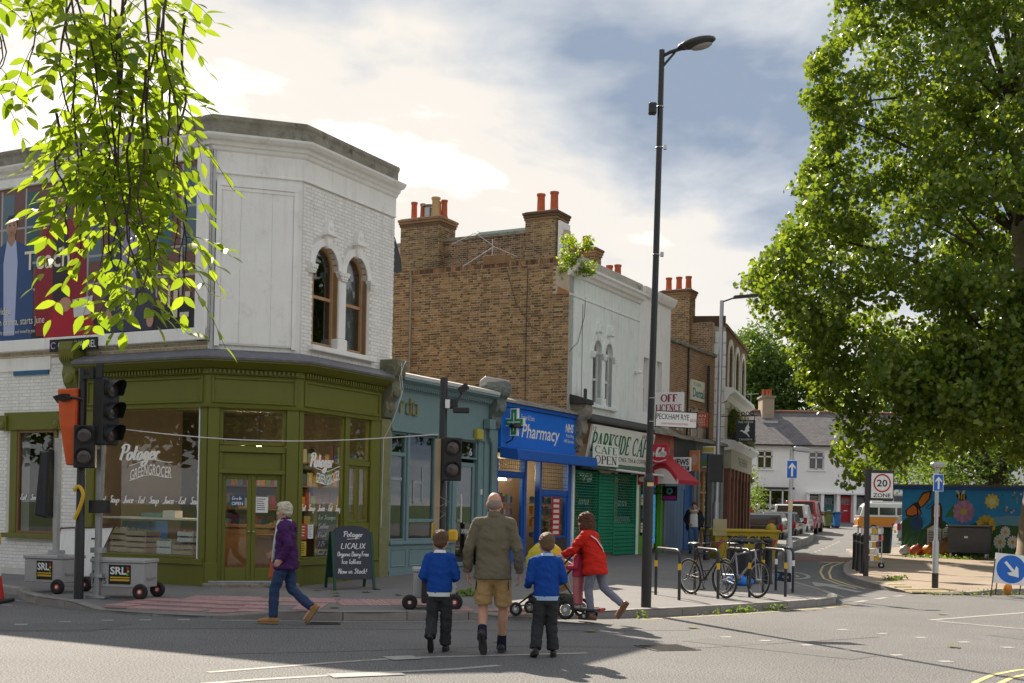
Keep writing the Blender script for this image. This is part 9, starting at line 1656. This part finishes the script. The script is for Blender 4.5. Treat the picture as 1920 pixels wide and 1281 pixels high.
# trees of the park across the road (seen only in the shop windows)
for k, (x, y) in enumerate(((-14, -16), (-4, -21), (7, -17), (17, -22), (-25, -20), (-30, 3), (-38, 9), (-33, 16), (-46, 19), (25, 33), (30, 37))):
    t = round_tree('park_tree', 'park tree across the main road %s' % ('far left', 'left', 'behind the camera', 'right', 'farthest left', 'beside the side road', 'second down the side road', 'third down the side road', 'fourth down the side road', 'near the far pavement', 'beyond the far pavement')[k], x, y, 0, 8, 4.6, 4.6, 34, 20+k, LEAFD, .55, 45, 'park trees across the road', (1.3, 2.2))
# ---- buddleia on the cafe parapet
v = RW(11.3, .1); t = thing('wall_shrub', 'yellow-green shrub sprouting from the cafe parapet', 'plant', frame(v.x, v.y, 8.25)); g = np.random.default_rng(4); cs = [(v.x+g.uniform(-.55, .5), v.y+g.uniform(-.4, .4), 8.25+g.uniform(-.35, .65), g.uniform(.14, .28)) for _ in range(18)]; C, S = clusters(cs, 1500, g, .085, .3); leaf_cloud('foliage', C, S, SIMPLE, SF, LEAFY, t, 4, .3, kind='stuff'); b = MB()
for c in cs: b.tube([(v.x, v.y, 8.2), (c[0], c[1], c[2])], [.012, .005], 5)
b.build('stems', BARKD, t)
# ---- tavern flower boxes and clipped bushes
for k, (x, l) in enumerate(((.5, 'nearest flower box'), (2.0, 'second flower box'), (3.5, 'third flower box'), (5.0, 'farthest flower box'))):
    M = FT @ Matrix.Translation((x, -.42, 4.42)); t = thing('flower_box', l+' along the tavern cornice', 'flower box', M, 'tavern flower boxes'); box(M, t, 'trough', METALB, -.65, .65, -.14, .14, 0, .2); g = np.random.default_rng(30+k); o = M @ Vector((0, 0, .25))
    P = np.array([list(M @ Vector((a, b_, c))) for a, b_, c in zip(g.uniform(-.7, .7, 420), g.uniform(-.2, .2, 420), .22+.14*g.normal(size=420))]); leaf_cloud('foliage', P, .09*(.7+.6*g.random(420)), SIMPLE, SF, LEAFG, t, 31+k, .3, kind='stuff'); P = np.array([list(M @ Vector((a, b_, c))) for a, b_, c in zip(g.uniform(-.65, .65, 60), g.uniform(-.24, .1, 60), .24+.13*g.normal(size=60))]); leaf_cloud('blossom', P, .08+0*g.random(60), SIMPLE, SF, mat(('red_bloom', 'orange_bloom')[k % 2], ((.5, .04, .03), (.6, .22, .03))[k % 2], .6), t, 50+k, .3, kind='stuff')
for k, (x, l) in enumerate(((.35, 'left clipped conical bush above the tavern flower boxes'), (.85, 'right clipped conical bush above the tavern flower boxes'))):
    M = FT @ Matrix.Translation((x, -.3, 4.5)); t = thing('clipped_bush', l, 'plant', M); g = np.random.default_rng(60+k); n = 1500; h = g.random(n)**.8; a = g.uniform(0, 6.28, n); rr_ = .24*np.sin(np.pi*(.12+.86*h))**.8*(.85+.2*g.random(n)); P = np.array([list(M @ Vector((r*math.cos(w), r*math.sin(w), q))) for r, w, q in zip(rr_, a, h*1.0)]); leaf_cloud('foliage', P, .06+0*h, SIMPLE, SF, LEAFG, t, 61+k, .2, kind='stuff'); b = MB(M); b.cyl((0, 0, -.1), (0, 0, .7), .02); b.build('stem', BARKD, t)
M = frame(10.15, 51.5, 3.4); t = thing('hanging_basket', 'hanging flower basket beyond the tavern corner', 'plant', M); g = np.random.default_rng(70); P = np.array([10.15, 51.5, 3.2])+g.normal(size=(260, 3))*.22; leaf_cloud('foliage', P, .12+0*g.random(260), SIMPLE, SF, LEAFS, t, 71, .3, kind='stuff'); b = MB(M); b.ball((0, 0, -.32), .24, .24, .16); b.cyl((0, 0, -.2), (0, 0, .3), .006); b.build('basket', BARKD, t)
# ---- weeds along the kerb and fallen leaves
g = np.random.default_rng(80); P = []
for (x0, y0), (x1, y1), n in (((2.9, 19.05), (3.5, 19.55), 25), ((3.6, 19.65), (4.1, 20.1), 150), ((4.3, 20.3), (4.8, 20.75), 70), ((1.95, 18.35), (2.1, 18.45), 30), ((9.5, 25.5), (11.3, 26.0), 90), ((8.7, 25.3), (9.4, 25.3), 25)):
    for _ in range(n): w_ = g.random(); P.append((x0+(x1-x0)*w_+g.normal()*.04, y0+(y1-y0)*w_-.04+g.normal()*.035, zr(20)+abs(g.normal())*.05))
o = leaf_cloud('kerb_weeds', np.array(P), .035+.035*g.random(len(P)), SIMPLE, SF, LEAFS, None, 81, .5, kind='stuff', label='green weeds growing along the kerb line', cat='weeds')
g = np.random.default_rng(90); P = []
for cx_, cy_, n, s_ in ((-.62, 20.6, 130, .22), (9.1, 28.6, 50, .16), (9.5, 29.2, 20, .1), (15.4, 43.5, 300, .5), (16.6, 42.9, 200, .4)):
    for _ in range(n): P.append((cx_+g.normal()*s_, cy_+g.normal()*s_*.6, zp(cx_, cy_)+.01+abs(g.normal())*.05 if cx_ < 6 else zr(cy_)+.13+abs(g.normal())*.05))
leaf_cloud('leaf_litter', np.array(P), .07+.05*g.random(len(P)), SIMPLE, SF, LEAFS, None, 91, .6, kind='stuff', label='small heaps of green leaf litter on the paving', cat='leaves')
fl = MB(); fl.add([(x*.2, y*.2, z*.12) for x, y, z in PLANE], PLF); flm = fl.mesh('fallen_leaf'); flm.materials.append(leaf_mat('fallen_leaf', (.16, .15, .05), (.22, .20, .08), .1, .7))
for x, y in ((-3.4, 21.1), (-3.0, 20.6), (-2.9, 19.9), (-2.5, 20.9), (-1.9, 20.4), (-2.2, 19.3), (-3.9, 19.2), (-1.6, 21.6), (-1.3, 18.9), (-.5, 19.3), (.3, 20.5), (-2.6, 17.6), (-1.4, 17.9), (2.7, 22.6), (-2.4, 21.6), (-.2, 22.6), (3.3, 23.8), (.6, 23.9)):
    put(flm, 'fallen_leaf', None, frame(x, y, zp(x, y)+.012, rnd.uniform(0, 360)) @ Matrix.Rotation(rnd.uniform(-.2, .2), 4, 'X'), label='dry fallen plane leaf lying on the pavement', cat='leaf', group='dry leaves scattered on the corner pavement')
for x, y in ((-.1, 14.6), (2.6, 16.9), (1.1, 16.1), (5.6, 15.1), (7.3, 20.2)): put(flm, 'fallen_leaf', None, frame(x, y, .014, rnd.uniform(0, 360)), label='dry fallen plane leaf lying on the road', cat='leaf', group='dry leaves scattered on the road')
# ---- ash branch hanging in front, top left
AB = thing('ash_branch', 'sunlit ash branch hanging into the top left corner', 'branch', frame(-2.1, 6.2, 4.6))
lf = MB(); ks = [(0, 0), (.12, .55), (.35, .95), (.6, .85), (.82, .45), (1, 0)]; nn = len(ks)
lf.add([(0, k, -.10*k*k) for k, w in ks]+[(s*.24*w, k, .05*w-.10*k*k) for s in (-1, 1) for k, w in ks[1:-1]], [])
mid = list(range(nn)); 
for s in (0, 1):
    e = [nn+s*(nn-2)+i for i in range(nn-2)]; F_ = [(0, mid[1], e[0])]+[(mid[i+1], mid[i+2], e[i+1], e[i]) for i in range(nn-3)]+[(mid[-2], mid[-1], e[-1])]
    lf.f += [f if s else f[::-1] for f in F_]; lf.m += [0]*len(F_)
LV = [tuple(p) for p in lf.v]; LF = list(lf.f); lfm = bpy.data.meshes.new('leaflet'); lfm.from_pydata(LV, [], LF); lfm.materials.append(LEAFY); lfm.polygons.foreach_set('use_smooth', [True]*len(lfm.polygons))
rg = random.Random(21); leaves = []; stems = MB(); 
twigs = [(-2.28, 6.0, 4.75, -2.05, 3.35), (-1.98, 6.25, 4.75, -1.88, 2.9), (-2.12, 6.4, 4.75, -2.18, 2.95), (-1.86, 6.1, 4.75, -1.74, 3.3), (-2.36, 6.3, 4.75, -2.38, 3.4), (-1.95, 6.45, 4.6, -1.78, 2.75), (-2.05, 6.05, 4.4, -1.98, 2.75), (-2.66, 6.15, 4.75, -2.72, 3.75), (-2.2, 6.5, 4.3, -2.28, 2.9), (-1.8, 6.35, 4.2, -1.78, 2.85), (-2.5, 6.0, 4.75, -2.46, 3.75), (-2.1, 6.2, 4.0, -2.08, 2.8), (-1.9, 6.0, 3.8, -1.86, 2.65), (-2.45, 6.3, 4.75, -2.3, 3.0), (-2.2, 5.9, 4.75, -2.2, 3.2), (-1.9, 6.3, 4.75, -2.0, 3.0), (-2.0, 6.5, 4.5, -1.85, 3.0), (-2.3, 6.4, 4.0, -2.35, 2.95), (-2.0, 6.1, 3.7, -1.95, 2.6), (-2.2, 6.3, 3.6, -2.12, 2.75), (-2.35, 6.1, 3.6, -2.3, 3.0), (-2.72, 6.3, 4.75, -2.76, 3.85), (-2.1, 6.0, 4.75, -2.02, 3.6), (-2.3, 6.2, 4.75, -2.1, 3.9)]
for x0, y0, z0, x1, z1 in twigs:
    n = 12; P = [Vector((x0+(x1-x0)*(i/n)**1.4+.02*math.sin(i*1.3+x0*9), y0+.05*math.sin(i*.8), z0+(z1-z0)*i/n)) for i in range(n+1)]; stems.tube(P, [.0065*(1-.75*i/n)+.0015 for i in range(n+1)], 6)
    L = (z0-z1); k = int(L/.135)
    for j in range(k):
        u = (j+rg.random())/k
        if z0-(L*u) > 4.45: continue
        i = min(n-1, int(u*n)); base = P[i].lerp(P[i+1], u*n-i); az = rg.uniform(0, 6.28); droop = rg.uniform(-.9, .15); d = Vector((math.cos(az)*.9, math.sin(az)*.7, droop)).normalized(); rl = rg.uniform(.2, .33)
        R_ = [base+d*rl*q+Vector((0, 0, -.10*q*q*rl/.2)) for q in (0, .25, .5, .75, 1)]; stems.tube(R_, [.0025, .002, .002, .0015, .001], 4)
        sidev = d.cross(Vector((0, 0, 1)))
        sidev = (sidev if sidev.length > .1 else Vector((1, 0, 0))).normalized(); upv = sidev.cross(d).normalized()
        for q in (.38, .6, .82, 1.0):
            p = base+d*rl*q+Vector((0, 0, -.10*q*q*rl/.2))
            for s in ((-1, 1) if q < 1 else (0,)):
                yv = (sidev*s*.85+d*(.55 if s else 1)+Vector((0, 0, rg.uniform(-.55, .05)))).normalized(); zv = (upv+Vector((rg.uniform(-.4, .4), rg.uniform(-.4, .4), 0))).normalized(); xv = yv.cross(zv).normalized(); zv = xv.cross(yv); l = rg.uniform(.075, .135); leaves.append((p, xv*l, yv*l, zv*l))
stems.build('twigs', BARKD, AB, smooth=60, kind='stuff')
leaves.sort(key=lambda q: -q[2].length/q[0].y); Vb = []; Fb = []
for i, (p, x, y, z) in enumerate(leaves):
    Mx = Matrix(((x.x, y.x, z.x, p.x), (x.y, y.y, z.y, p.y), (x.z, y.z, z.z, p.z), (0, 0, 0, 1)))
    if i < 300: put(lfm, 'leaflet', AB, Mx)
    else: k = len(Vb); Vb += [Mx @ Vector(q) for q in LV]; Fb += [tuple(k+j for j in f) for f in LF]
b = MB(); b.v = Vb; b.f = Fb; b.m = [0]*len(Fb); o = b.build('leaflets', LEAFY, AB, smooth=80, kind='stuff'); print('ash leaflets', len(leaves))
bpy.data.scenes.remove(SCRATCH)
